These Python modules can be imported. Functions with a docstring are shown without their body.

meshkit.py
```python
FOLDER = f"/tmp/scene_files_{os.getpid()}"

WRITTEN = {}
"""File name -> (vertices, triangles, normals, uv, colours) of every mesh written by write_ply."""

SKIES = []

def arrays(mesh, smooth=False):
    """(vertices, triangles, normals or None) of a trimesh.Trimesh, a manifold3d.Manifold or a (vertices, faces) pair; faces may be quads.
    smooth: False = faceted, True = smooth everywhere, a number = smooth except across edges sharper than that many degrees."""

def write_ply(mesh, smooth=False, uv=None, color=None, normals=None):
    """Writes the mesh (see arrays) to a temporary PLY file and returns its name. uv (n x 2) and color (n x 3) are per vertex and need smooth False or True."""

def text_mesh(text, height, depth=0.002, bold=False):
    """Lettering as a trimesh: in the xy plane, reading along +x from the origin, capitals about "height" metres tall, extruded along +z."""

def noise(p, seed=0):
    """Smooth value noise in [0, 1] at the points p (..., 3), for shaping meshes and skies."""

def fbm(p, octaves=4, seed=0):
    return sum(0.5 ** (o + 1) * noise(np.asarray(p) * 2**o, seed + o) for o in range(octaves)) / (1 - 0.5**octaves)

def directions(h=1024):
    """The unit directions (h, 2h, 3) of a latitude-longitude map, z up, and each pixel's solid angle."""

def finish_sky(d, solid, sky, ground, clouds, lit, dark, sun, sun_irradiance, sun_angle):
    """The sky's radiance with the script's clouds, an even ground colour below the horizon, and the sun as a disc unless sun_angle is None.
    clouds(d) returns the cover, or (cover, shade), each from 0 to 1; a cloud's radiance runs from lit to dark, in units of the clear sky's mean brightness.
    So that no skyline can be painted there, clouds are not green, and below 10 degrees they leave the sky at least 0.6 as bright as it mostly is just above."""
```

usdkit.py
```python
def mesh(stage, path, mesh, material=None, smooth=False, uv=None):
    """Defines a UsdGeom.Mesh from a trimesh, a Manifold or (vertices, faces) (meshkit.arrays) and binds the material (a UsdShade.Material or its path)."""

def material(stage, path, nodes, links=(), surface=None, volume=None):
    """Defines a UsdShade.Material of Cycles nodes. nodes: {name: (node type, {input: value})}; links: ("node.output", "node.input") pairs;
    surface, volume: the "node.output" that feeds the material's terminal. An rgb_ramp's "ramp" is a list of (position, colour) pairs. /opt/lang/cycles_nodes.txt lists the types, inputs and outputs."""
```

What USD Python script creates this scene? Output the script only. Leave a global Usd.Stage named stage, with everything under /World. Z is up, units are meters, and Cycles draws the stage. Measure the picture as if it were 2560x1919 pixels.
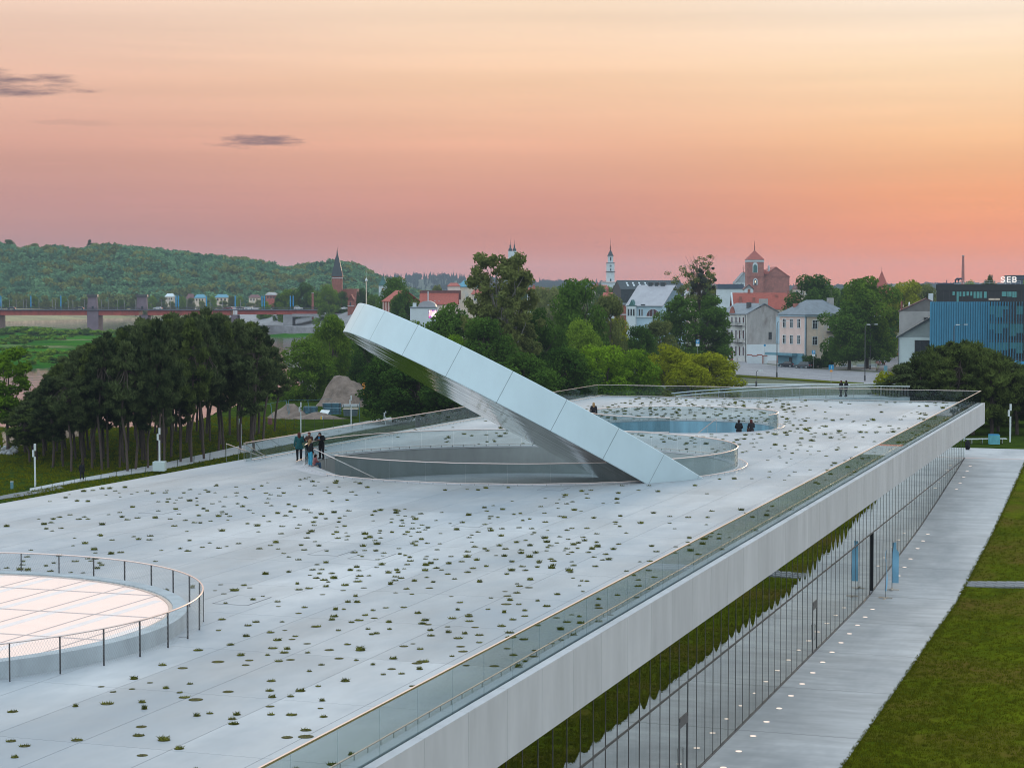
import math, random
import numpy as np, trimesh, usdkit, meshkit
import manifold3d as m3
from shapely.geometry import Polygon, Point, box as sbox
from pxr import Usd, UsdGeom, UsdLux, UsdShade, Gf, Sdf, Vt

stage = Usd.Stage.CreateInMemory()
UsdGeom.SetStageUpAxis(stage, UsdGeom.Tokens.z)
UsdGeom.SetStageMetersPerUnit(stage, 1.0)
UsdGeom.Xform.Define(stage, '/World'); UsdGeom.Scope.Define(stage, '/World/Looks')

# ------------------------------------------------------------------ camera, sky, sun, exposure
YAW = math.atan2(.3195, .9476)          # the building runs along +y; the camera looks 18.6 degrees to the left of it
PITCH = math.atan2(234.5, 4900.0)
EYE = np.array([0, 0, 10.5])            # the roof is z = 0
FPX = 4900.0                            # focal length in pixels of the 2560 wide photograph
EXPOSURE = 0.0
SKY_STRENGTH = 0.1
SUN_INTENSITY, SUN_ANGLE = 0.16, 12.0
SUN_AZ, SUN_EL = math.radians(20), math.radians(5)   # to the right of the view direction, low

cam = UsdGeom.Camera.Define(stage, '/World/camera')
cam.CreateHorizontalApertureAttr(36.0); cam.CreateVerticalApertureAttr(36.0 * 767 / 1024)
cam.CreateFocalLengthAttr(36.0 * FPX / 2560); cam.CreateClippingRangeAttr(Gf.Vec2f(0.5, 20000))
cam.CreateExposureAttr(EXPOSURE)
cam.AddTranslateOp().Set(Gf.Vec3d(*EYE)); cam.AddRotateXYZOp().Set(Gf.Vec3f(90 - math.degrees(PITCH), 0, math.degrees(YAW)))

CF = np.array([-math.sin(YAW), math.cos(YAW), 0]); CR = np.array([math.cos(YAW), math.sin(YAW), 0])
to_sun = CF * math.cos(SUN_AZ) * math.cos(SUN_EL) + CR * math.sin(SUN_AZ) * math.cos(SUN_EL) + np.array([0, 0, math.sin(SUN_EL)])
sun = UsdLux.DistantLight.Define(stage, '/World/sun')
sun.CreateIntensityAttr(SUN_INTENSITY); sun.CreateAngleAttr(SUN_ANGLE); sun.CreateNormalizeAttr(True); sun.CreateColorAttr(Gf.Vec3f(1, .74, .5))
q = Gf.Rotation(Gf.Vec3d(0, 0, 1), Gf.Vec3d(*to_sun))
sun.AddTransformOp().Set(Gf.Matrix4d().SetRotate(q))

def c10(r, g, b, k=10.0):
    f = lambda v: (v / 255 / 12.92 if v / 255 < .04045 else ((v / 255 + .055) / 1.055) ** 2.4) * k
    return (f(r), f(g), f(b))
UP1, UP2, UP3 = (9.6, 10.2, 10.6), (8.6, 10.6, 12.2), (7.4, 10.2, 12.6)
def eramp(low, hi=((.26, (9.5, 9.0, 8.0)), (.5, UP1), (.75, UP2), (1, UP3))):
    """stops by sine of elevation, squeezed by a square root so that the first degrees get room in the table"""
    return [(math.sqrt(max(0, e)), c) for e, c in [*low, *hi]]
s_ = lambda d: math.sin(math.radians(d))
LEFT = eramp([(0, c10(180, 130, 126)), (s_(1.3), c10(180, 131, 126)), (s_(2.6), c10(195, 142, 133)), (s_(4.2), c10(218, 162, 143)), (s_(6), c10(235, 187, 163)), (s_(8.4), c10(243, 211, 190)), (s_(11), c10(247, 226, 210))])
MID = eramp([(0, c10(214, 126, 104)), (s_(1.3), c10(203, 129, 110)), (s_(2.6), c10(213, 146, 126)), (s_(4.2), c10(236, 176, 145)), (s_(6), c10(247, 202, 166)), (s_(8.4), c10(251, 223, 195)), (s_(11), c10(250, 232, 215))])
RIGHT = eramp([(0, c10(246, 132, 82)), (s_(.6), c10(243, 132, 82)), (s_(1.6), c10(236, 141, 96)), (s_(2.8), c10(243, 162, 113)), (s_(4.4), c10(252, 196, 147)), (s_(6.4), c10(254, 221, 183)), (s_(8.4), c10(255, 237, 217)), (s_(11), c10(255, 242, 230))])
BACK = eramp([(0, (5.2, 6.6, 7.8)), (.1, (6.2, 8.2, 9.6)), (.2, (7.2, 9.6, 11.2))], ((.5, UP1), (.75, UP2), (1, UP3)))
SKYN = {
    'tc': ('texture_coordinate', {}), 'xyz': ('separate_xyz', {}),
    'el': ('math', {'math_type': 'maximum', 'value2': 0.0}), 'rt': ('math', {'math_type': 'sqrt'}),
    'df': ('vector_math', {'vector_type': 'x', 'transform_type': 'x', 'math_type': 'dot_product', 'vector2': tuple(CF)}),
    'dr': ('vector_math', {'math_type': 'dot_product', 'vector2': tuple(CR)}),
    'az': ('math', {'math_type': 'arctan2'}),
    'left': ('rgb_ramp', {'ramp': LEFT}), 'mid': ('rgb_ramp', {'ramp': MID}), 'right': ('rgb_ramp', {'ramp': RIGHT}), 'back': ('rgb_ramp', {'ramp': BACK}),
    'm1': ('map_range', {'range_type': 'smoothstep', 'from_min': -.27, 'from_max': 0.03, 'to_min': 0., 'to_max': 1., 'clamp': True}),
    'm2': ('map_range', {'range_type': 'smoothstep', 'from_min': 0.0, 'from_max': .25, 'to_min': 0., 'to_max': 1., 'clamp': True}),
    'm3': ('map_range', {'range_type': 'smoothstep', 'from_min': .75, 'from_max': -.15, 'to_min': 0., 'to_max': 1., 'clamp': True}),
    'x1': ('mix', {}), 'x2': ('mix', {}), 'x3': ('mix', {}), 'x4': ('mix', {'mix_type': 'add', 'fac': .008}), 'x5': ('mix', {}),
    'sky': ('sky_texture', {'sky_type': 'single_scattering', 'sun_disc': False, 'sun_elevation': SUN_EL, 'sun_rotation': math.atan2(to_sun[0], to_sun[1])}),
    'streak': ('noise_texture', {'scale': 2.2, 'detail': 4.0, 'roughness': .55}), 'smap': ('mapping', {'scale': (1, 1, 26)}), 'sramp': ('map_range', {'from_min': .3, 'from_max': .7, 'to_min': .93, 'to_max': 1.07, 'clamp': True}),
    'stc': ('combine_xyz', {}), 'smul': ('mix', {'mix_type': 'multiply', 'fac': 1.0}),
    'bg': ('background_shader', {'strength': SKY_STRENGTH}),
}
SKYN['df'] = ('vector_math', {'math_type': 'dot_product', 'vector2': tuple(CF)})
SKYL = [('tc.generated', 'xyz.vector'), ('xyz.z', 'el.value1'), ('el.value', 'rt.value1'), ('tc.generated', 'df.vector1'), ('tc.generated', 'dr.vector1'),
        ('dr.value', 'az.value1'), ('df.value', 'az.value2'), ('rt.value', 'left.fac'), ('rt.value', 'mid.fac'), ('rt.value', 'right.fac'), ('rt.value', 'back.fac'),
        ('az.value', 'm1.value'), ('az.value', 'm2.value'), ('df.value', 'm3.value'), ('m1.result', 'x1.fac'), ('left.color', 'x1.color1'), ('mid.color', 'x1.color2'),
        ('m2.result', 'x2.fac'), ('x1.color', 'x2.color1'), ('right.color', 'x2.color2'), ('m3.result', 'x3.fac'), ('x2.color', 'x3.color1'), ('back.color', 'x3.color2'),
        ('tc.generated', 'smap.vector'), ('smap.vector', 'streak.vector'), ('streak.fac', 'sramp.value'),
        ('sramp.result', 'stc.x'), ('sramp.result', 'stc.y'), ('sramp.result', 'stc.z'), ('x3.color', 'smul.color1'), ('stc.vector', 'smul.color2'),
        ('smul.color', 'x4.color1'), ('sky.color', 'x4.color2')]
# two thin grey clouds low on the left: noise-edged, each given by azimuth, elevation and size (radians)
SKYN['cnz'] = ('noise_texture', {'scale': 1.0, 'detail': 5.0, 'roughness': .6}); SKYN['cmap'] = ('mapping', {'scale': (34, 34, 210)})
SKYL += [('tc.generated', 'cmap.vector'), ('cmap.vector', 'cnz.vector')]
prev = None
for i, (a, e, wa, we, amt, nz) in enumerate([(-.266, .1015, .078, .0098, .92, 1.7), (-.130, .0745, .036, .0050, .78, 2.3), (-.215, .0825, .03, .0022, .12, 2.6)]):
    n = f'k{i}'
    SKYN[n + 'a'] = ('math', {'math_type': 'subtract', 'value2': a}); SKYN[n + 'b'] = ('math', {'math_type': 'divide', 'value2': wa}); SKYN[n + 'c'] = ('math', {'math_type': 'multiply'})
    SKYN[n + 'd'] = ('math', {'math_type': 'subtract', 'value2': e}); SKYN[n + 'e'] = ('math', {'math_type': 'divide', 'value2': we}); SKYN[n + 'f'] = ('math', {'math_type': 'multiply'})
    SKYN[n + 'g'] = ('math', {'math_type': 'add'}); SKYN[n + 'h'] = ('math', {'math_type': 'multiply_add', 'value2': nz, 'value3': .45 - nz / 2})
    SKYN[n + 'i'] = ('math', {'math_type': 'subtract'})
    SKYN[n + 'j'] = ('map_range', {'range_type': 'smoothstep', 'from_min': -.15, 'from_max': .55, 'to_min': 0., 'to_max': amt, 'clamp': True})
    SKYN[n + 'm'] = ('mix', {'color2': c10(112, 98, 108)})
    src = prev or 'x4.color'
    SKYL += [('az.value', n + 'a.value1'), (n + 'a.value', n + 'b.value1'), (n + 'b.value', n + 'c.value1'), (n + 'b.value', n + 'c.value2'),
             ('el.value', n + 'd.value1'), (n + 'd.value', n + 'e.value1'), (n + 'e.value', n + 'f.value1'), (n + 'e.value', n + 'f.value2'),
             (n + 'c.value', n + 'g.value1'), (n + 'f.value', n + 'g.value2'), ('cnz.fac', n + 'h.value1'), (n + 'h.value', n + 'i.value1'), (n + 'g.value', n + 'i.value2'),
             (n + 'i.value', n + 'j.value'), (n + 'j.result', n + 'm.fac'), (src, n + 'm.color1')]
    prev = n + 'm.color'
SKYL += [(prev, 'bg.color')]
for k in ('x5',): SKYN.pop(k)
usdkit.material(stage, '/World/Looks/sky_light', SKYN, SKYL, surface='bg.background')
dome = UsdLux.DomeLight.Define(stage, '/World/sky')
dome.CreateIntensityAttr(1.0)
UsdShade.MaterialBindingAPI.Apply(dome.GetPrim()).Bind(UsdShade.Material.Get(stage, '/World/Looks/sky_light'))
dome.GetPrim().SetCustomDataByKey('kind', 'structure')

# ------------------------------------------------------------------ helpers
def ray(x, y):
    f = CF * math.cos(PITCH) + np.array([0, 0, -math.sin(PITCH)]); u = CF * math.sin(PITCH) + np.array([0, 0, math.cos(PITCH)])
    return f + CR * (x - 1280) / FPX + u * (959.5 - y) / FPX
def on(x, y, z=0.0):
    """the point of the plane at height z that the photograph shows at pixel x, y"""
    r = ray(x, y); return EYE + r * (z - EYE[2]) / r[2]
def at(x, y, D):
    """the point D metres ahead of the camera that the photograph shows at pixel x, y"""
    r = ray(x, y); return EYE + r * D / (r @ CF)
def xd(X, D, z=0.0):
    p = CR * X + CF * D; return np.array([p[0], p[1], z])
COUNT = {}
def uniq(parent, name):
    k = (parent, name); n = COUNT.get(k, 0); COUNT[k] = n + 1
    return f'{parent}/{name}' if n == 0 else f'{parent}/{name}_{n:03d}'
def tag(prim, label=None, cat=None, group=None, kind=None):
    for k, v in (('label', label), ('category', cat), ('group', group), ('kind', kind)):
        if v: prim.SetCustomDataByKey(k, v)
def M(name): return UsdShade.Material.Get(stage, '/World/Looks/' + name)
def obj(name, mesh, mat, parent='/World', smooth=False, **kw):
    p = uniq(parent, name)
    if isinstance(mesh, MB): mesh = mesh.get()
    usdkit.mesh(stage, p, mesh, M(mat), smooth)
    if kw: tag(stage.GetPrimAtPath(p), **kw)
    return p
def xf(path, loc=(0, 0, 0), rotz=0.0, scale=None):
    x = UsdGeom.Xform.Define(stage, path); x.AddTranslateOp().Set(Gf.Vec3d(*map(float, loc))); x.AddRotateZOp().Set(float(math.degrees(rotz)))
    if scale is not None: x.AddScaleOp().Set(Gf.Vec3f(*([float(scale)] * 3 if np.ndim(scale) == 0 else map(float, scale))))
    return x.GetPrim()
def thing(name, label, cat, loc=(0, 0, 0), rotz=0.0, group=None, kind=None):
    p = uniq('/World', name); tag(xf(p, loc, rotz), label, cat, group, kind); return p
def struct(name, mesh, mat, smooth=False): return obj(name, mesh, mat, smooth=smooth, kind='structure')
def kind_of(name):
    """a class prim whose copies are placed with put()"""
    p = '/World/kinds/' + name
    stage.CreateClassPrim('/World/kinds'); x = UsdGeom.Xform.Define(stage, p); return p
def put(name, cls, label, cat, loc, rotz=0.0, scale=None, group=None):
    p = uniq('/World', name); pr = xf(p, loc, rotz, scale); pr.GetReferences().AddInternalReference(cls); pr.SetInstanceable(True)
    tag(pr, label, cat, group); return p
def instancer(name, protos, pos, scale, rotz, which, **kw):
    p = uniq('/World', name); pi = UsdGeom.PointInstancer.Define(stage, p)
    rel = pi.CreatePrototypesRel()
    for i, (mesh, mat) in enumerate(protos):
        q = f'{p}/shape_{i:03d}'; usdkit.mesh(stage, q, mesh.get() if isinstance(mesh, MB) else mesh, M(mat)); rel.AddTarget(q)
    pi.CreatePositionsAttr(Vt.Vec3fArray.FromNumpy(np.asarray(pos, np.float32)))
    scale = np.asarray(scale, np.float32); scale = np.repeat(scale[:, None], 3, 1) if scale.ndim == 1 else scale
    pi.CreateScalesAttr(Vt.Vec3fArray.FromNumpy(np.ascontiguousarray(scale)))
    pi.CreateProtoIndicesAttr(Vt.IntArray.FromNumpy(np.asarray(which, np.int32)))
    pi.CreateOrientationsAttr(Vt.QuathArray([Gf.Quath(float(math.cos(a / 2)), 0, 0, float(math.sin(a / 2))) for a in rotz]))
    tag(pi.GetPrim(), **kw); return p

class MB:
    """collects boxes, tubes and sheets into one mesh"""
    def __init__(self): self.v, self.f, self.n = [], [], 0
    def add(self, v, f):
        if isinstance(f, list): f = [(q[0], q[k], q[k + 1]) for q in f for k in range(1, len(q) - 1)]
        v, f = np.asarray(v, float), np.asarray(f, int)
        if len(f) and f.shape[1] == 4: f = np.vstack([f[:, [0, 1, 2]], f[:, [0, 2, 3]]])
        self.v.append(v); self.f.append(f + self.n); self.n += len(v); return self
    def mesh(self, m): return self.add(m.vertices, m.faces)
    def box(self, x0, x1, y0, y1, z0, z1):
        v = [(x, y, z) for z in (z0, z1) for x, y in ((x0, y0), (x1, y0), (x1, y1), (x0, y1))]
        return self.add(v, [(0, 3, 2, 1), (4, 5, 6, 7), (0, 1, 5, 4), (1, 2, 6, 5), (2, 3, 7, 6), (3, 0, 4, 7)])
    def bevbox(self, x0, x1, y0, y1, z0, z1, b=.02):
        pts = np.array([(x + sx * b * (k == 0), y + sy * b * (k == 1), z + sz * b * (k == 2)) for x, sx in ((x0, 1), (x1, -1)) for y, sy in ((y0, 1), (y1, -1)) for z, sz in ((z0, 1), (z1, -1)) for k in range(3)])
        h = trimesh.convex.convex_hull(pts); return self.add(h.vertices, h.faces)
    def obox(self, c, sx, sy, z0, z1, a):
        ca, sa = math.cos(a), math.sin(a)
        v = [(c[0] + ca * x - sa * y, c[1] + sa * x + ca * y, z) for z in (z0, z1) for x, y in ((-sx / 2, -sy / 2), (sx / 2, -sy / 2), (sx / 2, sy / 2), (-sx / 2, sy / 2))]
        return self.add(v, [(0, 3, 2, 1), (4, 5, 6, 7), (0, 1, 5, 4), (1, 2, 6, 5), (2, 3, 7, 6), (3, 0, 4, 7)])
    def tube(self, pts, r, sides=6, cap=True):
        p = np.asarray(pts, float); n = len(p); r = np.broadcast_to(r, (n,)).astype(float)
        t = np.gradient(p, axis=0); t /= np.linalg.norm(t, axis=1, keepdims=True) + 1e-12
        ref = np.array([0, 0, 1.0]) if np.abs(t[:, 2]).mean() < .8 else np.array([1.0, 0, 0])
        a = np.cross(t, ref); a /= np.linalg.norm(a, axis=1, keepdims=True) + 1e-12
        b = np.cross(t, a); g = np.arange(sides) * 2 * np.pi / sides + np.pi / sides
        v = p[:, None] + r[:, None, None] * (np.cos(g)[None, :, None] * a[:, None] + np.sin(g)[None, :, None] * b[:, None])
        v = v.reshape(-1, 3); f = []
        for i in range(n - 1):
            for k in range(sides):
                k2 = (k + 1) % sides; f.append((i * sides + k, (i + 1) * sides + k, (i + 1) * sides + k2, i * sides + k2))
        self.add(v, f)
        if cap:
            for i, fl in ((0, 1), (n - 1, -1)):
                c = np.vstack([v[i * sides:(i + 1) * sides], p[i]]); self.add(c, [(k, (k + 1) % sides, sides)[::fl] for k in range(sides)])
        return self
    def cyl(self, c, r, z0, z1, n=16, r1=None):
        return self.tube([(c[0], c[1], z0), (c[0], c[1], z1)], [r, r if r1 is None else r1], n)
    def prism(self, poly, z0, z1):
        m = trimesh.creation.extrude_polygon(poly, z1 - z0, engine='earcut'); m.apply_translation((0, 0, z0)); return self.mesh(m)
    def loft(self, ring0, ring1, cap=True):
        n = len(ring0); v = np.vstack([ring0, ring1]); self.add(v, [(k, (k + 1) % n, n + (k + 1) % n, n + k) for k in range(n)])
        if cap:
            for r, fl in ((ring0, -1), (ring1, 1)):
                c = np.mean(r, 0); self.add(np.vstack([r, c]), [(k, (k + 1) % n, n)[::fl] for k in range(n)])
        return self
    def get(self): return (np.vstack(self.v), np.vstack(self.f)) if self.v else (np.zeros((0, 3)), np.zeros((0, 3), int))
def moved(mb, loc, rotz=0.0):
    v, f = mb.get(); c, s = math.cos(rotz), math.sin(rotz)
    return (np.stack([c * v[:, 0] - s * v[:, 1] + loc[0], s * v[:, 0] + c * v[:, 1] + loc[1], v[:, 2] + loc[2]], 1), f)

# ------------------------------------------------------------------ materials
def pm(name, col, rough=.6, var=.15, scale=2.0, detail=4.0, bump=0.0, bscale=None, metallic=0.0, spec=.5, island=0.0, stretch=(1, 1, 1), col2=None, obj_rand=0.0, coords='position', extra=None, cells=None):
    col = np.array(col, float); c1 = np.array(col2, float) if col2 is not None else np.clip(col * (1 - var), 0, 1); c2 = np.clip(col * (1 + var), 0, 1) if col2 is None else col
    n = {'p': ('principled_bsdf', {'roughness': rough, 'metallic': metallic, 'specular_ior_level': spec}), 'g': ('geometry', {}), 'mp': ('mapping', {'scale': stretch}),
         'n': ('noise_texture', {'scale': scale, 'detail': detail, 'roughness': .6}), 'r': ('rgb_ramp', {'ramp': [(.3, tuple(c1)), (.7, tuple(c2))]})}
    L = [('mp.vector', 'n.vector'), ('n.fac', 'r.fac')]
    if coords == 'position': L.append(('g.position', 'mp.vector'))
    else: n['tc'] = ('texture_coordinate', {}); L.append(('tc.object', 'mp.vector'))
    out = 'r.color'
    if cells:
        sx, sy, ox, oy, amt = cells
        n.update(cm=('vector_math', {'math_type': 'subtract', 'vector2': (ox, oy, 0)}), cd=('vector_math', {'math_type': 'multiply', 'vector2': (1 / sx if sx else 0, 1 / sy if sy else 0, 0)}), cf=('vector_math', {'math_type': 'floor'}), cw=('white_noise_texture', {}), cr=('map_range', {'to_min': 1 - amt, 'to_max': 1 + amt, 'clamp': True}), cc=('combine_xyz', {}), cx=('mix', {'mix_type': 'multiply', 'fac': 1.0}))
        L += [('g.position', 'cm.vector1'), ('cm.vector', 'cd.vector1'), ('cd.vector', 'cf.vector1'), ('cf.vector', 'cw.vector'), ('cw.value', 'cr.value'), *[('cr.result', 'cc.' + a) for a in 'xyz'], (out, 'cx.color1'), ('cc.vector', 'cx.color2')]; out = 'cx.color'
    for k, amt, src in (('i', island, 'g.random_per_island'), ('o', obj_rand, 'oi.random')):
        if amt:
            if k == 'o': n['oi'] = ('object_info', {})
            n[k + 'm'] = ('map_range', {'to_min': 1 - amt, 'to_max': 1 + amt, 'clamp': True}); n[k + 'c'] = ('combine_xyz', {}); n[k + 'x'] = ('mix', {'mix_type': 'multiply', 'fac': 1.0})
            L += [(src, k + 'm.value'), *[(k + 'm.result', k + 'c.' + a) for a in 'xyz'], (out, k + 'x.color1'), (k + 'c.vector', k + 'x.color2')]; out = k + 'x.color'
    if extra:   # (scale, stretch, colour, from, to): a second noise that stains
        es, est, ec, e0, e1 = extra
        n['em'] = ('mapping', {'scale': est}); n['en'] = ('noise_texture', {'scale': es, 'detail': 5.0, 'roughness': .65}); n['er'] = ('map_range', {'from_min': e0, 'from_max': e1, 'to_min': 0., 'to_max': 1., 'clamp': True}); n['ex'] = ('mix', {'color2': ec})
        L += [('g.position', 'em.vector'), ('em.vector', 'en.vector'), ('en.fac', 'er.value'), ('er.result', 'ex.fac'), (out, 'ex.color1')]; out = 'ex.color'
    L.append((out, 'p.base_color'))
    if bump:
        n['bn'] = ('noise_texture', {'scale': bscale or scale * 6, 'detail': 4.0}); n['b'] = ('bump', {'strength': 1.0, 'distance': bump})
        L += [('mp.vector', 'bn.vector'), ('bn.fac', 'b.height'), ('b.normal', 'p.normal')]
    return usdkit.material(stage, '/World/Looks/' + name, n, L, surface='p.BSDF')
def leaf(name, c1, c2, trans=.3, scale=.35):
    n = {'g': ('geometry', {}), 'tc': ('texture_coordinate', {}), 'oi': ('object_info', {}), 'n': ('noise_texture', {'scale': scale, 'detail': 3.0}), 'hn': ('noise_texture', {'scale': 2.6, 'detail': 2.0}),
         'a': ('math', {'math_type': 'multiply', 'value2': .9}), 'ad': ('math', {'math_type': 'add'}), 'c': ('math', {'math_type': 'multiply_add', 'value2': .35, 'value3': -.62}), 'ad2': ('math', {'math_type': 'add', 'use_clamp': True}),
         'r': ('rgb_ramp', {'ramp': [(.15, c1), (.8, c2)]}), 'd': ('diffuse_bsdf', {}), 't': ('translucent_bsdf', {}), 'm': ('mix_closure', {'fac': trans})}
    L = [('tc.object', 'n.vector'), ('hn.fac', 'a.value1'), ('tc.object', 'hn.vector'), ('n.fac', 'ad.value1'), ('a.value', 'ad.value2'), ('oi.random', 'c.value1'), ('ad.value', 'ad2.value1'), ('c.value', 'ad2.value2'),
         ('ad2.value', 'r.fac'), ('r.color', 'd.color'), ('r.color', 't.color'), ('d.BSDF', 'm.closure1'), ('t.BSDF', 'm.closure2')]
    return usdkit.material(stage, '/World/Looks/' + name, n, L, surface='m.closure')
def emis(name, col, strength): return usdkit.material(stage, '/World/Looks/' + name, {'e': ('emission', {'color': col, 'strength': strength})}, [], surface='e.emission')
def pane(name, tint, gloss, ior=1.5, rough=0.0, boost=0.0):
    """window glass: sees through (tinted) and mirrors by fresnel"""
    f0 = ((ior - 1) / (ior + 1)) ** 2
    n = {'f': ('layer_weight', {'blend': .5}), 'fp': ('math', {'math_type': 'power', 'value2': 5.0}), 'fa': ('math', {'math_type': 'multiply_add', 'value2': 1 - f0, 'value3': f0 + boost, 'use_clamp': True}), 't': ('transparent_bsdf', {'color': tint}), 'g': ('glossy_bsdf', {'color': gloss, 'roughness': rough}), 'm': ('mix_closure', {})}
    return usdkit.material(stage, '/World/Looks/' + name, n, [('f.facing', 'fp.value1'), ('fp.value', 'fa.value1'), ('fa.value', 'm.fac'), ('t.BSDF', 'm.closure1'), ('g.BSDF', 'm.closure2')], surface='m.closure')

pm('roof_concrete', (.36, .365, .375), .5, .27, .30, 9, stretch=(1, .32, 1), bump=.002, bscale=9, spec=.5, extra=(.10, (1, .55, 1), (.24, .275, .31), .44, .64), cells=(4.722, 11.76, -16.87, 16, .12))
pm('white_concrete', (.47, .455, .47), .7, .10, 1.1, 8, stretch=(1, 1, .25), spec=.3, cells=(0, 3.0, 0, 186.4 - 300, .06))
pm('curb_concrete', (.36, .39, .41), .75, .15, 1.5, 6, stretch=(1, 1, .4), spec=.3, bump=.003)
pm('court_wall', (.33, .345, .335), .6, .12, .8, 5, stretch=(1, 1, .3))
pm('blue_wall', (.13, .25, .31), .6, .35, .9, 6, stretch=(1, 1, .15))
pm('joint_dark', (.09, .09, .095), .9)
pm('disc_panel', (.50, .59, .615), .36, .05, .7, 6, island=.02, stretch=(1, 1, .4))
pm('pavement_concrete', (.45, .445, .45), .55, .22, .8, 9, stretch=(.35, 1.3, 1), spec=.45, extra=(.16, (1, .4, 1), (.29, .30, .315), .44, .66), cells=(0, 10, 0, 25, .06))
pm('paver_grey', (.22, .22, .23), .8, .3, 8)
pm('path_concrete', (.40, .41, .42), .75, .08, .8, island=.04)
pm('gravel', (.16, .165, .17), .9, .4, 14)
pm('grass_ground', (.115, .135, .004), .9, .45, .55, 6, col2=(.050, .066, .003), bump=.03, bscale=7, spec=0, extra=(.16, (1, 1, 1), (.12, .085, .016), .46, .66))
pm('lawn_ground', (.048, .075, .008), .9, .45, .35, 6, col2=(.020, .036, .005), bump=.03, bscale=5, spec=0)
pm('land_ground', (.10, .11, .055), .95, .4, .02, 5, col2=(.045, .06, .03))
pm('meadow_ground', (.055, .165, .012), .95, .3, .035, 8, col2=(.014, .060, .012), extra=(.016, (1, 1, 1), (.22, .19, .11), .57, .66), bump=.8, bscale=.3, spec=0)
pm('bank_grass', (.24, .20, .09), .95, .25, .06, 5)
pm('quay_stone', (.55, .40, .26), .85, .25, .25)
pm('quay_grey', (.24, .23, .235), .85, .25, .25)
pm('sand', (.24, .16, .11), .95, .3, .5, 5, bump=.1, bscale=1.5)
pm('soil', (.115, .105, .035), .95, .4, 9, col2=(.055, .045, .025), spec=.1)
pm('earth_mound', (.17, .125, .10), .95, .35, .8, 6, bump=.25, bscale=1.4)
pm('asphalt', (.235, .225, .235), .8, .12, .3)
pm('road_dark', (.10, .10, .11), .8, .2, .3)
pm('road_paint', (.62, .62, .64), .7)
pm('hill_floor', (.03, .05, .02), 1, .3, .03)
pm('steel', (.55, .54, .53), .28, .05, 3, metallic=1.0)
pm('rail_steel', (.82, .66, .60), .30, .03, 3, metallic=1.0)
pm('dark_metal', (.05, .047, .048), .45, .1)
pm('black_paint', (.012, .012, .013), .4, .1)
pm('white_paint', (.55, .57, .57), .45, .04)
pm('blue_paint', (.02, .22, .42), .45, .1)
pm('orange_paint', (.72, .26, .03), .5, .1)
pm('yellow_paint', (.75, .45, .05), .5, .1)
pm('red_paint', (.45, .02, .025), .4, .1)
pm('teal_paint', (.10, .33, .38), .55, .15)
pm('pallet_blue', (.05, .13, .17), .6, .35, 3)
pm('container_grey', (.10, .14, .16), .55, .2, 2)
pm('pink_plastic', (.20, .075, .08), .6, .2)
pm('bark', (.075, .055, .042), .95, .35, 3, coords='object', stretch=(1, 1, .2), bump=.02)
pm('pine_bark', (.075, .052, .042), .95, .35, 2.5, coords='object', stretch=(1, 1, .2), bump=.02)
pm('pale_bark', (.22, .20, .17), .9, .35, 2, coords='object', stretch=(1, 1, .3))
pm('bridge_red', (.36, .065, .045), .65, .25, .3, stretch=(1, 1, .3)); pm('bridge_deck', (.06, .055, .07), .7); pm('pier_stone', (.16, .115, .135), .85, .2, .25)
pm('brick_red', (.25, .085, .06), .85, .2, 1.2); pm('brick_old', (.28, .10, .075), .85, .25, .5)
pm('tile_red', (.30, .065, .042), .75, .22, 1.5, stretch=(1, 1, 3)); pm('tile_dark', (.12, .045, .042), .75, .2, 1.5)
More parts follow.
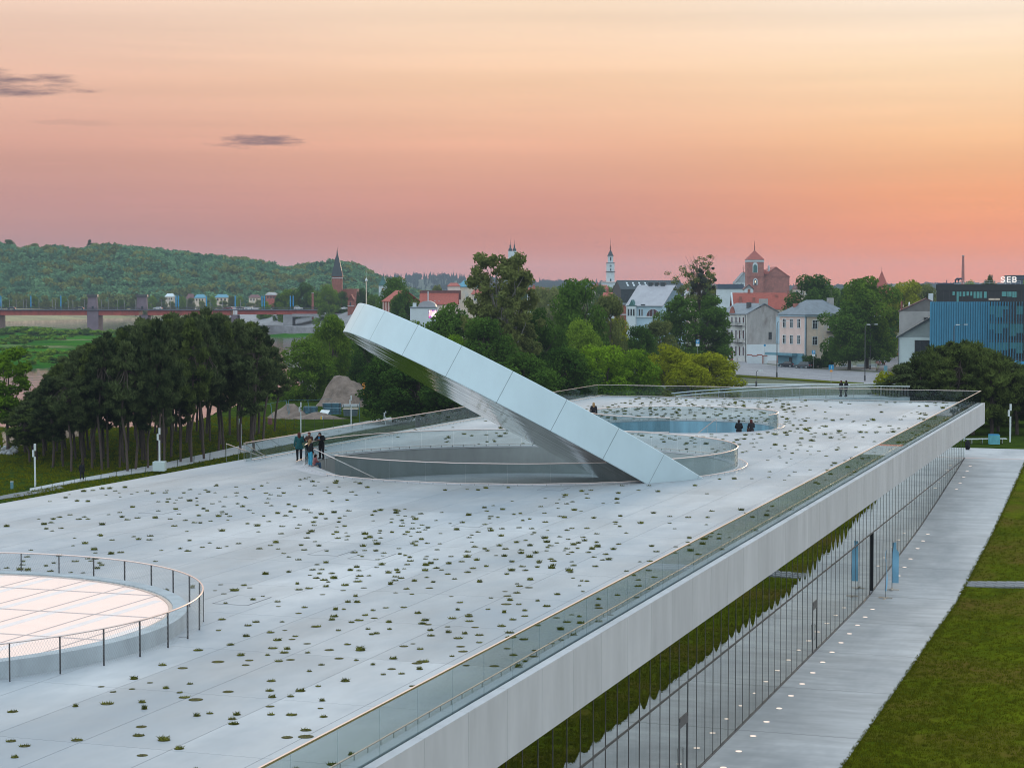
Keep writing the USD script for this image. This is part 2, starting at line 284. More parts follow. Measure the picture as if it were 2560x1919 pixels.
pm('slate', (.13, .15, .17), .55, .2, .8); pm('slate_dark', (.022, .030, .034), .5, .2, 1.0); pm('metal_roof_grey', (.30, .29, .31), .4, .1, .6); pm('green_copper', (.03, .10, .09), .5, .2, .6)
pm('blue_roof', (.06, .20, .27), .5, .15, .5); pm('navy_roof', (.035, .055, .085), .5, .15, .6)
pm('plaster_white', (.50, .54, .56), .85, .06, .4); pm('plaster_cream', (.58, .46, .36), .88, .12, .5, 6, extra=(.35, (1, 1, .5), (.40, .40, .38), .5, .7)); pm('plaster_pink', (.62, .46, .41), .88, .08, .5)
pm('plaster_blue', (.34, .45, .52), .85, .08, .5); pm('plaster_old', (.30, .285, .275), .9, .22, .45, 7, stretch=(1, 1, .35), extra=(.5, (1, 1, .4), (.19, .165, .155), .5, .72))
pm('plaster_derelict', (.50, .48, .45), .9, .25, .8, 7, extra=(.6, (1, 1, .5), (.27, .21, .18), .55, .7)); pm('concrete_grey', (.30, .285, .275), .9, .12, .4, 6)
pm('mint_wall', (.50, .57, .56), .85, .05, .4); pm('teal_panel', (.10, .22, .27), .6, .1, 1)
pm('window_dark', (.02, .022, .026), .12, .3, .7, spec=.6); pm('window_red', (.065, .022, .024), .5, .3); pm('frame_white', (.60, .66, .68), .6)
pm('fin_blue', (.045, .20, .31), .38, .12, .6, stretch=(1, 1, .15), spec=.6); pm('blind_teal', (.09, .27, .26), .8, .15, .3)
pm('mistletoe', (.018, .022, .012), 1, .4, 3, coords='object')
pm('flag_blue', (.20, .42, .58), .7, .06); pm('stone_rubble', (.28, .28, .28), .9, .4, 1.2)
for nm, c in dict(cloth_teal=(.018, .085, .09), cloth_black=(.010, .010, .012), cloth_dark=(.020, .017, .02), cloth_brown=(.06, .03, .022), denim_blue=(.05, .28, .40), denim=(.05, .10, .17), cloth_pink=(.30, .11, .11), skin=(.42, .22, .16), hair_dark=(.02, .01, .008), hair_red=(.075, .018, .013), hair_blond=(.27, .16, .075), shoe_dark=(.02, .018, .018), shoe_pale=(.35, .3, .3)).items(): pm(nm, c, .85, .12, 12, spec=.2)
for nm, c in dict(car_black=(.012, .012, .015), car_grey=(.05, .052, .055), car_red=(.22, .02, .025), car_white=(.66, .66, .66), car_wine=(.12, .012, .014)).items(): pm(nm, c, .25, .03, spec=.6)
pm('rubber', (.015, .015, .015), .8); pm('car_glass', (.03, .04, .045), .06, .1, spec=.8)
pane('railing_glass', (.82, .87, .875), (.52, .58, .58), 1.45)
pane('facade_glass', (.20, .24, .23), (.84, .88, .87), 1.9, boost=.36)
emis('lamp_glow', (1, .86, .76), 1.15); emis('sign_glow', (1, .96, .92), 1.0); emis('tail_light', (.9, .05, .06), 1.2); emis('warm_window', (1, .72, .45), 1.6)
leaf('leaf_dark', (0.022, 0.055, 0.012), (0.104, 0.187, 0.026)); leaf('leaf_mid', (0.051, 0.102, 0.013), (0.200, 0.296, 0.028)); leaf('leaf_yellow', (0.098, 0.121, 0.009), (0.309, 0.326, 0.016))
leaf('leaf_olive', (0.078, 0.101, 0.032), (0.237, 0.258, 0.075)); leaf('leaf_bright', (0.056, 0.121, 0.010), (0.194, 0.310, 0.016)); leaf('needle', (0.024, 0.039, 0.017), (0.122, 0.150, 0.054), .12, .5); leaf('needle_green', (0.025, 0.041, 0.014), (0.125, 0.158, 0.038), .15, .5)
leaf('forest_leaf', (0.037, 0.108, 0.064), (0.185, 0.323, 0.144), .2, .12); leaf('far_forest', (.02, .04, .03), (.05, .08, .05), .1, .1)
leaf('grass_blade', (0.077, 0.086, 0.002), (0.194, 0.201, 0.004), .3, .5); leaf('tuft_blade', (0.065, 0.077, 0.017), (0.244, 0.240, 0.049), .25, 3)
# the mirrored underside and the lit skylight
usdkit.material(stage, '/World/Looks/mirror', {'g': ('geometry', {}), 'n': ('noise_texture', {'scale': .55, 'detail': 2.0}), 'b': ('bump', {'strength': 1.0, 'distance': .010}), 'p': ('principled_bsdf', {'base_color': (.47, .45, .41), 'metallic': 1.0, 'roughness': .05})},
                [('g.position', 'n.vector'), ('n.fac', 'b.height'), ('b.normal', 'p.normal')], surface='p.BSDF')
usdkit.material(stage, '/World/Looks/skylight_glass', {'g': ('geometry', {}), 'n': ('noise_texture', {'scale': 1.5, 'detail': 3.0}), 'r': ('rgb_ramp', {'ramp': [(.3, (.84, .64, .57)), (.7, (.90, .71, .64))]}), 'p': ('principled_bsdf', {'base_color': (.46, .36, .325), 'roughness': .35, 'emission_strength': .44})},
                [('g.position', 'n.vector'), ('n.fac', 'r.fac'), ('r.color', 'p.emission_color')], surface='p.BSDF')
usdkit.material(stage, '/World/Looks/river_water', {'g': ('geometry', {}), 'mp': ('mapping', {'scale': (.35, .35, 1)}), 'n': ('noise_texture', {'scale': .5, 'detail': 4.0}), 'b': ('bump', {'strength': .5, 'distance': .16}), 'p': ('principled_bsdf', {'base_color': (.035, .035, .035), 'roughness': .08, 'specular_ior_level': .6})},
                [('g.position', 'mp.vector'), ('mp.vector', 'n.vector'), ('n.fac', 'b.height'), ('b.normal', 'p.normal')], surface='p.BSDF')
usdkit.material(stage, '/World/Looks/screen', {'g': ('geometry', {}), 'n': ('voronoi_texture', {'scale': 1.6}), 's': ('separate_xyz', {}), 'r': ('rgb_ramp', {'interpolate': False, 'ramp': [(0, (.9, .12, .5)), (.3, (1, .8, .85)), (.5, (.35, .12, .6)), (.62, (1, .55, .6)), (.8, (.95, .9, .9))]}), 'e': ('emission', {'strength': 1.3})},
                [('g.position', 'n.vector'), ('n.color', 's.vector'), ('s.x', 'r.fac'), ('r.color', 'e.color')], surface='e.emission')

# ------------------------------------------------------------------ the ground, the river and the hills
GV = [(-60, -9.05), (124, -9.02), (151.3, -7.62), (163.3, -6.75), (185.2, -5.02), (215, -4.95), (250, -6.2), (330, -9.3), (900, -9.3)]
def gz(v): return np.interp(v, *zip(*GV))
sm = lambda t: np.clip(t, 0, 1) ** 2 * (3 - 2 * np.clip(t, 0, 1))
def XD(x, v): return x * CR[0] + v * CR[1], x * CF[0] + v * CF[1]
def h_left(x, v):
    X, D = XD(x, v); b = np.interp(x, [-54, -20], [-8, -5]); t = sm((v - 240) / 90); t = np.maximum(t * (x > -60), sm((D - 264) / 10) * (X < -45) * 1.35)
    return b * (1 - t) + -9.28 * t + .12 * (meshkit.fbm(np.stack([x * .08, v * .08, 0 * x], -1), 3) - .5)
def grid(xs, ys, hf, keep=None):
    X, Y = np.meshgrid(xs, ys, indexing='ij'); Z = hf(X, Y); v = np.stack([X, Y, Z], -1).reshape(-1, 3); n, m = X.shape
    i, j = np.meshgrid(np.arange(n - 1), np.arange(m - 1), indexing='ij'); f = np.stack([i * m + j, (i + 1) * m + j, (i + 1) * m + j + 1, i * m + j + 1], -1).reshape(-1, 4)
    if keep is not None:
        cx, cy = (X[:-1, :-1] + X[1:, 1:]) / 2, (Y[:-1, :-1] + Y[1:, 1:]) / 2; f = f[keep(cx, cy).reshape(-1)]; u, inv = np.unique(f, return_inverse=True); v, f = v[u], inv.reshape(f.shape)
    return v, f
def pxd(*pts): return Polygon([tuple(xd(X, D)[:2]) for X, D in pts])
RIVER = pxd((-1200, 232), (-190, 270), (-120, 273), (-46, 275), (-43, 320), (-41, 400), (-70, 600), (-92, 1000), (-170, 1040), (-262, 1392), (-410, 1030), (-700, 930), (-1200, 900))
land = sbox(-5000, -500, 5000, 6000).difference(RIVER).difference(sbox(-262, 15, 75, 322).buffer(-.5))
struct('ground', MB().prism(land, -14, -9.3), 'land_ground')
struct('river', MB().prism(RIVER.buffer(3), -10.9, -10.5), 'river_water')
struct('riverbed', MB().prism(RIVER.buffer(3), -13.5, -13), 'soil')
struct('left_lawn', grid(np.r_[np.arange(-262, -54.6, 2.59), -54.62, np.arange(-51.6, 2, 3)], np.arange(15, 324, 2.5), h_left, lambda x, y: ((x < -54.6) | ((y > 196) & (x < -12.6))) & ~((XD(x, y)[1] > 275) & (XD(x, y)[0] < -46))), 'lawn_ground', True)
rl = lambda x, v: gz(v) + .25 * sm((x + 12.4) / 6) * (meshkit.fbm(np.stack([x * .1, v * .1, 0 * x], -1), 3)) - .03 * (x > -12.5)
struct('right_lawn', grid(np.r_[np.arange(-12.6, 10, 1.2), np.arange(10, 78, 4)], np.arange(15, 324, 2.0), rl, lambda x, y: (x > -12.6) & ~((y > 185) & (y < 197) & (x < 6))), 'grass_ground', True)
pv = thing('promenade', None, None, kind='structure')
for i, y in enumerate(np.arange(25, 185, 10.0)):
    ys = np.unique(np.r_[y + .02, np.linspace(y, y + 10, 6)[1:-1], y + 9.98]); obj('concrete_slab', grid(np.array([-18.3, -12.58]), ys, lambda x, v: gz(v) + .012), 'pavement_concrete', pv)
obj('joint_bed', grid(np.array([-18.3, -12.55]), np.arange(20, 187, 4.0), lambda x, v: gz(v) - .02), 'joint_dark', pv)
obj('plaza_slab', grid(np.arange(-62, 8, 3.0), np.array([185.02, 188, 191, 194, 196.5]), lambda x, v: gz(v) + .012 + (h_left(x, v) - gz(v)) * (x < -18) * sm((-18 - x) / 10)), 'pavement_concrete', pv)
fp = thing('paved_strip', None, None, kind='structure')
for k in range(60):
    x0 = -12.55 + k * .62
    for j in range(3):
        obj('paver', MB().bevbox(x0, x0 + .60, 129.5 + j * .62, 130.1 + j * .62, gz(130) - .1, gz(129.8 + j * .62) + .22 * min(1, (x0 + 12.4) / 5) + .03, .015), 'paver_grey', fp)
pa = [on(0, 1243, -7.99), on(74, 1222.5, -7.99), on(213, 1195, -7.99), on(400, 1161, -7.99), on(600, 1116, -7.99), on(781, 1078, -7.99), on(938, 1050, -7.99), on(1040, 1034, -7.99)]
pb = [on(-40, 1262, -7.99), on(74, 1229, -7.99), on(213, 1202.5, -7.99), on(400, 1175, -7.99), on(600, 1134, -7.99), on(831, 1090, -7.99), on(970, 1064, -7.99), on(1065, 1046, -7.99)]
lp = thing('riverside_path', None, None, kind='structure')
for k in range(1, 7):
    for s in range(5):
        a0, a1 = (pa[k] * (1 - t) + pa[k + 1] * t for t in (s / 5 + .004, (s + 1) / 5 - .004)); b0, b1 = (pb[k] * (1 - t) + pb[k + 1] * t for t in (s / 5 + .004, (s + 1) / 5 - .004))
        lift = np.array([0, 0, .09]); obj('path_slab', MB().add([a0 + lift, a1 + lift, b1 + lift, b0 + lift, a0, a1, b1, b0], [(0, 3, 2, 1), (4, 7, 3, 0), (7, 6, 2, 3), (6, 5, 1, 2)]), 'path_concrete', lp)
g0, g1 = [on(x, y, -7.95) for x, y in [(-30, 1245), (30, 1233), (100, 1222), (150, 1215)]], [on(x, y, -7.95) for x, y in [(-30, 1252), (40, 1242), (110, 1230), (160, 1219)]]
struct('gravel_strip', MB().add([*g0, *g1], [(k, k + 4, k + 5, k + 1) for k in range(3)]), 'gravel')
MEADOW = pxd((-420, 560), (-230, 520), (-132, 505), (-110, 560), (-140, 700), (-165, 880), (-230, 950), (-420, 960))
def meadow(poly, name, seed, step=7, hmax=1.5):
    x0, y0, x1, y1 = poly.bounds; xs, ys = np.arange(x0, x1, step), np.arange(y0, y1, step); import shapely
    d = lambda x, y: shapely.distance(shapely.points(x, y), poly.exterior) * np.where(shapely.contains_xy(poly, x, y), 1, -1)
    hf = lambda x, y: np.maximum(-10.9 + np.clip(d(x, y) / 14, -.3, 1) * (.7 + hmax * meshkit.fbm(np.stack([x * .03, y * .03, 0 * x + seed], -1), 4)), -11)
    return struct(name, grid(xs, ys, hf, lambda x, y: d(x, y) > -6), 'meadow_ground', True)
meadow(MEADOW, 'river_meadow', 1)
meadow(pxd((-300, 1000), (-236, 985), (-212, 1015), (-262, 1120), (-310, 1100)), 'river_shoal', 2, 6, .9)
meadow(pxd((-122, 880), (-92, 872), (-80, 930), (-100, 945)), 'river_islet', 3, 5, 2.0)
# far quay: a wall, then a grass slope up to the road under the hill
qa = [xd(X, D) for X, D in [(-700, 925), (-410, 1028), (-330, 1170), (-262, 1390), (-200, 1400), (-100, 1420)]]
m = MB()
for a, b in zip(qa, qa[1:]):
    n = np.array([a[1] - b[1], b[0] - a[0], 0]); n /= np.linalg.norm(n); n *= 1 if n @ CF > 0 else -1
    m.add([a + (0, 0, -12), b + (0, 0, -12), b + (0, 0, -8.9), a + (0, 0, -8.9), a + n * 2 + (0, 0, -8.9), b + n * 2 + (0, 0, -8.9)], [(0, 1, 2, 3), (3, 2, 5, 4)])
struct('far_quay', m, 'quay_stone')
qb = [xd(X * 1.02, D + 120) for X, D in [(-720, 925), (-440, 1040), (-370, 1190), (-290, 1380), (-200, 1395), (-100, 1420)]]
struct('grass_slope', MB().add([*[p + (0, 0, -8.9) for p in qa], *[p + (0, 0, -2.5) for p in qb], *[p * 1.02 + (0, 0, -9.5) for p in qb]], [(k, k + 1, k + 7, k + 6) for k in range(5)] + [(k + 6, k + 7, k + 13, k + 12) for k in range(5)]), 'bank_grass', True)
nq = [xd(X, D) for X, D in [(-150, 1042), (-118, 990), (-96, 955), (-62, 880), (-50, 780)]]
m = MB()
for a, b in zip(nq, nq[1:]): m.add([a + (0, 0, -12), b + (0, 0, -12), b + (0, 0, -7.6), a + (0, 0, -7.6), a * 1.035 + (0, 0, -7.55), b * 1.035 + (0, 0, -7.55)], [(0, 1, 2, 3), (3, 2, 5, 4)])
struct('near_quay', m, 'quay_grey')
struct('bank_slope', MB().add([*[p * 1.03 + (0, 0, -7.5) for p in nq], *[p * 1.09 + (0, 0, -.5) for p in nq], *[p * 1.3 + (0, 0, -1) for p in nq]], [(k, k + 1, k + 6, k + 5) for k in range(4)] + [(k + 5, k + 6, k + 11, k + 10) for k in range(4)]), 'quay_grey', True)
SK = [(-400, 600), (0, 606), (60, 617), (140, 614), (200, 620), (260, 609), (330, 613), (420, 623), (500, 633), (560, 641), (640, 647), (700, 663), (745, 662), (800, 653), (840, 649), (880, 656), (940, 682), (1000, 712), (1100, 735), (1400, 760)]
def h_hill(x, y):
    X, D = XD(x, y); px = 1280 + X / np.maximum(D, 1) * FPX; top = np.interp(px, *zip(*SK)); r = 10.5 + (725 - top) / FPX * 1760 - 13
    return -9.4 + (np.maximum(r, -9.4) + 9.4) * sm((D - 1440) / 300) + 2.5 * (meshkit.fbm(np.stack([x * .01, y * .01, 0 * x], -1), 3) - .5)
def cgrid(X0, X1, D0, D1, sx, sd, hf):
    a, b = np.meshgrid(np.arange(X0, X1, sx), np.arange(D0, D1, sd), indexing='ij'); x, y = a * CR[0] + b * CF[0], a * CR[1] + b * CF[1]; z = hf(x, y); n, k = a.shape
    i, j = np.meshgrid(np.arange(n - 1), np.arange(k - 1), indexing='ij'); return np.stack([x, y, z], -1).reshape(-1, 3), np.stack([i * k + j, (i + 1) * k + j, (i + 1) * k + j + 1, i * k + j + 1], -1).reshape(-1, 4)
struct('wooded_hill', cgrid(-900, 40, 1440, 2300, 22, 22, h_hill), 'hill_floor', True)
SK2 = [(700, 712), (930, 692), (1000, 688), (1100, 686), (1180, 692), (1300, 700), (1400, 702), (1520, 705), (1700, 712), (1900, 716), (2100, 714), (2250, 712), (2330, 708), (2420, 709), (2560, 707), (2800, 705)]
def h_far(x, y):
    X, D = XD(x, y); px = 1280 + X / np.maximum(D, 1) * FPX; r = 10.5 + (725 - np.interp(px, *zip(*SK2))) / FPX * 4300 - 10
    return -9.4 + (r + 9.4) * sm((D - 3300) / 900)
struct('far_hills', cgrid(-700, 1500, 3300, 5200, 60, 60, h_far), 'hill_floor', True)

# ------------------------------------------------------------------ the museum: roof, fascia, glass wall, courts, skylight
XR, XL, VF, V0 = -16.45, -54.6, 186.4, 16.0
DISC, COURT, BACK_, SKYL_ = np.array([-36.45, 111.12, 2.07]), np.array([-37.3, 112.3]), np.array([-35.6, 146.8]), np.array([-38.1, 50.69])
R_COURT, R_BACK, R_SKY = 12.75, 7.0, 9.75
circle = lambda c, r, n=96: Polygon([(c[0] + r * math.cos(a), c[1] + r * math.sin(a)) for a in np.linspace(0, 2 * np.pi, n, endpoint=False)])
holes = circle(COURT, R_COURT).union(circle(BACK_, R_BACK)).union(circle(SKYL_, R_SKY - .3))
mus = thing('museum_building', 'long low white concrete museum with a walkable roof and a glass wall on the right', 'building')
obj('roof_base', MB().prism(sbox(XL, V0, XR - .42, VF - .42).difference(holes.buffer(.2)), -.5, -.05), 'joint_dark', mus)
slabs = []
for i in range(16):
    x0, x1 = XR - .42 - (i + 1) * 2.361, XR - .42 - i * 2.361
    for j in range(29):
        y0 = 16 + j * 5.88; p = sbox(x0 + .009, y0 + .009, x1 - .009, min(y0 + 5.871, VF - .42)).difference(holes)
        for g in getattr(p, 'geoms', [p]):
            if not g.is_empty and g.area > .05:
                c = np.array(g.centroid.coords[0]); X, D = XD(*c)
                slabs.append((D, g))
slabs = [s for s in slabs if s[0] > 34]; slabs.sort(key=lambda s: s[0])
for D, g in slabs[:300]: obj('roof_slab', MB().prism(g, -.048, 0), 'roof_concrete', mus)
rest = MB()
for D, g in slabs[300:]: rest.prism(g, -.048, 0)
obj('roof_slabs', rest, 'roof_concrete', mus, kind='stuff')
for k in range(57):                                                # right fascia
    y1 = VF - k * 3.0 - .008; y0 = max(y1 - 2.984, V0)
    if y0 < y1: obj('fascia_panel', MB().bevbox(XR - .28, XR, y0, y1, -1.87, .03, .012), 'white_concrete', mus)
for k in range(13): obj('fascia_panel', MB().bevbox(XR - .30 - (k + 1) * 2.93 + .006, XR - .30 - k * 2.93 - .006, VF - .28, VF, -1.87, .03, .012), 'white_concrete', mus)
obj('roof_gutter', MB().box(XR - .42, XR - .282, V0, VF - .42, -.3, -.06).box(XL, XR - .282, VF - .42, VF - .282, -.3, -.06), 'steel', mus)
obj('soffit', MB().box(XL, XR - .3, V0, VF - .3, -1.86, -1.75), 'white_concrete', mus)
XG, YG = -18.1, 185.15
obj('end_wall', MB().box(XL + .4, XG - .25, YG - .2, YG, -9.3, -1.87).box(XL, XL + .25, V0, VF, -9.6, -.5), 'window_dark', mus)
obj('interior_floor', MB().box(XL + .5, XG - .1, V0, YG - .3, -9.3, -9.06), 'concrete_grey', mus)
obj('interior_wall', MB().box(XG - 5.2, XG - 5, V0, YG - .3, -9.05, -1.88), 'plaster_old', mus)
DOORS = {3 * 0 + k for k in ()}
ny = 12
rng = np.random.default_rng(5)
yk = [YG - k * 1.5 for k in range(103)]
doorcells = {}
for yd in (75.6, 104.6, 125.9): doorcells[int((YG - yd) / 1.5)] = yd
for k in range(102):                                                # the glass wall: one pane above and one below the transom in each bay
    y1, y0 = yk[k] - .028, yk[k + 1] + .028; zg = float(min(gz(y0), gz(y1)))
    bow = rng.uniform(.005, .013); tilt = rng.uniform(-.001, .001)
    for z0, z1 in ((-5.02, -1.88), (zg - .05, -5.10)):
        if z1 - z0 < .06 or (k in doorcells and z1 < -5): continue
        t = np.linspace(0, 1, ny + 1); xs = XG - .006 + bow * (t * t * (3 - 2 * t) - .5) + tilt * np.sin(t * 6.283)
        v = [(x, y0 + (y1 - y0) * tt, z) for z in (z0, z1) for x, tt in zip(xs, t)]
        obj('glass_pane', (np.array(v), np.array([(i, i + 1, ny + 2 + i, ny + 1 + i) for i in range(ny)])), 'facade_glass', mus, smooth=True)
    obj('mullion', MB().box(XG - .16, XG + .010, yk[k + 1] - .027, yk[k + 1] + .027, zg - .1, -1.88), 'dark_metal', mus)
obj('transom', MB().box(XG - .08, XG + .016, yk[102], YG, -5.10, -5.02), 'dark_metal', mus)
m = MB()
for a, b in zip(np.arange(30, 185, 5.0), np.arange(35, 190, 5.0)): m.add([(XG + .0, a, gz(a) - .3), (XG + .05, a, gz(a) - .3), (XG + .05, a, gz(a) + .05), (XG, a, gz(a) + .05), (XG, b, gz(b) - .3), (XG + .05, b, gz(b) - .3), (XG + .05, b, gz(b) + .05), (XG, b, gz(b) + .05)], [(3, 2, 6, 7), (2, 1, 5, 6), (0, 1, 2, 3), (4, 7, 6, 5)])
obj('base_strip', m, 'dark_metal', mus)
for k, yd in doorcells.items():
    y1, y0 = yk[k], yk[k + 1]; zg = float(gz(y0))
    if yd > 120:   # an open doorway, its dark inside painted black
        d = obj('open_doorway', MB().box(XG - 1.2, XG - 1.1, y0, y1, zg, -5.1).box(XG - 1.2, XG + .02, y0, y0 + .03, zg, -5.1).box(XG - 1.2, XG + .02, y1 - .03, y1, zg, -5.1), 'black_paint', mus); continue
    d = obj('door', MB().box(XG - .06, XG + .02, y0 + .02, y0 + .12, zg, zg + 2.6).box(XG - .06, XG + .02, y1 - .12, y1 - .02, zg, zg + 2.6).box(XG - .06, XG + .02, y0 + .12, y1 - .12, zg + 2.35, zg + 2.75).box(XG - .06, XG + .02, y0 + .12, y1 - .12, zg, zg + .1), 'dark_metal', mus)
    obj('pane', MB().box(XG - .02, XG - .01, y0 + .12, y1 - .12, zg + .1, zg + 2.35), 'facade_glass', d)
    obj('pane', MB().box(XG - .02, XG - .01, y0 + .02, y1 - .02, zg + 2.75, -5.10), 'facade_glass', d)
    obj('handle', MB().tube([(XG + .02, y0 + .2, zg + .75), (XG + .1, y0 + .2, zg + .75), (XG + .1, y0 + .2, zg + 1.55), (XG + .02, y0 + .2, zg + 1.55)], .018).tube([(XG + .02, y0 + .42, zg + .75), (XG + .1, y0 + .42, zg + .75), (XG + .1, y0 + .42, zg + 1.55), (XG + .02, y0 + .42, zg + 1.55)], .018), 'steel', d)
for i, y in enumerate(np.r_[np.arange(60, 123, 3.0), 131.95, 135.05, 138.2, 142.3, 145.5, 148.4, 168.7, 171.7, 174.7, 177.8, 180.5]):
    p = '/World/ground_light' if i == 0 else f'/World/ground_light_{i:03d}'
    if i == 0:
        t = thing('ground_light', 'round white light set flush in the pavement along the glass wall', 'ground light', (-17.17, y, gz(y)), 0, 'row of lights in the pavement along the glass wall')
        obj('rim', MB().cyl((0, 0), .16, -.05, .020, 20), 'steel', t); obj('lens', MB().cyl((0, 0), .14, 0, .032, 20), 'lamp_glow', t)
    else:
        pr = xf(uniq('/World', 'ground_light'), (-17.17, y, gz(y))); pr.GetReferences().AddInternalReference('/World/ground_light'); pr.SetInstanceable(True)
        # the reference brings its source's place along: the local ops win
        tag(pr, 'round white light set flush in the pavement along the glass wall', 'ground light', 'row of lights in the pavement along the glass wall')
# sunken courts
def ringwall(c, r, z0, z1, a0=0, a1=2 * np.pi, n=96, th=.3, mat='court_wall', name='court_wall', parent=None):
    a = np.linspace(a0, a1, n + 1); m = MB(); cs, sn = np.cos(a), np.sin(a)
    V = np.concatenate([np.stack([c[0] + rr * cs, c[1] + rr * sn, 0 * a + z], 1) for rr, z in ((r, z0), (r, z1), (r + th, z1), (r + th, z0))])
    k = n + 1; F = [(q * k + i, q * k + i + 1, ((q + 1) % 4) * k + i + 1, ((q + 1) % 4) * k + i) for q in range(4) for i in range(n)]
    return obj(name, m.add(V, F), mat, parent or mus, smooth=35)
ringwall(COURT, R_COURT, -4.2, -.002); ringwall(COURT, R_COURT + .28, -.001, .05, th=.12, mat='white_concrete', name='court_rim')
for k in range(60): a = k * 2 * np.pi / 60; ringwall(COURT, R_COURT + .02, -7.6, -4.22, a + .004, a + .1007, 2, .02, 'facade_glass', 'court_glass_pane')
obj('court_floor', MB().prism(circle(COURT, R_COURT + .4), -7.9, -7.6), 'pavement_concrete', mus)
ringwall(COURT, R_COURT + 1.5, -7.6, -4.3, n=48, mat='window_dark', name='court_interior')
ringwall(BACK_, R_BACK, -3.6, -.002, mat='blue_wall'); ringwall(BACK_, R_BACK + .25, -.001, .05, th=.12, mat='white_concrete', name='court_rim'); obj('court_floor', MB().prism(circle(BACK_, R_BACK + .3), -3.8, -3.6), 'pavement_concrete', mus)
def stairs(c, r, amid, width, n, depth, mat, rise=.17):
    ca, sa = math.cos(amid), math.sin(amid)
    for k in range(n):
        rr = r - .15 - depth * (k + .5); cc = (c[0] + ca * rr, c[1] + sa * rr)
        obj('step', MB().obox(cc, depth * 1.0, width, -rise * (k + 1) - 2.0 * (k > 3) - .3, -rise * k - .02, amid), mat, mus)
stairs(COURT, R_COURT, math.radians(216), 5.6, 14, .42, 'path_concrete'); stairs(BACK_, R_BACK, math.radians(-48), 5.5, 9, .42, 'path_concrete')
# fan of pale paving at the head of the court stairs
fan = MB(); aa = np.linspace(math.radians(203), math.radians(233), 14)
for a, b in zip(aa, aa[1:]): fan.add([(COURT[0] + r * math.cos(t), COURT[1] + r * math.sin(t), .006) for r, t in ((R_COURT - .1, a), (R_COURT + .95, a), (R_COURT + .95, b), (R_COURT - .1, b))], [(0, 1, 2, 3)])
obj('stair_apron', fan, 'white_concrete', mus)
# hatches in the roof
for x, y in ((606, 1500), (930, 1390), (400, 1278), (1180, 1310), (830, 1700 - 320), (1385, 1221)):
    c = on(x, y, .0); obj('roof_hatch', MB().bevbox(c[0] - .62, c[0] + .62, c[1] - .9, c[1] + .9, -.04, .006, .004), 'roof_concrete', mus)
    obj('hatch_frame', MB().box(c[0] - .66, c[0] + .66, c[1] - .94, c[1] + .94, -.04, .003), 'joint_dark', mus)
# glass railings
def glass_run(name, label, P, Q, inward, step=2.35, gh=1.14, z0=-.06, foot=.42):
    t = thing(name, label, 'railing'); P, Q = np.array(P, float), np.array(Q, float); L = np.linalg.norm(Q - P); d = (Q - P) / L; n = int(L / step); a = math.atan2(d[1], d[0])
    for k in range(n + 1):
        s0, s1 = k * step + .008, min((k + 1) * step - .008, L)
        if s1 - s0 < .1: continue
        c = P + d * (s0 + s1) / 2; obj('glass_panel', MB().obox(c, s1 - s0, .02, z0, gh, a), 'railing_glass', t)
    obj('top_rail', MB().obox((P + Q) / 2, L, .055, gh, gh + .045, a), 'rail_steel', t)
    inn = np.array(inward, float) * foot; fr = MB().tube([(*(P + inn), .13), (*(Q + inn), .13)], .021, 8); obj('foot_rail', fr, 'rail_steel', t)
    m = MB()
    for s in np.arange(.4, L, .78): c = P + d * s + inn; m.obox(c, .05, .012, 0, .115, a)
    obj('foot_posts', m, 'steel', t, kind='stuff'); return t
glass_run('right_glass_railing', 'long straight glass railing with foot rail along the right roof edge above the fascia', (XR - .35, V0 + 1), (XR - .35, VF - .35), (-1, 0))
glass_run('far_glass_railing', 'straight glass railing across the far end of the concrete roof', (XR - .36, VF - .36), (XL + .9, VF - .36), (0, -1))
glass_run('left_glass_railing', 'straight glass railing along the far left roof edge above the lawn', (XL + .85, 108.3), (XL + .85, VF - .4), (1, 0))
def glass_ring(name, label, c, r, a0, a1, step, rf):
    t = thing(name, label, 'railing', (c[0], c[1], 0)); n = max(2, int(r * (a1 - a0) / step)); da = (a1 - a0) / n
    arc = lambda rr, z, k=80: [(rr * math.cos(a), rr * math.sin(a), z) for a in np.linspace(a0, a1, k)]
    for k in range(n): ringwall((0, 0), r - .01, -.05, 1.14, a0 + k * da + .006 / r, a0 + (k + 1) * da - .006 / r, 5, .02, 'railing_glass', 'glass_panel', t)
    obj('top_rail', MB().tube(arc(r, 1.16), .03, 8), 'rail_steel', t, smooth=True); obj('foot_rail', MB().tube(arc(rf, .13), .021, 8), 'rail_steel', t, smooth=True)
    m = MB()
    for a in np.arange(a0 + .01, a1, .78 / rf): m.obox((rf * math.cos(a), rf * math.sin(a)), .012, .05, 0, .115, a)
    obj('foot_posts', m, 'steel', t, kind='stuff'); return t
glass_ring('court_glass_railing', 'large round glass railing circling the sunken court under the tilted disc', COURT, R_COURT + .3, math.radians(234.5 - 360), math.radians(199.5), 2.3, R_COURT + .85)
glass_ring('small_court_glass_railing', 'smaller round glass railing circling the sunken blue court near the far end', BACK_, R_BACK + .25, math.radians(-15), math.radians(276), 2.1, R_BACK + .7)
def handrail(name, label, top, direction, run, drop, posts, h=1.0, flat=.0, z=0.0):
    top, d = np.array(top, float), np.array(direction, float) / np.linalg.norm(direction); t = thing(name, label, 'handrail', (top[0], top[1], z)); P = lambda s: (d[0] * s, d[1] * s, h - drop * max(0, s - flat) / run)
    obj('rail', MB().tube([P(0), P(flat + .001), P(flat + run)], .03, 8), 'rail_steel', t)
    for s in np.linspace(0, flat + run, posts): p = P(s); obj('post', MB().tube([(p[0], p[1], p[2] - h), p], .016, 6), 'steel', t)
cdir = np.array([math.cos(math.radians(216)), math.sin(math.radians(216))])
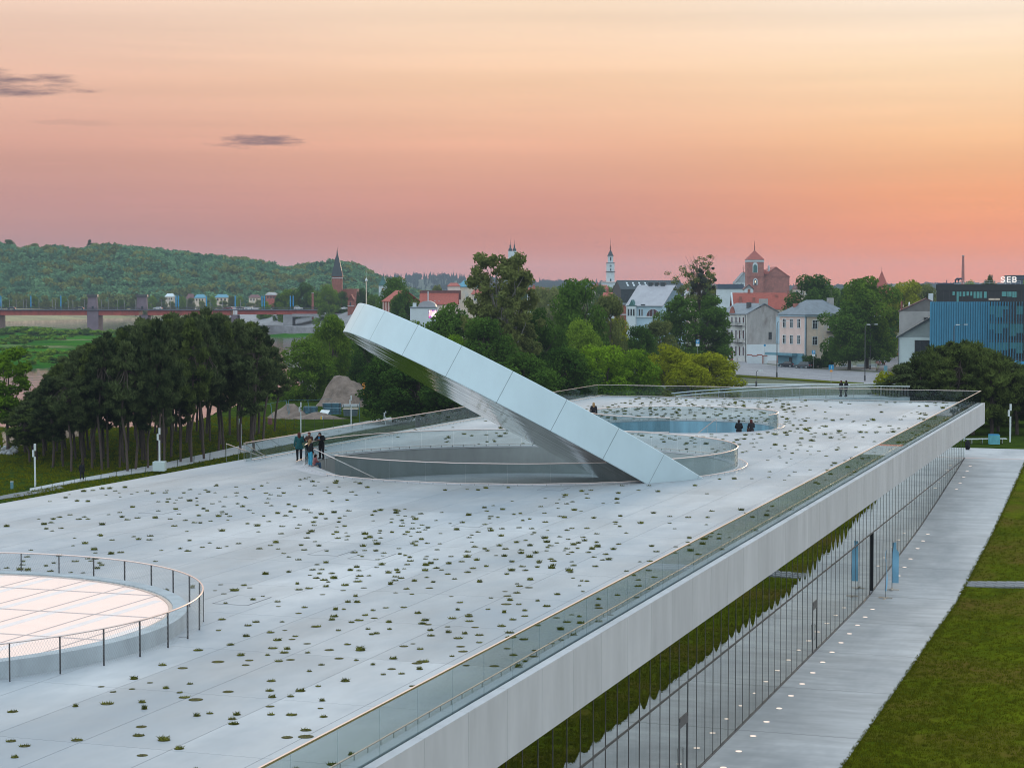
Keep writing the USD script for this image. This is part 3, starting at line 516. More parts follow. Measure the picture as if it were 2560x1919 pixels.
handrail('stair_handrail', 'sloping steel handrail going down into the round court beside the seated child', (-48.75, 107.35), COURT + (3, -6) - (-48.75, 107.35), 6.6, 2.6, 9)
handrail('stair_handrail', 'thin steel stair rail rising out of the small blue court', (-31.9, 141.9), (-1.0, 1.0), 3.5, 1.7, 4)
handrail('stair_handrail', 'leftmost sloping steel stair rail at the left edge of the roof', (-54.85, 107.9), (.25, 1), 3.4, 1.05, 4, 1.1)
handrail('stair_handrail', 'sloping steel stair rail next to the start of the left glass railing', (-53.95, 108.5), (.02, 1), 3.0, 1.05, 4, 1.1)

# tilted disc
az, tl, RD, TH = .22092, .49954, 12.527, 1.915
dd = CR * math.cos(az) + CF * math.sin(az); nn = math.sin(tl) * dd + math.cos(tl) * np.array([0, 0, 1.0]); ss = math.cos(tl) * dd - math.sin(tl) * np.array([0, 0, 1.0]); hh = np.cross(nn, ss)
dl = lambda a, r, o=0.0: DISC + o * nn + r * (np.cos(a) * ss + np.sin(a) * hh)
td = thing('tilted_disc', 'huge white disc tilted like an open lid over the round court with a mirrored underside', 'sculpture')
for k in range(24):
    a = np.radians(np.linspace(201.3 + 15 * k + .045, 201.3 + 15 * k + 14.955, 13)); V = [dl(x, RD - e, o) for o, e in ((0, .03), (.03, 0), (TH - .03, 0), (TH, .03)) for x in a]
    obj('rim_panel', (np.array(V), np.array([(q * 13 + i, q * 13 + i + 1, (q + 1) * 13 + i + 1, (q + 1) * 13 + i) for q in range(3) for i in range(12)])), 'disc_panel', td, smooth=40)
ca = np.linspace(0, 2 * np.pi, 97); V = [dl(x, RD - .05, o) for o in (.01, TH - .02) for x in ca]
obj('core', (np.array(V), np.array([(i, i + 1, 97 + i + 1, 97 + i) for i in range(96)])), 'joint_dark', td)
obj('top_cover', MB().add([dl(x, RD - .03, TH - .004) for x in ca] + [dl(0, 0, TH - .004)], [(i, i + 1, 97) for i in range(96)]), 'disc_panel', td)
rng = np.random.default_rng(11); w = .78
for k in range(-16, 17):
    lo, hi = (k - .5) * w + .003, (k + .5) * w - .003
    lo, hi = max(lo, -RD + .06), min(hi, RD - .06)
    if hi <= lo: continue
    n = 26; tlt = rng.uniform(-.005, .005); ph = rng.uniform(0, 9); V = []
    for i in range(n + 1):
        for s in (lo, hi):
            L = math.sqrt(max(0, (RD - .04) ** 2 - s * s)); u = -L + 2 * L * i / n; o = tlt * (s - (lo + hi) / 2) + .0025 * math.sin(u * .9 + ph) - .006
            V.append(DISC + ss * u + hh * s + nn * o)
    obj('mirror_strip', (np.array(V), np.array([(2 * i, 2 * i + 1, 2 * i + 3, 2 * i + 2) for i in range(n)])), 'mirror', td, smooth=True)

# round skylight, lit from inside
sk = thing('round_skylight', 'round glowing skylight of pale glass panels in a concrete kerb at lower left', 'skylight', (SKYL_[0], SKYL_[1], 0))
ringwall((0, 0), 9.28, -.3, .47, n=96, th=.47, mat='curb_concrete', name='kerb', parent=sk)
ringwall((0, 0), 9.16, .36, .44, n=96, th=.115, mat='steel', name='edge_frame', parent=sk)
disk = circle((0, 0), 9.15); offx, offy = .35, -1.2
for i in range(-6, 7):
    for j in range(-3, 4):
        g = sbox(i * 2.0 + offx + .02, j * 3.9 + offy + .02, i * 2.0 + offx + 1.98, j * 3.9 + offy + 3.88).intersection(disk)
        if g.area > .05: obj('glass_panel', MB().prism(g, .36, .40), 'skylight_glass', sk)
pm('skylight_bar', (.52, .44, .42), .5, .05); pm('skylight_beam_tone', (.80, .68, .64), .5, .05)
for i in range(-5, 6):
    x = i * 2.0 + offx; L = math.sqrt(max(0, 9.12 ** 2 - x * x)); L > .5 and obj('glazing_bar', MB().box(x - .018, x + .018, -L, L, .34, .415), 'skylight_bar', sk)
    x += .55; L = math.sqrt(max(0, 9.0 ** 2 - x * x)); obj('beam_band', MB().box(x - .16, x + .16, -L, L, .395, .403), 'skylight_beam_tone', sk)  # toned strip on top of the glass, painted for the beam beneath
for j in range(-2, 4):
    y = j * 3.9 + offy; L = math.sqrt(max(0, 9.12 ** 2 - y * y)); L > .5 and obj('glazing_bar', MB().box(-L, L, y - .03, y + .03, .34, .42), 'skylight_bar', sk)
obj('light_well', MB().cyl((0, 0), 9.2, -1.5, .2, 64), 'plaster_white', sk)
mr = thing('mesh_railing', 'curved steel post railing with wire mesh around the glowing skylight', 'railing', (SKYL_[0], SKYL_[1], 0)); RM = 10.23
for k in range(42): a = k * 2 * np.pi / 42 + .03; obj('post', MB().obox((RM * math.cos(a), RM * math.sin(a)), .05, .022, 0, 1.03, a), 'dark_metal', mr)
obj('top_rail', MB().tube([(RM * math.cos(a), RM * math.sin(a), 1.05) for a in np.linspace(0, 2 * np.pi, 121)], .026, 8, False), 'rail_steel', mr, smooth=True)
m = MB(); nw = 700
for k in range(nw):
    for sg in (1, -1):
        a = k * 2 * np.pi / nw; b = a + sg * .056; mid = (a + b) / 2
        m.tube([(RM * math.cos(a), RM * math.sin(a), .06), (RM * math.cos(mid), RM * math.sin(mid), .53), (RM * math.cos(b), RM * math.sin(b), 1.02)], .0022, 3, False)
obj('wire_mesh', m, 'steel', mr, kind='stuff')

# planting holes with grass tufts
def tuft(seed, n, h, r, spread):
    g = np.random.default_rng(seed); m = MB()
    for i in range(n):
        a, rr = g.uniform(0, 6.28), r * .85 * math.sqrt(g.uniform()); x, y = rr * math.cos(a), rr * math.sin(a); b = g.uniform(0, 6.28); L = h * g.uniform(.4, 1.25); w = .010 + .006 * g.uniform(); dx, dy = math.cos(b), math.sin(b); o = spread * g.uniform(.2, 1) * L
        m.add([(x - dy * w, y + dx * w, 0), (x + dy * w, y - dx * w, 0), (x + dx * o * .4, y + dy * o * .4, L * .6), (x + dx * o, y + dy * o, L)], [(0, 1, 2), (1, 3, 2), (0, 2, 3)])
    return m
KIND = []
for q, (n, h, sp) in enumerate([(34, .055, 1.3), (60, .070, 1.6), (14, .03, 1.2), (80, .10, 1.5)]):
    k = kind_of(['grass_hole', 'tufty_grass_hole', 'bare_grass_hole', 'tall_grass_hole'][q])
    obj('soil', MB().cyl((0, 0), .15, -.02, .006, 14), 'soil', k); obj('grass', tuft(q, n, h, .15, sp), 'tuft_blade', k); KIND.append(k)
rng = np.random.default_rng(3); cand = []
for x in np.arange(XL + .9, XR - .9, .74):
    for y in np.arange(36, VF - 1.2, .95):
        c = np.array([x, y]) + rng.uniform(-.36, .36, 2); d1, d2, d3 = (np.linalg.norm(c - o) for o in (COURT, BACK_, SKYL_))
        if d1 < R_COURT + 1.5 or d2 < R_BACK + 1.2 or d3 < 10.8: continue
        cl = meshkit.fbm(np.array([[c[0] * .17, c[1] * .11, 3.3]]), 3)[0]; f2 = meshkit.noise(np.array([[c[0] * .9, c[1] * .7, 8.1]]), 5)[0]
        dens = np.interp(c[1], [36, 60, 85, 100, 125, 150, 186], [.44, .44, .42, .25, .16, .32, .40])
        if c[0] < -49 and c[1] > 92 or (c[0] < -46 and 96 < c[1] < 118): dens *= .05
        if rng.uniform() < dens * np.clip((cl - .36) * 5.5, .04, 1.6) * (.35 + 1.3 * f2): cand.append((*c, cl))
cand.sort(key=lambda c: XD(c[0], c[1])[1])
for x, y, cl in cand[:300]:
    q = int(rng.choice(4, p=[.45, .27, .23, .05])); s = rng.uniform(.48, 1.0) * (1.35 if rng.uniform() < .12 else 1)
    put('planting_hole', KIND[q], 'round planting hole with grass in the pale concrete roof', 'planting hole', (x, y, 0), rng.uniform(0, 6.28), (s, s, rng.uniform(.75, 1.2)), 'round grass-filled planting holes in the concrete roof')
far = cand[300:]
if far:
    protos = []
    for q, (n, h, sp) in enumerate([(34, .065, 1.3), (60, .11, 1.5)]):
        protos += [(tuft(q + 7, n, h, .15, sp), 'tuft_blade'), (MB().cyl((0, 0), .15, -.02, .006, 12), 'soil')]
    P, S, R, Wh = [], [], [], []
    for x, y, cl in far:
        q = int(rng.choice(2, p=[.6, .4])); s = rng.uniform(.55, 1.05); a = rng.uniform(0, 6.28)
        if y > 130: s *= 1.35
        for w_ in (0, 1): P.append((x, y, 0)); S.append(s); R.append(a); Wh.append(2 * q + w_)
    instancer('planting_holes', protos, P, S, R, Wh, label='many small round planting holes with grass scattered over the farther part of the concrete roof', cat='planting holes', kind='stuff')

# ------------------------------------------------------------------ buildings of the town
class Bld:
    """a building whose near corner stands D metres ahead where the photograph shows pixel x; local x runs right, y away, z up from the ground"""
    def __init__(s, name, label, cat, x, D, phi=0.0, zb=-9.4):
        p = at(x, 725, D); s.D, s.S, s.x, s.zb, s.phi = D, D / FPX, x, zb, math.radians(phi)
        s.t = thing(name, label, cat, (p[0], p[1], zb), YAW + s.phi)
    def z(s, y): return 10.5 - (y - 725) * s.S - s.zb
    def add(s, name, mb, mat, parent=None, smooth=False, **kw): return obj(name, mb, mat, parent or s.t, smooth, **kw)
    def P(s, face, w, d, u, z, o): return {'F': (u, -o, z), 'R': (w + o, u, z), 'L': (-o, u, z)}[face]
    def fbox(s, mb, face, w, d, u0, u1, z0, z1, o0, o1):
        a, b = s.P(face, w, d, u0, z0, o0), s.P(face, w, d, u1, z1, o1)
        return mb.box(*[v for k in range(3) for v in (min(a[k], b[k]), max(a[k], b[k]))])
    def win(s, face, w, d, u0, u1, z0, z1, frame='frame_white', glass='window_dark', mull=1, cross=.62, fw=.1, name='window'):
        m = MB(); s.fbox(m, face, w, d, u0, u0 + fw, z0, z1, -.05, .07); s.fbox(m, face, w, d, u1 - fw, u1, z0, z1, -.05, .07); s.fbox(m, face, w, d, u0 + fw, u1 - fw, z1 - fw, z1, -.05, .07); s.fbox(m, face, w, d, u0 - .06, u1 + .06, z0 - fw, z0, -.05, .14)
        for k in range(mull): u = u0 + (u1 - u0) * (k + 1) / (mull + 1); s.fbox(m, face, w, d, u - fw * .35, u + fw * .35, z0, z1 - fw, -.05, .05)
        if cross: zc = z0 + (z1 - z0) * cross; s.fbox(m, face, w, d, u0 + fw, u1 - fw, zc - fw * .3, zc + fw * .3, -.05, .045)
        f = s.add(name, m, frame); g = MB(); s.fbox(g, face, w, d, u0 + fw * .8, u1 - fw * .8, z0, z1 - fw * .8, -.05, .02); s.add('pane', g, glass, f); return f
    def walls(s, w, d, h, mat, name='wall', gable=None, hr=0.0):
        m = MB().box(0, w, 0, d, 0, h)
        if gable == 'x': [m.add([(xx, 0, h), (xx, d, h), (xx, d / 2, h + hr)], [(0, 1, 2), (0, 2, 1)]) for xx in (0, w)]
        if gable == 'y': [m.add([(0, yy, h), (w, yy, h), (w / 2, yy, h + hr)], [(0, 1, 2), (0, 2, 1)]) for yy in (0, d)]
        return s.add(name, m, mat)
    def roof(s, w, d, h, hr, mat, ridge='x', o=.4, hip=0.0, th=.18, z0=None):
        m = MB()
        if ridge == 'x': r0, r1 = (-o + hip, d / 2, h + hr), (w + o - hip, d / 2, h + hr); C = [(-o, -o, h - hr * o / (d / 2)), (w + o, -o, h - hr * o / (d / 2)), (w + o, d + o, h - hr * o / (d / 2)), (-o, d + o, h - hr * o / (d / 2))]; F = [(0, 1, 5, 4), (2, 3, 4, 5)]; T = [(3, 0, 4), (1, 2, 5)]
        else: r0, r1 = (w / 2, -o + hip, h + hr), (w / 2, d + o - hip, h + hr); C = [(-o, -o, h - hr * o / (w / 2)), (w + o, -o, h - hr * o / (w / 2)), (w + o, d + o, h - hr * o / (w / 2)), (-o, d + o, h - hr * o / (w / 2))]; F = [(3, 0, 4, 5), (1, 2, 5, 4)]; T = [(0, 1, 4), (2, 3, 5)]
        V = np.array([*C, r0, r1]); V2 = V + (0, 0, th); tri = [(a, b, c) for q in F for a, b, c in ((q[0], q[1], q[2]), (q[0], q[2], q[3]))] + (T if hip else [])
        m.add(V2, tri).add(V, [t[::-1] for t in tri])
        ed = [(0, 1), (2, 3), (1, 2), (3, 0)] if hip else ([(0, 1), (2, 3), (1, 5), (5, 2), (3, 4), (4, 0)] if ridge == 'x' else [(3, 0), (1, 2), (0, 4), (4, 1), (2, 5), (5, 3)])
        for a, b in ed: m.add([V[a], V[b], V2[b], V2[a]], [(0, 1, 2, 3)])
        return s.add('roof', m, mat)
    def box(s, name, mat, *b, parent=None): return s.add(name, MB().box(*b), mat, parent)

# bank with blue fins
B = Bld('bank_building', 'glass office block behind blue vertical fins with SEB letters on its roof', 'office building', 2324, 430, -13)
w, d = 26.0, 20.0; zt, zr, z2 = B.z(754), B.z(711), B.z(726)
B.box('wall', 'window_dark', .3, w, .45, d, 0, zt - .25); B.box('storey_band', 'black_paint', .1, w + .2, .35, .5, zt - .9, zt - .1)
B.box('upper_storey', 'black_paint', 1.45, 20.2, 1.2, d - 2, zt - .2, z2 - 0.0); B.box('parapet', 'black_paint', 1.35, 20.3, 1.1, d - 1.9, z2, zr)
for k in range(44):
    x = .15 + k * (.515 if k < 24 else .58) - (24 * .065 if k >= 24 else 0) ; a = math.radians(np.interp(k, [0, 20, 27, 34, 44], [30, 36, 55, 78, 88]))
    B.add('fin', MB().obox((x + .2, .0), .50, .06, .6, zt, a), 'fin_blue')
rng = np.random.default_rng(21)
for fl in range(4):
    za = 1.0 + fl * (zt - 1.2) / 4
    for k in range(9):
        u = 12.6 + k * 1.48; hh2 = (zt - 1.2) / 4 - .55; r = rng.uniform(.25, .8)
        if rng.uniform() < .72: B.box('blind', 'blind_teal', u + .08, u + 1.38, .40, .44, za + hh2 * (1 - r), za + hh2)
    B.box('floor_band', 'dark_metal', 12, w, .36, .44, za - .5, za)
for u, wd, hp in [(4.9, .5, .35), (5.8, .45, 1.0), (6.4, .38, .45), (7.1, .5, .45), (7.9, .5, .38), (8.7, .4, .38), (9.4, .55, .62), (10.1, .55, .62), (10.8, .45, .6), (11.6, .6, .6), (15.4, .95, .45), (16.5, .95, .48), (17.6, .9, .55)]: B.box('blind', 'blind_teal', u, u + wd, 1.10, 1.17, z2 - .25 - hp * 2.3, z2 - .25)
for k in range(14): B.box('mullion', 'dark_metal', 1.5 + k * 1.38, 1.56 + k * 1.38, 1.08, 1.19, zt, z2)
B.box('warm_room', 'plaster_cream', 12.6, 15.0, 1.12, 1.18, zt + .35, zt + .75)
m = MB()
for k in range(13): m.tube([(6.2 + k * 1.1, 3, zr), (6.2 + k * 1.1, 3, zr + .75)], .03, 4)
for zz in (.4, .75): m.tube([(6.2, 3, zr + zz), (19.4, 3, zr + zz)], .03, 4)
B.add('roof_railing', m, 'white_paint')
B.add('roof_duct', MB().box(1.6, 5.2, 4, 6, zr, zr + .3).tube([(5.5, 4, zr), (5.5, 4, zr + 1), (5.9, 4, zr + 1.3), (6.3, 4, zr + 1.2)], .22, 8).tube([(6.1, 4.3, zr), (6.1, 4.3, zr + 1), (6.5, 4.3, zr + 1.3), (6.9, 4.3, zr + 1.2)], .22, 8).tube([(3.6, 4, zr), (3.6, 4, zr + .95)], .1, 6), 'navy_roof')
for ch, x in (('S', 15.0), ('E', 16.28), ('B', 17.42)):
    tm = meshkit.text_mesh(ch, 1.22, .12, True); v = np.array(tm.vertices); v = np.stack([v[:, 0] + x, 1.0 - v[:, 2], v[:, 1] + zr + .45], 1); B.add('letter', MB().add(v, tm.faces), 'sign_glow')
for x in (16.14, 17.27): B.box('sign_bar', 'white_paint', x, x + .06, .9, 1.0, zr + .1, zr + 1.75)
B = Bld('dark_office', 'dark blue flat office block at the far right edge behind the bank sign', 'office building', 2528, 900); B.box('wall', 'navy_roof', 0, 14, 0, 12, 0, B.z(690)); B.box('roof_edge', 'dark_metal', -.3, 14, -.3, 12, B.z(690), B.z(688)); B.box('window_strip', 'window_dark', 2, 13, -.08, .1, B.z(700), B.z(697))
B = Bld('brick_chimney', 'tall thin brick factory chimney against the orange sky', 'chimney', 2407, 1500)
B.add('shaft', MB().tube([(0, 0, 0), (0, 0, B.z(639))], [1.9, .75], 12, True), 'brick_old', smooth=40); B.add('rim', MB().cyl((0, 0), .9, B.z(641), B.z(638.5), 12), 'concrete_grey')
# grey gable house and the white one in front of it
B = Bld('grey_house', 'tall house with a bare grey gable wall beside the bank', 'house', 2249, 470, -11); w, d, h = 12.5, 11, B.z(778); B.walls(w, d, h, 'concrete_grey', gable='y', hr=3.0); B.roof(w, d, h, 3.0, 'tile_dark', 'y', .25)
B.add('chimney', MB().box(6.8, 7.9, 1, 2, h + 2, h + 4.3), 'plaster_white'); B.add('chimney', MB().box(.3, .7, 2, 2.5, h + .2, h + 2.4), 'brick_old'); v = trimesh.creation.icosphere(2, .65); v.apply_scale((.35, 1, 1)); v.apply_translation((2.3, .6, h + 1.6)); B.add('satellite_dish', MB().mesh(v), 'white_paint', smooth=True)
B = Bld('white_house', 'white rendered house with a dark sloping verge and one wide window', 'house', 2247, 440, -11); w, d, h = 15, 10, B.z(843); B.walls(w, d, h, 'mint_wall', gable='y', hr=4.6); B.roof(w, d, h, 4.6, 'slate_dark', 'y', .5, th=.3); B.win('F', w, d, 3.6, 7.6, B.z(879), B.z(850), 'black_paint', 'window_dark', 2, 0, .22)
B.add('downpipe', MB().tube([(.1, -.15, 0), (.1, -.15, h - .3)], .09, 6), 'dark_metal'); B.add('chimney', MB().box(5.6, 6.6, 4, 5, h + 2, h + 4.4), 'black_paint')
# beige corner house
B = Bld('beige_house', 'peeling pink and beige two-storey corner house with a grey hipped roof', 'house', 2013, 500, 33); w, d, h = 15.0, 9.8, B.z(784)
B.box('wall', 'plaster_cream', 0, w, 0, d, 0, h); B.box('side_wall', 'plaster_pink', -.012, .1, .0, d, 3.7, h - .02); B.box('cornice', 'plaster_blue', -.35, w + .35, -.35, d + .35, h - .75, h - .02); B.roof(w, d, h, 3.3, 'slate', 'x', .55, hip=5.2)
B.box('corner_pilaster', 'plaster_blue', -.1, .55, -.1, .0, 0, h - .76); B.box('ground_floor', 'teal_panel', -.5, -.06, .3, d, 0, 3.7); B.box('door', 'window_dark', -.56, -.5, 4.2, 5.4, 0, 2.6); B.box('canopy', 'teal_panel', -2.2, -.5, 2.4, d + 3.2, 3.1, 3.75)
for zt_, zb_ in ((797, 819), (838, 859.5)):
    for u in (1.7, 4.5, 7.3): B.win('L', w, d, u, u + 1.25, B.z(zb_), B.z(zt_))
    for u in (2.5, 8.0): B.win('F', w, d, u, u + 1.75, B.z(zb_ + 2), B.z(zt_ + 3))
B.win('F', w, d, 2.6, 4.2, .9, 2.6); B.add('balcony', MB().box(7.4, 10.4, -1.1, 0, B.z(831), B.z(829)).box(7.4, 10.4, -1.1, -1.05, B.z(829), B.z(821)), 'dark_metal'); B.add('downpipe', MB().tube([(.3, -.2, .2), (.3, -.2, h - .8)], .09, 6), 'dark_metal')
B.box('chimney', 'brick_old', 2, 3, 6, 7, h + .8, h + 2.6); B.box('chimney', 'concrete_grey', 11.4, 13.0, 3.5, 4.5, h + 2, h + 4.0)
# derelict house with balconies
B = Bld('derelict_house', 'derelict three-storey house with iron balconies and a bare plaster gable', 'house', 1866, 540, 30); w, d, h = 12.2, 12.6, B.z(785)
B.box('wall', 'plaster_derelict', 0, .25, 0, d, 0, h); B.add('gable_wall', MB().box(.25, w, .0, d, 0, h).add([(0, 0, h), (w, 0, h), (w * .57, 0, h + 2.7)], [(0, 1, 2)]), 'plaster_old'); B.box('whitewashed_base', 'plaster_white', .2, w, -.06, 0, 0, B.z(861)); B.box('pale_strip', 'plaster_blue', w - 1.9, w + .02, -.05, 0, B.z(860), h - .8)
B.roof(w, d, h, 2.8, 'slate', 'y', .3); B.box('chimney', 'concrete_grey', 5.2, 7.6, .2, 1.2, h + 1.5, h + 4.2); B.box('chimney', 'dark_metal', 3.0, 4.0, 3, 4, h + 1.5, h + 3.2)
B.add('parapet_gable', MB().add([(-.05, 5.2, h - .3), (-.05, 7.9, h - .3), (-.05, 7.3, h + 1.4), (-.05, 6.5, h + 2.2), (-.05, 5.8, h + 1.4)], [(0, 1, 2), (0, 2, 4), (4, 2, 3)]).add([(.25, 5.2, h - .3), (.25, 7.9, h - .3), (.25, 7.3, h + 1.4), (.25, 6.5, h + 2.2), (.25, 5.8, h + 1.4)], [(2, 1, 0), (4, 2, 0), (3, 2, 4)]), 'brick_old')
for zt_, zb_ in ((792, 807), (825, 847), (866, 889)):
    for u in (.8, 2.5, 4.2, 6.1, 8.0, 9.6, 11.2): B.win('L', w, d, u, u + .85, B.z(zb_), B.z(zt_), 'plaster_white', 'window_red', 0, 0, .1)
B.win('F', w, d, w - 4.6, w - 3.3, B.z(849), B.z(830), 'plaster_old', 'window_dark', 0, 0, .08)
for zz in (815, 857):
    B.box('ledge', 'plaster_old', -.18, .0, 0, d, B.z(zz) - .1, B.z(zz) + .15)
    for y0 in (1.6, 8.6):
        m = MB().box(-1.2, -.0, y0, y0 + 3.4, B.z(zz), B.z(zz) + .18).box(-1.2, -1.16, y0, y0 + 3.4, B.z(zz) + 1.0, B.z(zz) + 1.08)
        for k in range(12): m.box(-1.2, -1.17, y0 + k * .3, y0 + k * .3 + .04, B.z(zz) + .18, B.z(zz) + 1.0)
        B.add('balcony', m, 'dark_metal')
B.add('door', MB().box(-.08, .0, 6.0, 7.1, 0, 2.9), 'brick_old'); B.add('downpipe', MB().tube([(-.12, .15, 0), (-.12, .15, h - .3)], .09, 6), 'dark_metal')
W = Bld('yard_wall', 'low white yard wall in panels with red brick caps before the derelict house', 'wall', 1869, 528, -6)
for k in range(9):
    if k in (4, 5): continue
    x = k * 1.35; W.box('wall_panel', 'plaster_white' if k < 5 else 'plaster_cream', x + .3, x + 1.35, 0, .2, 0, 2.0); W.box('pier', 'brick_old' if k > 2 else 'plaster_white', x, x + .3, -.05, .25, 0, 2.35); W.box('brick_cap', 'brick_red', x - .1, x + 1.35, -.12, .32, 2.35 - .25 * (k % 2), 2.62 - .25 * (k % 2))
# dark modern gabled block, white base
B = Bld('black_house', 'long modern black metal house with four pairs of roof windows above a white base', 'house', 1552, 620, 13); w, d, h = 21, 9, B.z(724); B.box('base_wall', 'plaster_white', .1, w, .1, d, 0, B.z(757)); B.add('wall', MB().box(0, w, 0, d, B.z(757), h).add([(0, 0, h), (0, d, h), (0, d / 2, B.z(702))], [(0, 2, 1)]), 'slate_dark'); hr = B.z(702) - h; B.roof(w, d, h, hr, 'slate_dark', 'x', .05)
for k in range(4):
    for q in range(2): y0 = (.33 + .25 * q) * d / 2; x0 = 2.6 + k * 2.0 ; zz = lambda y: h + hr * y / (d / 2) + .22; m = MB().add([(x0, y0, zz(y0)), (x0 + .62, y0, zz(y0)), (x0 + .62, y0 + .85, zz(y0 + .85)), (x0, y0 + .85, zz(y0 + .85))], [(0, 1, 2, 3)]); B.add('roof_window', m, 'plaster_white')
for k in range(30): x0 = .3 + k * .7; B.add('standing_seam', MB().add([(x0, 0, h + .17), (x0 + .05, 0, h + .17), (x0 + .05, d / 2, h + hr + .21), (x0, d / 2, h + hr + .21), (x0, 0, h + .24), (x0 + .05, 0, h + .24), (x0 + .05, d / 2, h + hr + .27), (x0, d / 2, h + hr + .27)], [(4, 5, 6, 7), (0, 4, 7, 3), (5, 1, 2, 6)]), 'slate_dark')
for k in range(3): B.win('F', w, d, 1.3 + k * 2.1, 2.2 + k * 2.1, B.z(756), B.z(735), 'slate_dark', 'window_dark', 0, 0, .08)
B = Bld('red_annex', 'small brick-red annex left of the black metal house', 'house', 1538, 600); B.box('wall', 'brick_red', 0, 3.4, 0, 4, 0, B.z(762)); B.box('cornice', 'plaster_white', -.1, 3.5, -.1, 4, B.z(787), B.z(785)); B.box('roof', 'slate', -.2, 3.6, -.2, 4.2, B.z(762), B.z(759))
# pale blue house
B = Bld('pale_blue_house', 'pale blue house with a large half-round window and steep grey metal roof', 'house', 1568, 560, -28); w, d, h = 10.9, 17, B.z(763); B.walls(w, d, h, 'plaster_blue', gable='x', hr=5.6); B.roof(w, d, h, 5.6, 'metal_roof_grey', 'x', .4)
B.box('cornice', 'plaster_white', -.2, w + .2, -.25, 0, B.z(793), B.z(790)); B.box('valley', 'slate_dark', 4.4, 5.6, -.3, .5, h - .3, h + .3); B.add('ridge_vents', MB().box(3, 4.2, d / 2 - .5, d / 2 + .5, h + 5.4, h + 6.5).box(5, 6, d / 2 - .5, d / 2 + .5, h + 5.4, h + 6.5).box(6.8, 8.2, d / 2 - .5, d / 2 + .5, h + 5.4, h + 6.5), 'slate_dark')
cx, R_ = 8.1, 2.0; a = np.linspace(0, np.pi, 17); z0_ = B.z(790); fr = MB().loft(np.array([(cx + (R_ + .15) * math.cos(t), -.07, z0_ + (R_ + .15) * math.sin(t)) for t in a]), np.array([(cx + (R_ + .15) * math.cos(t), 0, z0_ + (R_ + .15) * math.sin(t)) for t in a])); f_ = B.add('window', fr, 'plaster_white')
B.add('pane', MB().loft(np.array([(cx + R_ * math.cos(t), -.10, z0_ + .02 + R_ * math.sin(t)) for t in a]), np.array([(cx + R_ * math.cos(t), -.05, z0_ + .02 + R_ * math.sin(t)) for t in a])), 'window_red', f_); B.add('glazing_bars', MB().box(cx - .09, cx + .09, -.13, -.08, z0_, z0_ + R_).box(cx - 1.1, cx - 1.04, -.13, -.1, z0_, z0_ + 1.6).box(cx + 1.04, cx + 1.1, -.13, -.1, z0_, z0_ + 1.6), 'plaster_blue', f_)
B.add('bay', MB().box(.4, 3.0, -.9, 0, 0, h - .2), 'plaster_white'); B.add('bay_gable', MB().prism(Polygon([(.3, -1), (3.1, -1), (3.1, 0), (.3, 0)]), h - .2, h).add([(.9, -.8, h), (2.5, -.8, h), (1.7, -.8, h + 1.6), (1.7, 1.0, h + 1.6), (.9, 1, h), (2.5, 1, h)], [(0, 1, 2), (1, 5, 3), (1, 3, 2), (4, 0, 2), (4, 2, 3)]), 'green_copper')
for u in (.6, 1.45, 2.25): B.add('window', MB().box(u, u + .5, -.96, -.9, B.z(789), B.z(772)), 'window_dark')
for u in (3.6, 4.4): B.win('F', w, d, u, u + .55, B.z(789), B.z(772), 'plaster_white', 'window_dark', 0, 0, .07)
for k in range(5): B.win('R', w, d, 2 + k * 1.9, 2.8 + k * 1.9, B.z(857), B.z(838), 'plaster_white', 'window_dark', 0, .6, .08)
for u in (7.2, 9.2): B.win('F', w, d, u, u + .6, B.z(826), B.z(807), 'plaster_white', 'window_dark', 0, .6, .08)
# roofs behind the street
B = Bld('red_roofed_house', 'long house with a bright red tiled roof behind the derelict house', 'house', 1834, 640, 0); w, d, h = 17.3, 9, B.z(771); B.box('wall', 'plaster_cream', 0, w, 0, d, 0, h); hr = B.z(733) - h; B.roof(w, d, h, hr, 'tile_red', 'x', .3); B.add('verge', MB().add([(-.45, -.3, h), (.05, -.3, h), (.05, d / 2, h + hr + .3), (-.45, d / 2, h + hr + .3)], [(0, 1, 2, 3)]), 'plaster_white')
for x, y, hh2 in ((2.1, 1.5, 2.2), (5.2, 4.2, 1.7), (6.4, 1.0, 2.5), (14, 3, 1.2)): B.box('chimney', 'brick_old', x, x + .8, y, y + .8, h + hr * y / (d / 2), h + hr * y / (d / 2) + hh2)
B = Bld('navy_roofed_block', 'low block with a long dark navy roof left of the brick tower', 'house', 1795, 900); B.box('wall', 'plaster_white', 0, 11.6, 0, 8, 0, B.z(722)); B.box('roof', 'navy_roof', -.2, 11.8, -.3, 8, B.z(722), B.z(710))
B = Bld('white_gabled_house', 'small white gabled house at the foot of the brick tower', 'house', 1861, 800); w, h = 3.6, B.z(722); B.walls(w, 6, h, 'plaster_white', gable='y', hr=1.6); B.roof(w, 6, h, 1.7, 'tile_dark', 'y', .35)
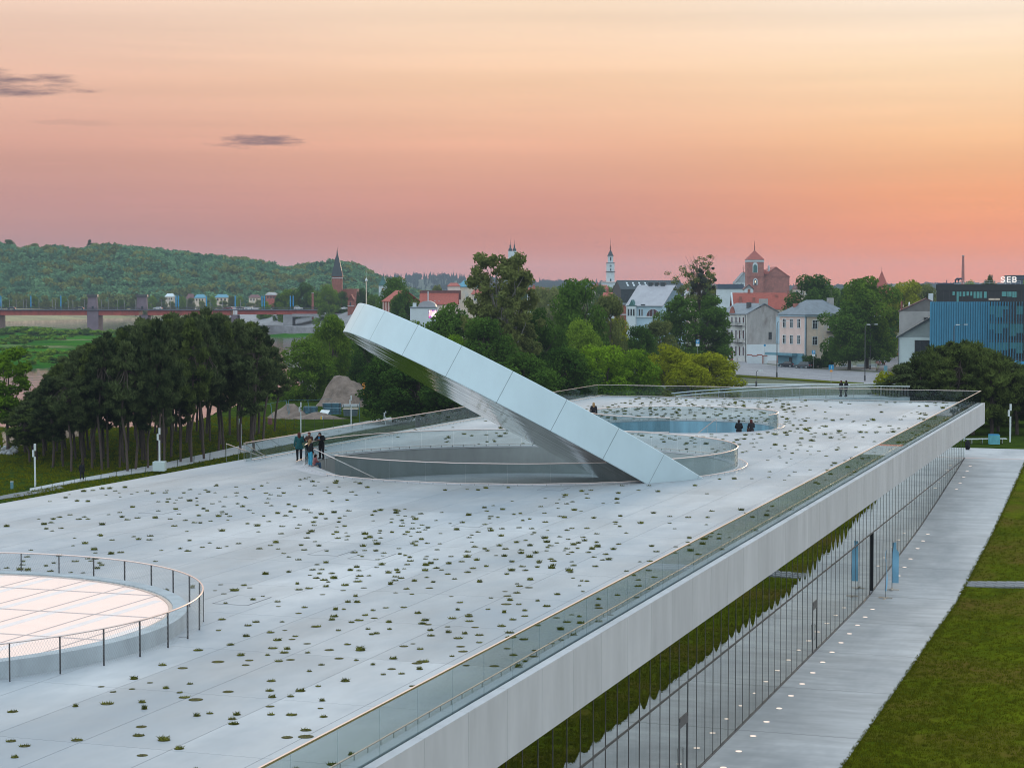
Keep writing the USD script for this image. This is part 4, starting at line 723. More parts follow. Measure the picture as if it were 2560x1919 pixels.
# brick cathedral
B = Bld('brick_cathedral', 'red brick cathedral with a square tower under a pyramid roof and thin spire', 'church', 1867.5, 1250, 0); w = 10.6; h = B.z(649.5)
B.box('tower', 'brick_old', 0, w, 0, w, 0, h); B.box('white_band', 'plaster_white', -.12, w + .12, -.12, w, h - 1.35, h - .05); B.add('tower_roof', MB().add([(-.5, -.5, h), (w + .5, -.5, h), (w + .5, w + .5, h), (-.5, w + .5, h), (w / 2, w / 2, B.z(625))], [(0, 1, 4), (1, 2, 4), (2, 3, 4), (3, 0, 4), (3, 2, 1, 0)]), 'tile_red'); B.add('spire', MB().tube([(w / 2, w / 2, B.z(626)), (w / 2, w / 2, B.z(602.5))], [.42, .12], 6), 'brick_red'); B.box('ledge', 'brick_red', -.15, w + .15, -.15, w, B.z(692), B.z(691))
def arch(b, name, cx, z0, wd, ht, mat, o, parent=None):
    a = np.linspace(0, np.pi, 9); pts = [(cx - wd / 2, z0), (cx + wd / 2, z0)] + [(cx + wd / 2 * math.cos(t), z0 + ht - wd / 2 + wd / 2 * math.sin(t) * 1.25) for t in a]
    return b.add(name, MB().loft(np.array([(x, -o, z) for x, z in pts]), np.array([(x, 0.1, z) for x, z in pts])), mat, parent)
f_ = arch(B, 'window', 5.1, B.z(681.5), 3.2, 6.2, 'plaster_white', .12); arch(B, 'louvre', 5.1, B.z(681), 2.4, 4.7, 'green_copper', .2, f_); f_ = arch(B, 'window', 5.3, B.z(712), 2.8, 3.9, 'plaster_white', .12); arch(B, 'opening', 5.3, B.z(712), 1.5, 3.3, 'window_dark', .2, f_); arch(B, 'lit_pane', 5.3, B.z(706.5), .7, 1.2, 'warm_window', .26, f_)
x0 = (1907 - 1867.5) * B.S; xw = 17.2; hn = B.z(690.5); B.add('nave', MB().box(x0, x0 + xw, 2, 40, 0, hn).add([(x0, 2, hn), (x0 + xw, 2, hn), (x0 + xw / 2, 2, B.z(667))], [(0, 1, 2)]), 'brick_old'); hr = B.z(666.5) - hn
B.add('nave_roof', MB().add([(x0 - .4, 1.7, hn - .3), (x0 + xw / 2, 1.7, hn + hr), (x0 + xw + .4, 1.7, hn - .3), (x0 - .4, 40, hn - .3), (x0 + xw / 2, 40, hn + hr), (x0 + xw + .4, 40, hn - .3), (x0 - .4, 1.7, hn - .9), (x0 + xw / 2, 1.7, hn + hr - .6), (x0 + xw + .4, 1.7, hn - .9)], [(0, 1, 4, 3), (1, 2, 5, 4), (6, 7, 1, 0), (7, 8, 2, 1)]), 'tile_red')
B.box('nave_ledge', 'brick_red', x0 - .1, x0 + xw + .1, 1.8, 2, hn - .3, hn + .1); B.box('buttress', 'plaster_white', x0 - 1.6, x0 - .6, .6, 2, 0, B.z(693)); B.add('aisle_roof', MB().add([(w, .4, B.z(673)), (x0 + 4, .4, B.z(681)), (x0 + 4, 20, B.z(681)), (w, 20, B.z(673)), (w, .4, B.z(685)), (x0 + 4, .4, B.z(685))], [(0, 1, 2, 3), (4, 5, 1, 0)]), 'tile_red'); B.add('roof_turret', MB().cyl((x0 + 4.5, 6), .7, hn + 2, B.z(664), 8).tube([(x0 + 4.5, 6, B.z(664)), (x0 + 4.5, 6, B.z(656))], [.12, .06], 4), 'plaster_white')
B = Bld('white_church', 'white church gable with an ornate cross just left of the brick tower', 'church', 1838, 1420); w, h = 13, B.z(707); B.walls(w, 16, h, 'plaster_white', gable='y', hr=B.z(681) - h); B.roof(w, 16, h, B.z(680.5) - h, 'slate', 'y', .3); B.add('cross', MB().tube([(6, 0, B.z(681)), (6, 0, B.z(664))], .14, 5).box(5.0, 7.0, -.1, .1, B.z(669), B.z(668)).box(5.3, 6.7, -.1, .1, B.z(672.5), B.z(671.8)).cyl((6, 0), .8, B.z(681), B.z(677), 8, .2), 'brick_red')
# town hall tower
def tiers(b, cx, spec, mat, sides=16, name='tier', sm_=50):
    for px_w, y0, y1, mt, *t in spec: r0 = px_w * b.S / 2; r1 = t[0] * b.S / 2 if t else r0; b.add(name, MB().tube([(cx, 0, b.z(y0)), (cx, 0, b.z(y1))], [r0, r1], sides), mt or mat, smooth=sm_)
B = Bld('town_hall', 'slender tiered white town hall tower with a dark domed spire', 'tower', 1526, 1300); B.box('base', 'plaster_white', -5.6, 4.0, -4, 8, 0, B.z(706)); B.box('cornice', 'plaster_pink', -6, 4.4, -4.4, 8.4, B.z(706), B.z(704))
tiers(B, 0, [(21, 706, 680, None), (24.5, 680, 678.5, 'dark_metal'), (20.5, 678.5, 658, None), (22.5, 658, 656.5, 'slate'), (13.5, 656.5, 640.5, None), (16.5, 640.5, 639, 'slate')], 'plaster_white'); tiers(B, 0, [(15, 639, 632, 'slate_dark', 9), (9, 632, 626, 'slate_dark', 3), (2.6, 626, 622, 'brick_red'), (4.8, 622, 618, 'brick_red', 3), (3, 618, 610, 'brick_red', .8), (.9, 610, 596, 'dark_metal', .4)], 'slate_dark', 12, 'spire')
for yb, yt, wd, R_ in ((703, 697, 3.4, 21), (677, 671.5, 3, 20.5), (652, 643, 3, 13.5)): B.add('opening', MB().box(-wd * B.S / 2, wd * B.S / 2, -R_ * B.S / 2 - .1, -R_ * B.S / 2 + .3, B.z(yb), B.z(yt)), 'window_dark')
B.add('clock', MB().tube([(0, -20.5 * B.S / 2 - .15, B.z(665)), (0, -20.5 * B.S / 2 + .2, B.z(665))], [.65, .65], 12), 'slate')
B = Bld('twin_tower_church', 'white church with two dark onion spires rising behind the big central tree', 'church', 1281, 1400); B.box('nave', 'plaster_white', -7, 7, 2, 30, 0, B.z(700))
for cx in (-5.2, 5.2):
    cxm = cx * 1.0 * B.S * 1.0; B.add('tower', MB().box(cxm - 1.5, cxm + 1.5, 0, 3, 0, B.z(628)), 'plaster_white')
    for r0, r1, y0, y1 in ((4.6, 4.9, 628, 624), (4.9, 2, 624, 619), (1.5, 1.5, 619, 617), (2.6, .8, 617, 611), (.6, .3, 611, 600)): B.add('spire', MB().tube([(cxm, 1.5, B.z(y0)), (cxm, 1.5, B.z(y1))], [r0 * B.S, r1 * B.S], 10), 'slate_dark', smooth=50)
B = Bld('red_cone_tower', 'round tower with a steep red conical roof above the street trees', 'tower', 2206, 1000); B.add('drum', MB().cyl((0, 2), 2.9, 0, B.z(714), 16), 'brick_old', smooth=50); B.add('cone_roof', MB().tube([(0, 2, B.z(715)), (0, 2, B.z(677))], [3.3, .05], 18), 'tile_red', smooth=50); B.add('finial', MB().tube([(0, 2, B.z(678)), (0, 2, B.z(668))], .09, 4), 'dark_metal')
B = Bld('red_dormer_house', 'red roofed house with a white double window between the street trees', 'house', 2196, 640, 0); w, d, h = 6.0, 7, B.z(746); B.box('wall', 'brick_old', 0, w, 0, d, 0, h); B.roof(w, d, h, B.z(720) - h, 'tile_red', 'x', .4, hip=1.6); B.win('F', w, d, .05, 1.6, B.z(750), B.z(739.5), 'frame_white', 'plaster_blue', 1, 0, .1)
# left part of the town
B = Bld('brick_church', 'red brick gothic church tower with a tall black needle spire', 'church', 830, 1000); w, h = 5.1, B.z(690); B.box('tower', 'brick_red', 0, w, 0, w, 0, h); B.box('white_band', 'plaster_white', -.08, w + .08, -.1, w, B.z(696), B.z(694.5)); q_ = [(-.3, -.3), (w + .3, -.3), (w + .3, w + .3), (-.3, w + .3)]; c_ = np.array([w / 2, w / 2]); ringz = lambda f, y: np.array([(*(c_ + (np.array(p) - c_) * f), B.z(y)) for p in q_])
for (f0, y0), (f1, y1) in zip([(1, 691), (.70, 670), (.40, 650), (.30, 644), (.16, 638), (.06, 626)], [(.70, 670), (.40, 650), (.30, 644), (.16, 638), (.06, 626), (.01, 618)]): B.add('spire', MB().loft(ringz(f0, y0), ringz(f1, y1)), 'slate_dark')
for u in (.9, 2.3, 3.7): B.box('blind_arch', 'brick_old', u, u + .55, -.08, .05, B.z(712), B.z(698))
B.add('side_spire', MB().tube([(w, .3, B.z(690)), (w, .3, B.z(675))], [.55, .05], 6), 'brick_old'); B.add('nave', MB().box(3, 12, 4, 26, 0, B.z(722)), 'brick_red')
B = Bld('brick_gable_house', 'narrow brick gable house with small turrets above the bridge end', 'house', 869, 980); w, h = 3.4, B.z(752); B.walls(w, 8, h, 'brick_red', gable='y', hr=B.z(737) - h); B.roof(w, 8, h, B.z(736.5) - h, 'tile_red', 'y', .15); B.box('ledge', 'plaster_white', -.1, w + .1, -.12, 0, B.z(765.5), B.z(764.5)); B.box('opening', 'window_dark', 1, 1.7, -.1, .1, B.z(764), B.z(755)); B.box('side_turret', 'brick_red', w, w + .6, -.4, .6, 0, B.z(737))
B = Bld('brick_column', 'slim brick column standing among the trees by the bridge', 'column', 779, 1010); B.add('shaft', MB().box(0, 1.0, 0, 1, 0, B.z(732)).box(-.2, 1.2, -.2, 1.2, B.z(766), B.z(764)), 'brick_old'); B.box('cap', 'plaster_white', -.1, 1.1, -.1, 1.1, B.z(732), B.z(731))
B = Bld('green_spire_church', 'white square church tower with a green pyramid spire', 'church', 947, 800); w, h = 3.5, B.z(714); B.box('tower', 'plaster_white', 0, w, 0, w, 0, h); B.add('spire', MB().loft(np.array([(-.3, -.3, h), (w + .3, -.3, h), (w + .3, w + .3, h), (-.3, w + .3, h)]), np.array([(.9, .9, B.z(701)), (w - .9, .9, B.z(701)), (w - .9, w - .9, B.z(701)), (.9, w - .9, B.z(701))])).add([(.9, .9, B.z(701)), (w - .9, .9, B.z(701)), (w - .9, w - .9, B.z(701)), (.9, w - .9, B.z(701)), (w / 2, w / 2, B.z(685))], [(0, 1, 4), (1, 2, 4), (2, 3, 4), (3, 0, 4)]), 'green_copper'); arch(B, 'window', 1.6, B.z(728), .75, 1.2, 'brick_red', .06); B.box('ledge', 'plaster_blue', -.06, w + .06, -.06, w, B.z(732), B.z(731.3))
B = Bld('timbered_house', 'house with a steep red roof and white columns behind the disc tip', 'house', 957, 620, -32); w, d, h = 3.6, 15, B.z(753); B.box('wall', 'brick_old', 0, w, 0, d, 0, h); B.roof(w, d, h, B.z(727) - h, 'tile_red', 'x', .3)
for k in range(4): B.box('column', 'plaster_pink', .05 + k * 1.1, .35 + k * 1.1, -.15, 0, 0, h)
B = Bld('long_red_roof_house', 'long house with a pale red tiled roof under a dark upper storey', 'house', 1050, 690, 0); w, d, h = 13.2, 10, B.z(760); B.box('wall', 'plaster_pink', 0, w, 0, d, 0, h); B.roof(w, d, h, B.z(734) - h, 'tile_red', 'x', .3); B.box('upper_storey', 'tile_dark', -.2, w + 1, d / 2, d, h + 1.5, B.z(726)); B.box('chimney', 'plaster_white', 2.6, 2.95, 1.4, 1.8, h, B.z(728))
for k in range(3): B.box('dormer', 'plaster_white', 3.6 + k * 1.4, 4.0 + k * 1.4, 1.0, 1.8, h + .6, h + 1.1)
B = Bld('white_hall', 'white hall with a rounded grey roof behind the trees left of the screen', 'building', 1025, 520); w, d, h = 7.2, 9, B.z(767); B.box('wall', 'plaster_white', 0, w, 0, d, 0, h); B.box('stair_head', 'plaster_white', .7, 1.6, .5, 2, h, B.z(757)); a = np.linspace(0, np.pi, 9); B.add('roof', MB().loft(np.array([(w * .62 - 2.4 * math.cos(t), .3, h + 1.6 * math.sin(t)) for t in a]), np.array([(w * .62 - 2.4 * math.cos(t), d, h + 1.6 * math.sin(t)) for t in a])), 'metal_roof_grey'); B.box('cornice', 'slate', -.1, w + .1, -.15, 0, h - .3, h)
B = Bld('blue_roofed_house', 'distant house with a light blue hipped roof behind the central trees', 'house', 1143, 900); w, d, h = 10, 9, B.z(716); B.box('wall', 'plaster_cream', 0, w, 0, d, 0, h); B.roof(w, d, h, B.z(701) - h, 'blue_roof', 'x', .4, hip=3.5)
B = Bld('flat_red_house', 'distant pink house with a low red roof left of the blue roofed one', 'house', 1119, 880); w, h = 5.4, B.z(715); B.box('wall', 'plaster_pink', 0, w, 0, 7, 0, h); B.roof(w, 7, h, B.z(708) - h, 'tile_red', 'x', .3, hip=1.5)
for x, D, w, y0, y1, rm, lab in [(413, 1480, 20, 741, 734, 'plaster_white', 'hillside house with a pale grey roof, leftmost under the wooded slope'), (466, 1490, 18, 745, 735, 'tile_dark', 'hillside house with a purple-brown roof beside the teal roofed one'), (486, 1480, 26, 744, 736, 'blue_roof', 'hillside house with a teal hipped roof beyond the bridge'), (537, 1480, 33, 743, 736, 'blue_roof', 'wide hillside villa with a bright blue roof beyond the bridge'), (622, 1470, 26, 743, 737, 'tile_dark', 'hillside house with dark roof and cream gable beyond the bridge'), (664, 1430, 27, 737, 731, 'plaster_old', 'flat-topped grey block above a red wall at the foot of the hill')]:
    B = Bld('hillside_house', lab, 'house', x, D, 0, -9); W_, h = w * B.S, B.z(y0); B.box('wall', 'plaster_cream' if 'red wall' not in lab else 'brick_old', 0, W_, 0, 8, 0, h); B.roof(W_, 8, h, B.z(y1) - h, rm, 'x', .5, hip=W_ * .22)
    for k in range(3): B.box('window', 'window_dark', W_ * (.15 + .28 * k), W_ * (.27 + .28 * k), -.1, .1, h - 2.4, h - 1)
    if 'red wall' in lab: B.box('front_wall', 'tile_red', 2, 11, -3, -2, 0, B.z(747))
rng = np.random.default_rng(14)
for x, D, wpx, ye, yr, wm, rm_, lab in [(1180, 760, 46, 735, 724, 'plaster_cream', 'tile_red', 'red roofed town house right of the blue roof behind the central tree'), (1318, 820, 44, 728, 719, 'plaster_white', 'tile_red', 'small red roof between the central tree and the next dark crown'), (1355, 700, 40, 742, 731, 'plaster_white', 'tile_dark', 'brown roofed white house above the dark trees right of centre'), (1478, 900, 42, 722, 713, 'plaster_pink', 'tile_red', 'pink house with red roof left of the town hall'), (1508, 700, 26, 742, 732, 'plaster_white', 'tile_red', 'narrow white house with red roof below the town hall'), (1700, 760, 60, 738, 726, 'plaster_pink', 'metal_roof_grey', 'pinkish house with grey roof behind the mistletoe tree'), (1958, 720, 40, 752, 735, 'brick_old', 'tile_red', 'red roofed house between the long red roof and the dark round tree'), (1986, 900, 44, 722, 712, 'plaster_cream', 'tile_dark', 'cream house just right of the cathedral nave'), (2120, 900, 60, 722, 712, 'plaster_white', 'slate', 'white house with slate roof beside the red cone tower'), (2235, 1000, 50, 718, 710, 'plaster_white', 'slate', 'pale flat block on the skyline right of the red cone tower'), (2262, 780, 40, 735, 722, 'plaster_cream', 'tile_red', 'red roof between the street trees and the grey gable')]:
    B = Bld('town_house', lab, 'house', x, D, -3); W_, h = wpx * B.S, B.z(ye); B.box('wall', wm, 0, W_, 0, 9, 0, h); B.roof(W_, 9, h, B.z(yr) - h, rm_, 'x', .4, hip=W_ * .12)
    for k in range(int(W_ / 2.2)): B.win('F', W_, 9, .7 + k * 2.2, 1.6 + k * 2.2, h - 2.4, h - .8, 'plaster_white', 'window_dark', 0, 0, .1)
    B.box('chimney', 'brick_old', W_ * .3, W_ * .3 + .8, 3.5, 4.3, h + 1, B.z(yr) + 1.2)
# screen, mast
t = thing('led_screen', 'bright pink and white advertising screen glowing among the trees', 'screen', at(1071, 725, 490), YAW); S = 490 / FPX; zz = lambda y: -(y - 725) * S
obj('panel', MB().box(0, 21 * S, 0, .3, zz(795), zz(774)), 'dark_metal', t); obj('display', MB().box(.08, 21 * S - .08, -.05, 0, zz(794), zz(775)), 'screen', t); obj('post', MB().cyl((1, .3), .25, -20, zz(795), 8), 'dark_metal', t)
t = thing('tall_mast', 'slender pale mast with a small white lantern behind the disc tip', 'mast', at(916, 725, 480), YAW); S = 480 / FPX; obj('pole', MB().tube([(0, 0, -20), (0, 0, zz(703) * 480 / 490)], [.22, .13], 8), 'plaster_cream', t); obj('lantern', MB().cyl((0, 0), .34, zz(702) * .98, zz(699) * .98, 10).cyl((0, 0), .3, zz(699) * .98, zz(694) * .98, 10, .05), 'white_paint', t); obj('needle', MB().tube([(0, 0, zz(695) * .98), (0, 0, zz(676) * .98)], .03, 4), 'white_paint', t)

# ------------------------------------------------------------------ the bridge
t = thing('red_girder_bridge', 'long red steel girder bridge on stone piers over the river', 'bridge', xd(0, 1000, 0), YAW); S = 1000 / FPX; bx = lambda x: (x - 1280) * S; bz = lambda y: 10.5 - (y - 725) * S
obj('deck', MB().box(bx(-160), bx(850), -6, 6, bz(775.5), bz(773.5)), 'bridge_deck', t)
for x0, x1 in [(-160, 4), (4, 224), (252, 352), (374, 580), (597, 722), (722, 806)]: obj('girder', MB().box(bx(x0) + .05, bx(x1) - .05, -5, 5, bz(787.5 if x0 < 400 else 785.5), bz(775.5)), 'bridge_red', t)
for k in range(74): x = bx(-150) + k * 2.6; obj('web_stiffener', MB().box(x, x + .12, -5.12, -5, bz(785.3), bz(776)), 'bridge_red', t)
for x0, x1 in ((-26, 7), (224, 252)): obj('pier', MB().box(bx(x0), bx(x1), -5.5, 5.5, -13, bz(775.5)), 'pier_stone', t)
for x0, x1 in ((352, 374), (580, 597)): obj('pier', MB().box(bx(x0), bx(x1), -4.5, 4.5, -13, bz(787)), 'pier_stone', t)
obj('abutment', MB().box(bx(712), bx(735), -7, 7, -13, bz(786)).box(bx(735), bx(860), -7, 7, -3, bz(784)), 'quay_grey', t)
for x0, x1 in ((224, 249), (346, 373)):
    f_ = obj('pier_tower', MB().loft(np.array([(bx(x0), -5.2, bz(773)), (bx(x1), -5.2, bz(773)), (bx(x1), -2, bz(773)), (bx(x0), -2, bz(773))]), np.array([(bx(x0) + .4, -5, bz(742)), (bx(x1) - .4, -5, bz(742)), (bx(x1) - .4, -2.2, bz(742)), (bx(x0) + .4, -2.2, bz(742))])), 'pier_stone', t); obj('cap', MB().box(bx(x0) - .1, bx(x1) + .1, -5.5, -1.8, bz(742), bz(736)), 'dark_metal', f_); obj('opening', MB().box(bx((x0 + x1) / 2) - .2, bx((x0 + x1) / 2) + .8, -5.3, -5.1, bz(772), bz(765)), 'window_dark', f_)
m = MB()
for y in (-5.9, 5.9):
    for z in (1.0, .55): m.box(bx(-160), bx(850), y, y + .08, bz(773.5) + z, bz(773.5) + z + .08)
    for x in np.arange(bx(-160), bx(850), 1.0): m.box(x, x + .07, y, y + .07, bz(773.5), bz(773.5) + 1.0)
obj('parapet', m, 'bridge_deck', t, kind='stuff')
def bridge_lamp(x, y, tall, banner):
    p = at(x, 725, 1000 + y); t = thing('bridge_lamp', None, None, (p[0], p[1], bz(773.5)), YAW); hgt = 4.8 if not banner else 7.2; obj('pole', MB().tube([(0, 0, 0), (0, 0, hgt)], .10, 5), 'blue_paint' if banner else 'concrete_grey', t); obj('lamp_head', MB().box(-.6, .1, -.1, .1, hgt - .05, hgt + .07), 'concrete_grey', t)
    if banner: obj('banner', MB().box(-.3, .3, -.2, -.12, 1.6, hgt - .4), 'blue_paint', t)
    tag(stage.GetPrimAtPath(t), 'tall bridge lamp post carrying a long blue banner' if banner else 'thin pale lamp post along the bridge deck', 'street lamp', 'banner lamp posts on the bridge' if banner else 'lamp posts on the bridge')
for x, y in ((2, 5), (77, -5), (152, -5), (440, -4), (446, 4), (516, -5), (588, -4), (655, -4), (661, 4), (726, -4), (733, 4), (807, -4), (813, 4)): bridge_lamp(x, y, 1, True)
for x in (4, 24, 40, 58, 66, 97, 131, 139, 170, 182, 211, 254, 270, 293, 310, 338, 403, 425, 467, 525, 556, 601): bridge_lamp(x, 5, 0, False)

# ------------------------------------------------------------------ the street
def px_sheet(pts, z): return [on(x, y, z) for x, y in pts]
def flat(name, pts, z, mat, parent=None): v = px_sheet(pts, z); return obj(name, MB().prism(Polygon([p[:2] for p in v]), z - .04, z), mat, **({'parent': parent} if parent else {'kind': 'structure'}))
ZR = -9.25
flat('road', [(1700, 899), (1850, 903), (1940, 913), (2030, 921), (2330, 939), (2600, 952), (2600, 985), (2330, 972), (2100, 953), (1850, 936), (1700, 930)], ZR, 'asphalt')
flat('side_street', [(2192, 929), (2262, 933), (2246, 906), (2240, 884), (2228, 866), (2222, 866), (2210, 884), (2204, 906)], ZR + .006, 'road_dark')
v0, v1 = [on(x, y, ZR) for x, y in [(1700, 897), (1850, 901), (1940, 911), (2030, 918), (2190, 927)]], [on(x, y, ZR) for x, y in [(1700, 892), (1850, 895), (1940, 901), (2030, 908), (2190, 918)]]
m = MB()
for k in range(4): m.add([v0[k] - (0, 0, .1), v0[k + 1] - (0, 0, .1), v0[k + 1] + (0, 0, .13), v0[k] + (0, 0, .13), v1[k + 1] + (0, 0, .13), v1[k] + (0, 0, .13)], [(0, 1, 2, 3), (3, 2, 4, 5)])
struct('pavement', m, 'concrete_grey')
rm = thing('road_markings', None, None, kind='structure'); da, db = on(1862, 921, ZR), on(2262, 948.5, ZR)
for k in range(34): p = da + (db - da) * k / 33; obj('dash', MB().obox(p, 1.15, .16, ZR - .02, ZR + .007, math.atan2(*(db - da)[1::-1]) + 1.15), 'road_paint', rm)
for (x0, y0), (x1, y1) in [((1862, 927), (2100, 945)), ((1862, 929), (2100, 948)), ((1990, 924), (2300, 944))]:
    a, b = on(x0, y0, ZR), on(x1, y1, ZR); obj('lane_line', MB().obox((a + b) / 2, np.linalg.norm(b - a), .10, ZR - .02, ZR + .006, math.atan2(*(b - a)[1::-1])), 'road_paint', rm)
for y in (893.5, 904, 911, 920): a, b = on(2213, y, ZR), on(2232, y, ZR); obj('dash', MB().obox((a + b) / 2, 1.2, .2, ZR - .02, ZR + .012, YAW), 'road_paint', rm)
flat('grass_verge', [(1840, 937), (1960, 944), (2080, 952), (2160, 956), (2160, 959), (2080, 956), (1960, 948), (1840, 941)], ZR + .1, 'grass_ground')
# underpass below the road
U = Bld('underpass', 'pale concrete underpass portal below the street at the end of the roof', 'underpass', 1855, 402, -7, -14); h = 5.1
U.box('lintel', 'curb_concrete', -2, 14, 0, 1.2, B.z(0) * 0 + 3.9, h); U.box('abutment', 'curb_concrete', -9, 1.9, .3, 2, 0, 3.9); U.box('abutment', 'curb_concrete', 10.3, 22, .3, 2, 0, h - .4); U.box('dark_opening', 'black_paint', 1.9, 10.3, 1.6, 2, 0, 3.9); U.box('parapet_cap', 'plaster_white', -2.1, 22, -.1, 1.3, h, h + .2)  # black panel painted in for the shade inside the portal
pl = thing('planter_wall', 'low white concrete planter walls in front of the street trees', 'planter', at(2103, 725, 503), YAW)
for x0, x1 in ((0, 30), (41, 91)): obj('block', MB().bevbox(x0 * .1026, x1 * .1026, 0, .6, -20, -18.95, .03), 'plaster_white', pl)
def street_lamp(name, label, x, ytop, ybase, mats='dark_metal', arm=2.2, two=True, side=1, D=None):
    b = on(x, ybase, ZR) if D is None else at(x, ybase, D); Dd = (b - EYE) @ CF; hgt = (ybase - ytop) * Dd / FPX; t = thing(name, label, 'street lamp', b, YAW); obj('pole', MB().tube([(0, 0, 0), (0, 0, hgt * .93), (.12 * side, 0, hgt * .98), (.45 * side, 0, hgt)], [.12, .075, .06, .05], 8), mats, t)
    obj('base', MB().cyl((0, 0), .2, 0, 1.2, 8), mats, t); obj('lamp_head', MB().bevbox(*sorted((.35 * side, 1.1 * side)), -.16, .16, hgt - .05, hgt + .12, .04), 'white_paint', t)
    if two: obj('arm', MB().tube([(.4 * side, 0, hgt), (arm * side, 0, hgt + .12)], .035, 6), mats, t); obj('lamp_head', MB().bevbox(*sorted(((arm - .2) * side, (arm + .5) * side)), -.14, .14, hgt + .02, hgt + .16, .04), 'white_paint', t)
for x, yt, yb, lab in [(1942, 803, 943, 'tall dark street lamp with two heads in front of the grey gable'), (2162, 811.5, 952, 'tall double-headed street lamp on the near side before the dark street tree'), (2175, 791, 925, 'street lamp with paired heads just behind the near double-headed one'), (1988.5, 788, 906, 'dark street lamp before the corner of the beige house'), (1782, 784, 899, 'street lamp with a pale head left of the derelict house'), (1655, 784, 900, 'street lamp half hidden behind the pale blue house trees')]: street_lamp('street_lamp', lab, x, yt, yb)
street_lamp('street_lamp', 'street lamp with white twin heads before the blue fins', 2384, 812, 945, D=395); street_lamp('street_lamp', 'pale street lamp between the yellow trees left of the black house', 1500, 785, 900, side=-1, D=420)
street_lamp('camera_post', 'short rusty post with a white camera head above the underpass', 1890.5, 927, 968, arm=.8, D=397)
def sign(name, label, x, y, D, draw, zb=ZR, post='concrete_grey'):
    p = at(x, y, D); t = thing(name, label, 'sign', (p[0], p[1], zb), YAW); z = p[2] - zb; obj('post', MB().tube([(0, .06, 0), (0, .06, z + .3)], .035, 6), post, t); draw(t, z); return t
def txt(t, s, x, z, h, mat, bold=True, o=-.06):
    tm = meshkit.text_mesh(s, h, .01, bold); v = np.array(tm.vertices); obj('lettering', (np.stack([v[:, 0] - v[:, 0].max() / 2 + x, o - v[:, 2], v[:, 1] + z], 1), tm.faces), mat, t)
def disk3(t, name, r, z, mat, o0, o1): obj(name, MB().tube([(0, o0, z), (0, o1, z)], [r, r], 20), mat, t)
def parking(t, z): obj('panel', MB().bevbox(-.4, .4, -.05, 0, z - .45, z + .45, .01), 'blue_paint', t); txt(t, 'P', 0, z - .26, .55, 'white_paint'); obj('lower_panel', MB().bevbox(-.38, .38, -.05, 0, z - 1.0, z - .5, .01), 'white_paint', t)
sign('parking_sign', 'blue parking sign with a white plate rising above the yellow-green bush', 1744, 854, 440, parking); sign('parking_sign', 'blue parking sign with a white plate beside the two parked dark cars', 2034, 880, 480, parking)
def square(t, z): obj('panel', MB().bevbox(-.52, .52, -.05, 0, z - .52, z + .52, .01), 'blue_paint', t); txt(t, 'i', 0, z - .3, .6, 'white_paint'); obj('lower_panel', MB().bevbox(-.26, .26, -.05, 0, z - .95, z - .55, .01), 'orange_paint', t)
sign('direction_sign', 'square blue traffic sign with an orange plate on the near kerb', 2078, 918, 410, square)
def nopark(t, z): disk3(t, 'rim', .42, z, 'red_paint', -.03, 0); disk3(t, 'panel', .34, z, 'blue_paint', -.045, -.03); a = math.pi / 4; [obj('bar', MB().add([(math.cos(b) * s1 * .34 - math.sin(b) * s2 * .04, -.055, z + math.sin(b) * s1 * .34 + math.cos(b) * s2 * .04) for s1, s2 in ((-1, -1), (1, -1), (1, 1), (-1, 1))], [(0, 1, 2, 3)]), 'red_paint', t) for b in (a, -a)]
sign('no_stopping_sign', 'round blue no-stopping sign with a red cross beside the red car', 2189, 886.5, 495, nopark)
def noentry(t, z): disk3(t, 'panel', .42, z, 'red_paint', -.04, 0); obj('bar', MB().box(-.3, .3, -.05, -.04, z - .07, z + .07), 'white_paint', t)
sign('no_entry_sign', 'round red no-entry sign at the corner of the white house', 2248.5, 884.5, 470, noentry)
def backs(t, z): obj('panel', MB().bevbox(-.36, .36, -.05, 0, z - .75, z + .75, .01), 'teal_panel', t)
sign('sign_back', 'grey-blue back of a tall traffic sign left of the yellow-green bush', 2214, 923, 405, backs, post='dark_metal')
def bluesm(t, z): disk3(t, 'panel', .3, z, 'blue_paint', -.04, 0)
sign('round_sign', 'small round blue sign on a pale post before the beige house corner', 2099, 888, 490, bluesm); sign('round_sign', 'small blue and red sign on a thin post before the yard wall', 1912, 863, 520, bluesm)
def yel(t, z): obj('panel', MB().bevbox(-.5, .5, -.05, 0, z - .3, z + .3, .01), 'orange_paint', t); obj('bar', MB().box(-.3, .2, -.06, -.05, z - .06, z + .06), 'black_paint', t)
sign('orange_sign', 'orange diversion sign at the foot of the bank building', 2517, 907, 380, yel); sign('blue_sign', 'square blue traffic sign right of the orange one at the bank', 2537, 908, 375, square); sign('blue_sign', 'narrow blue sign at the right edge below the bank', 2556, 907, 375, bluesm)

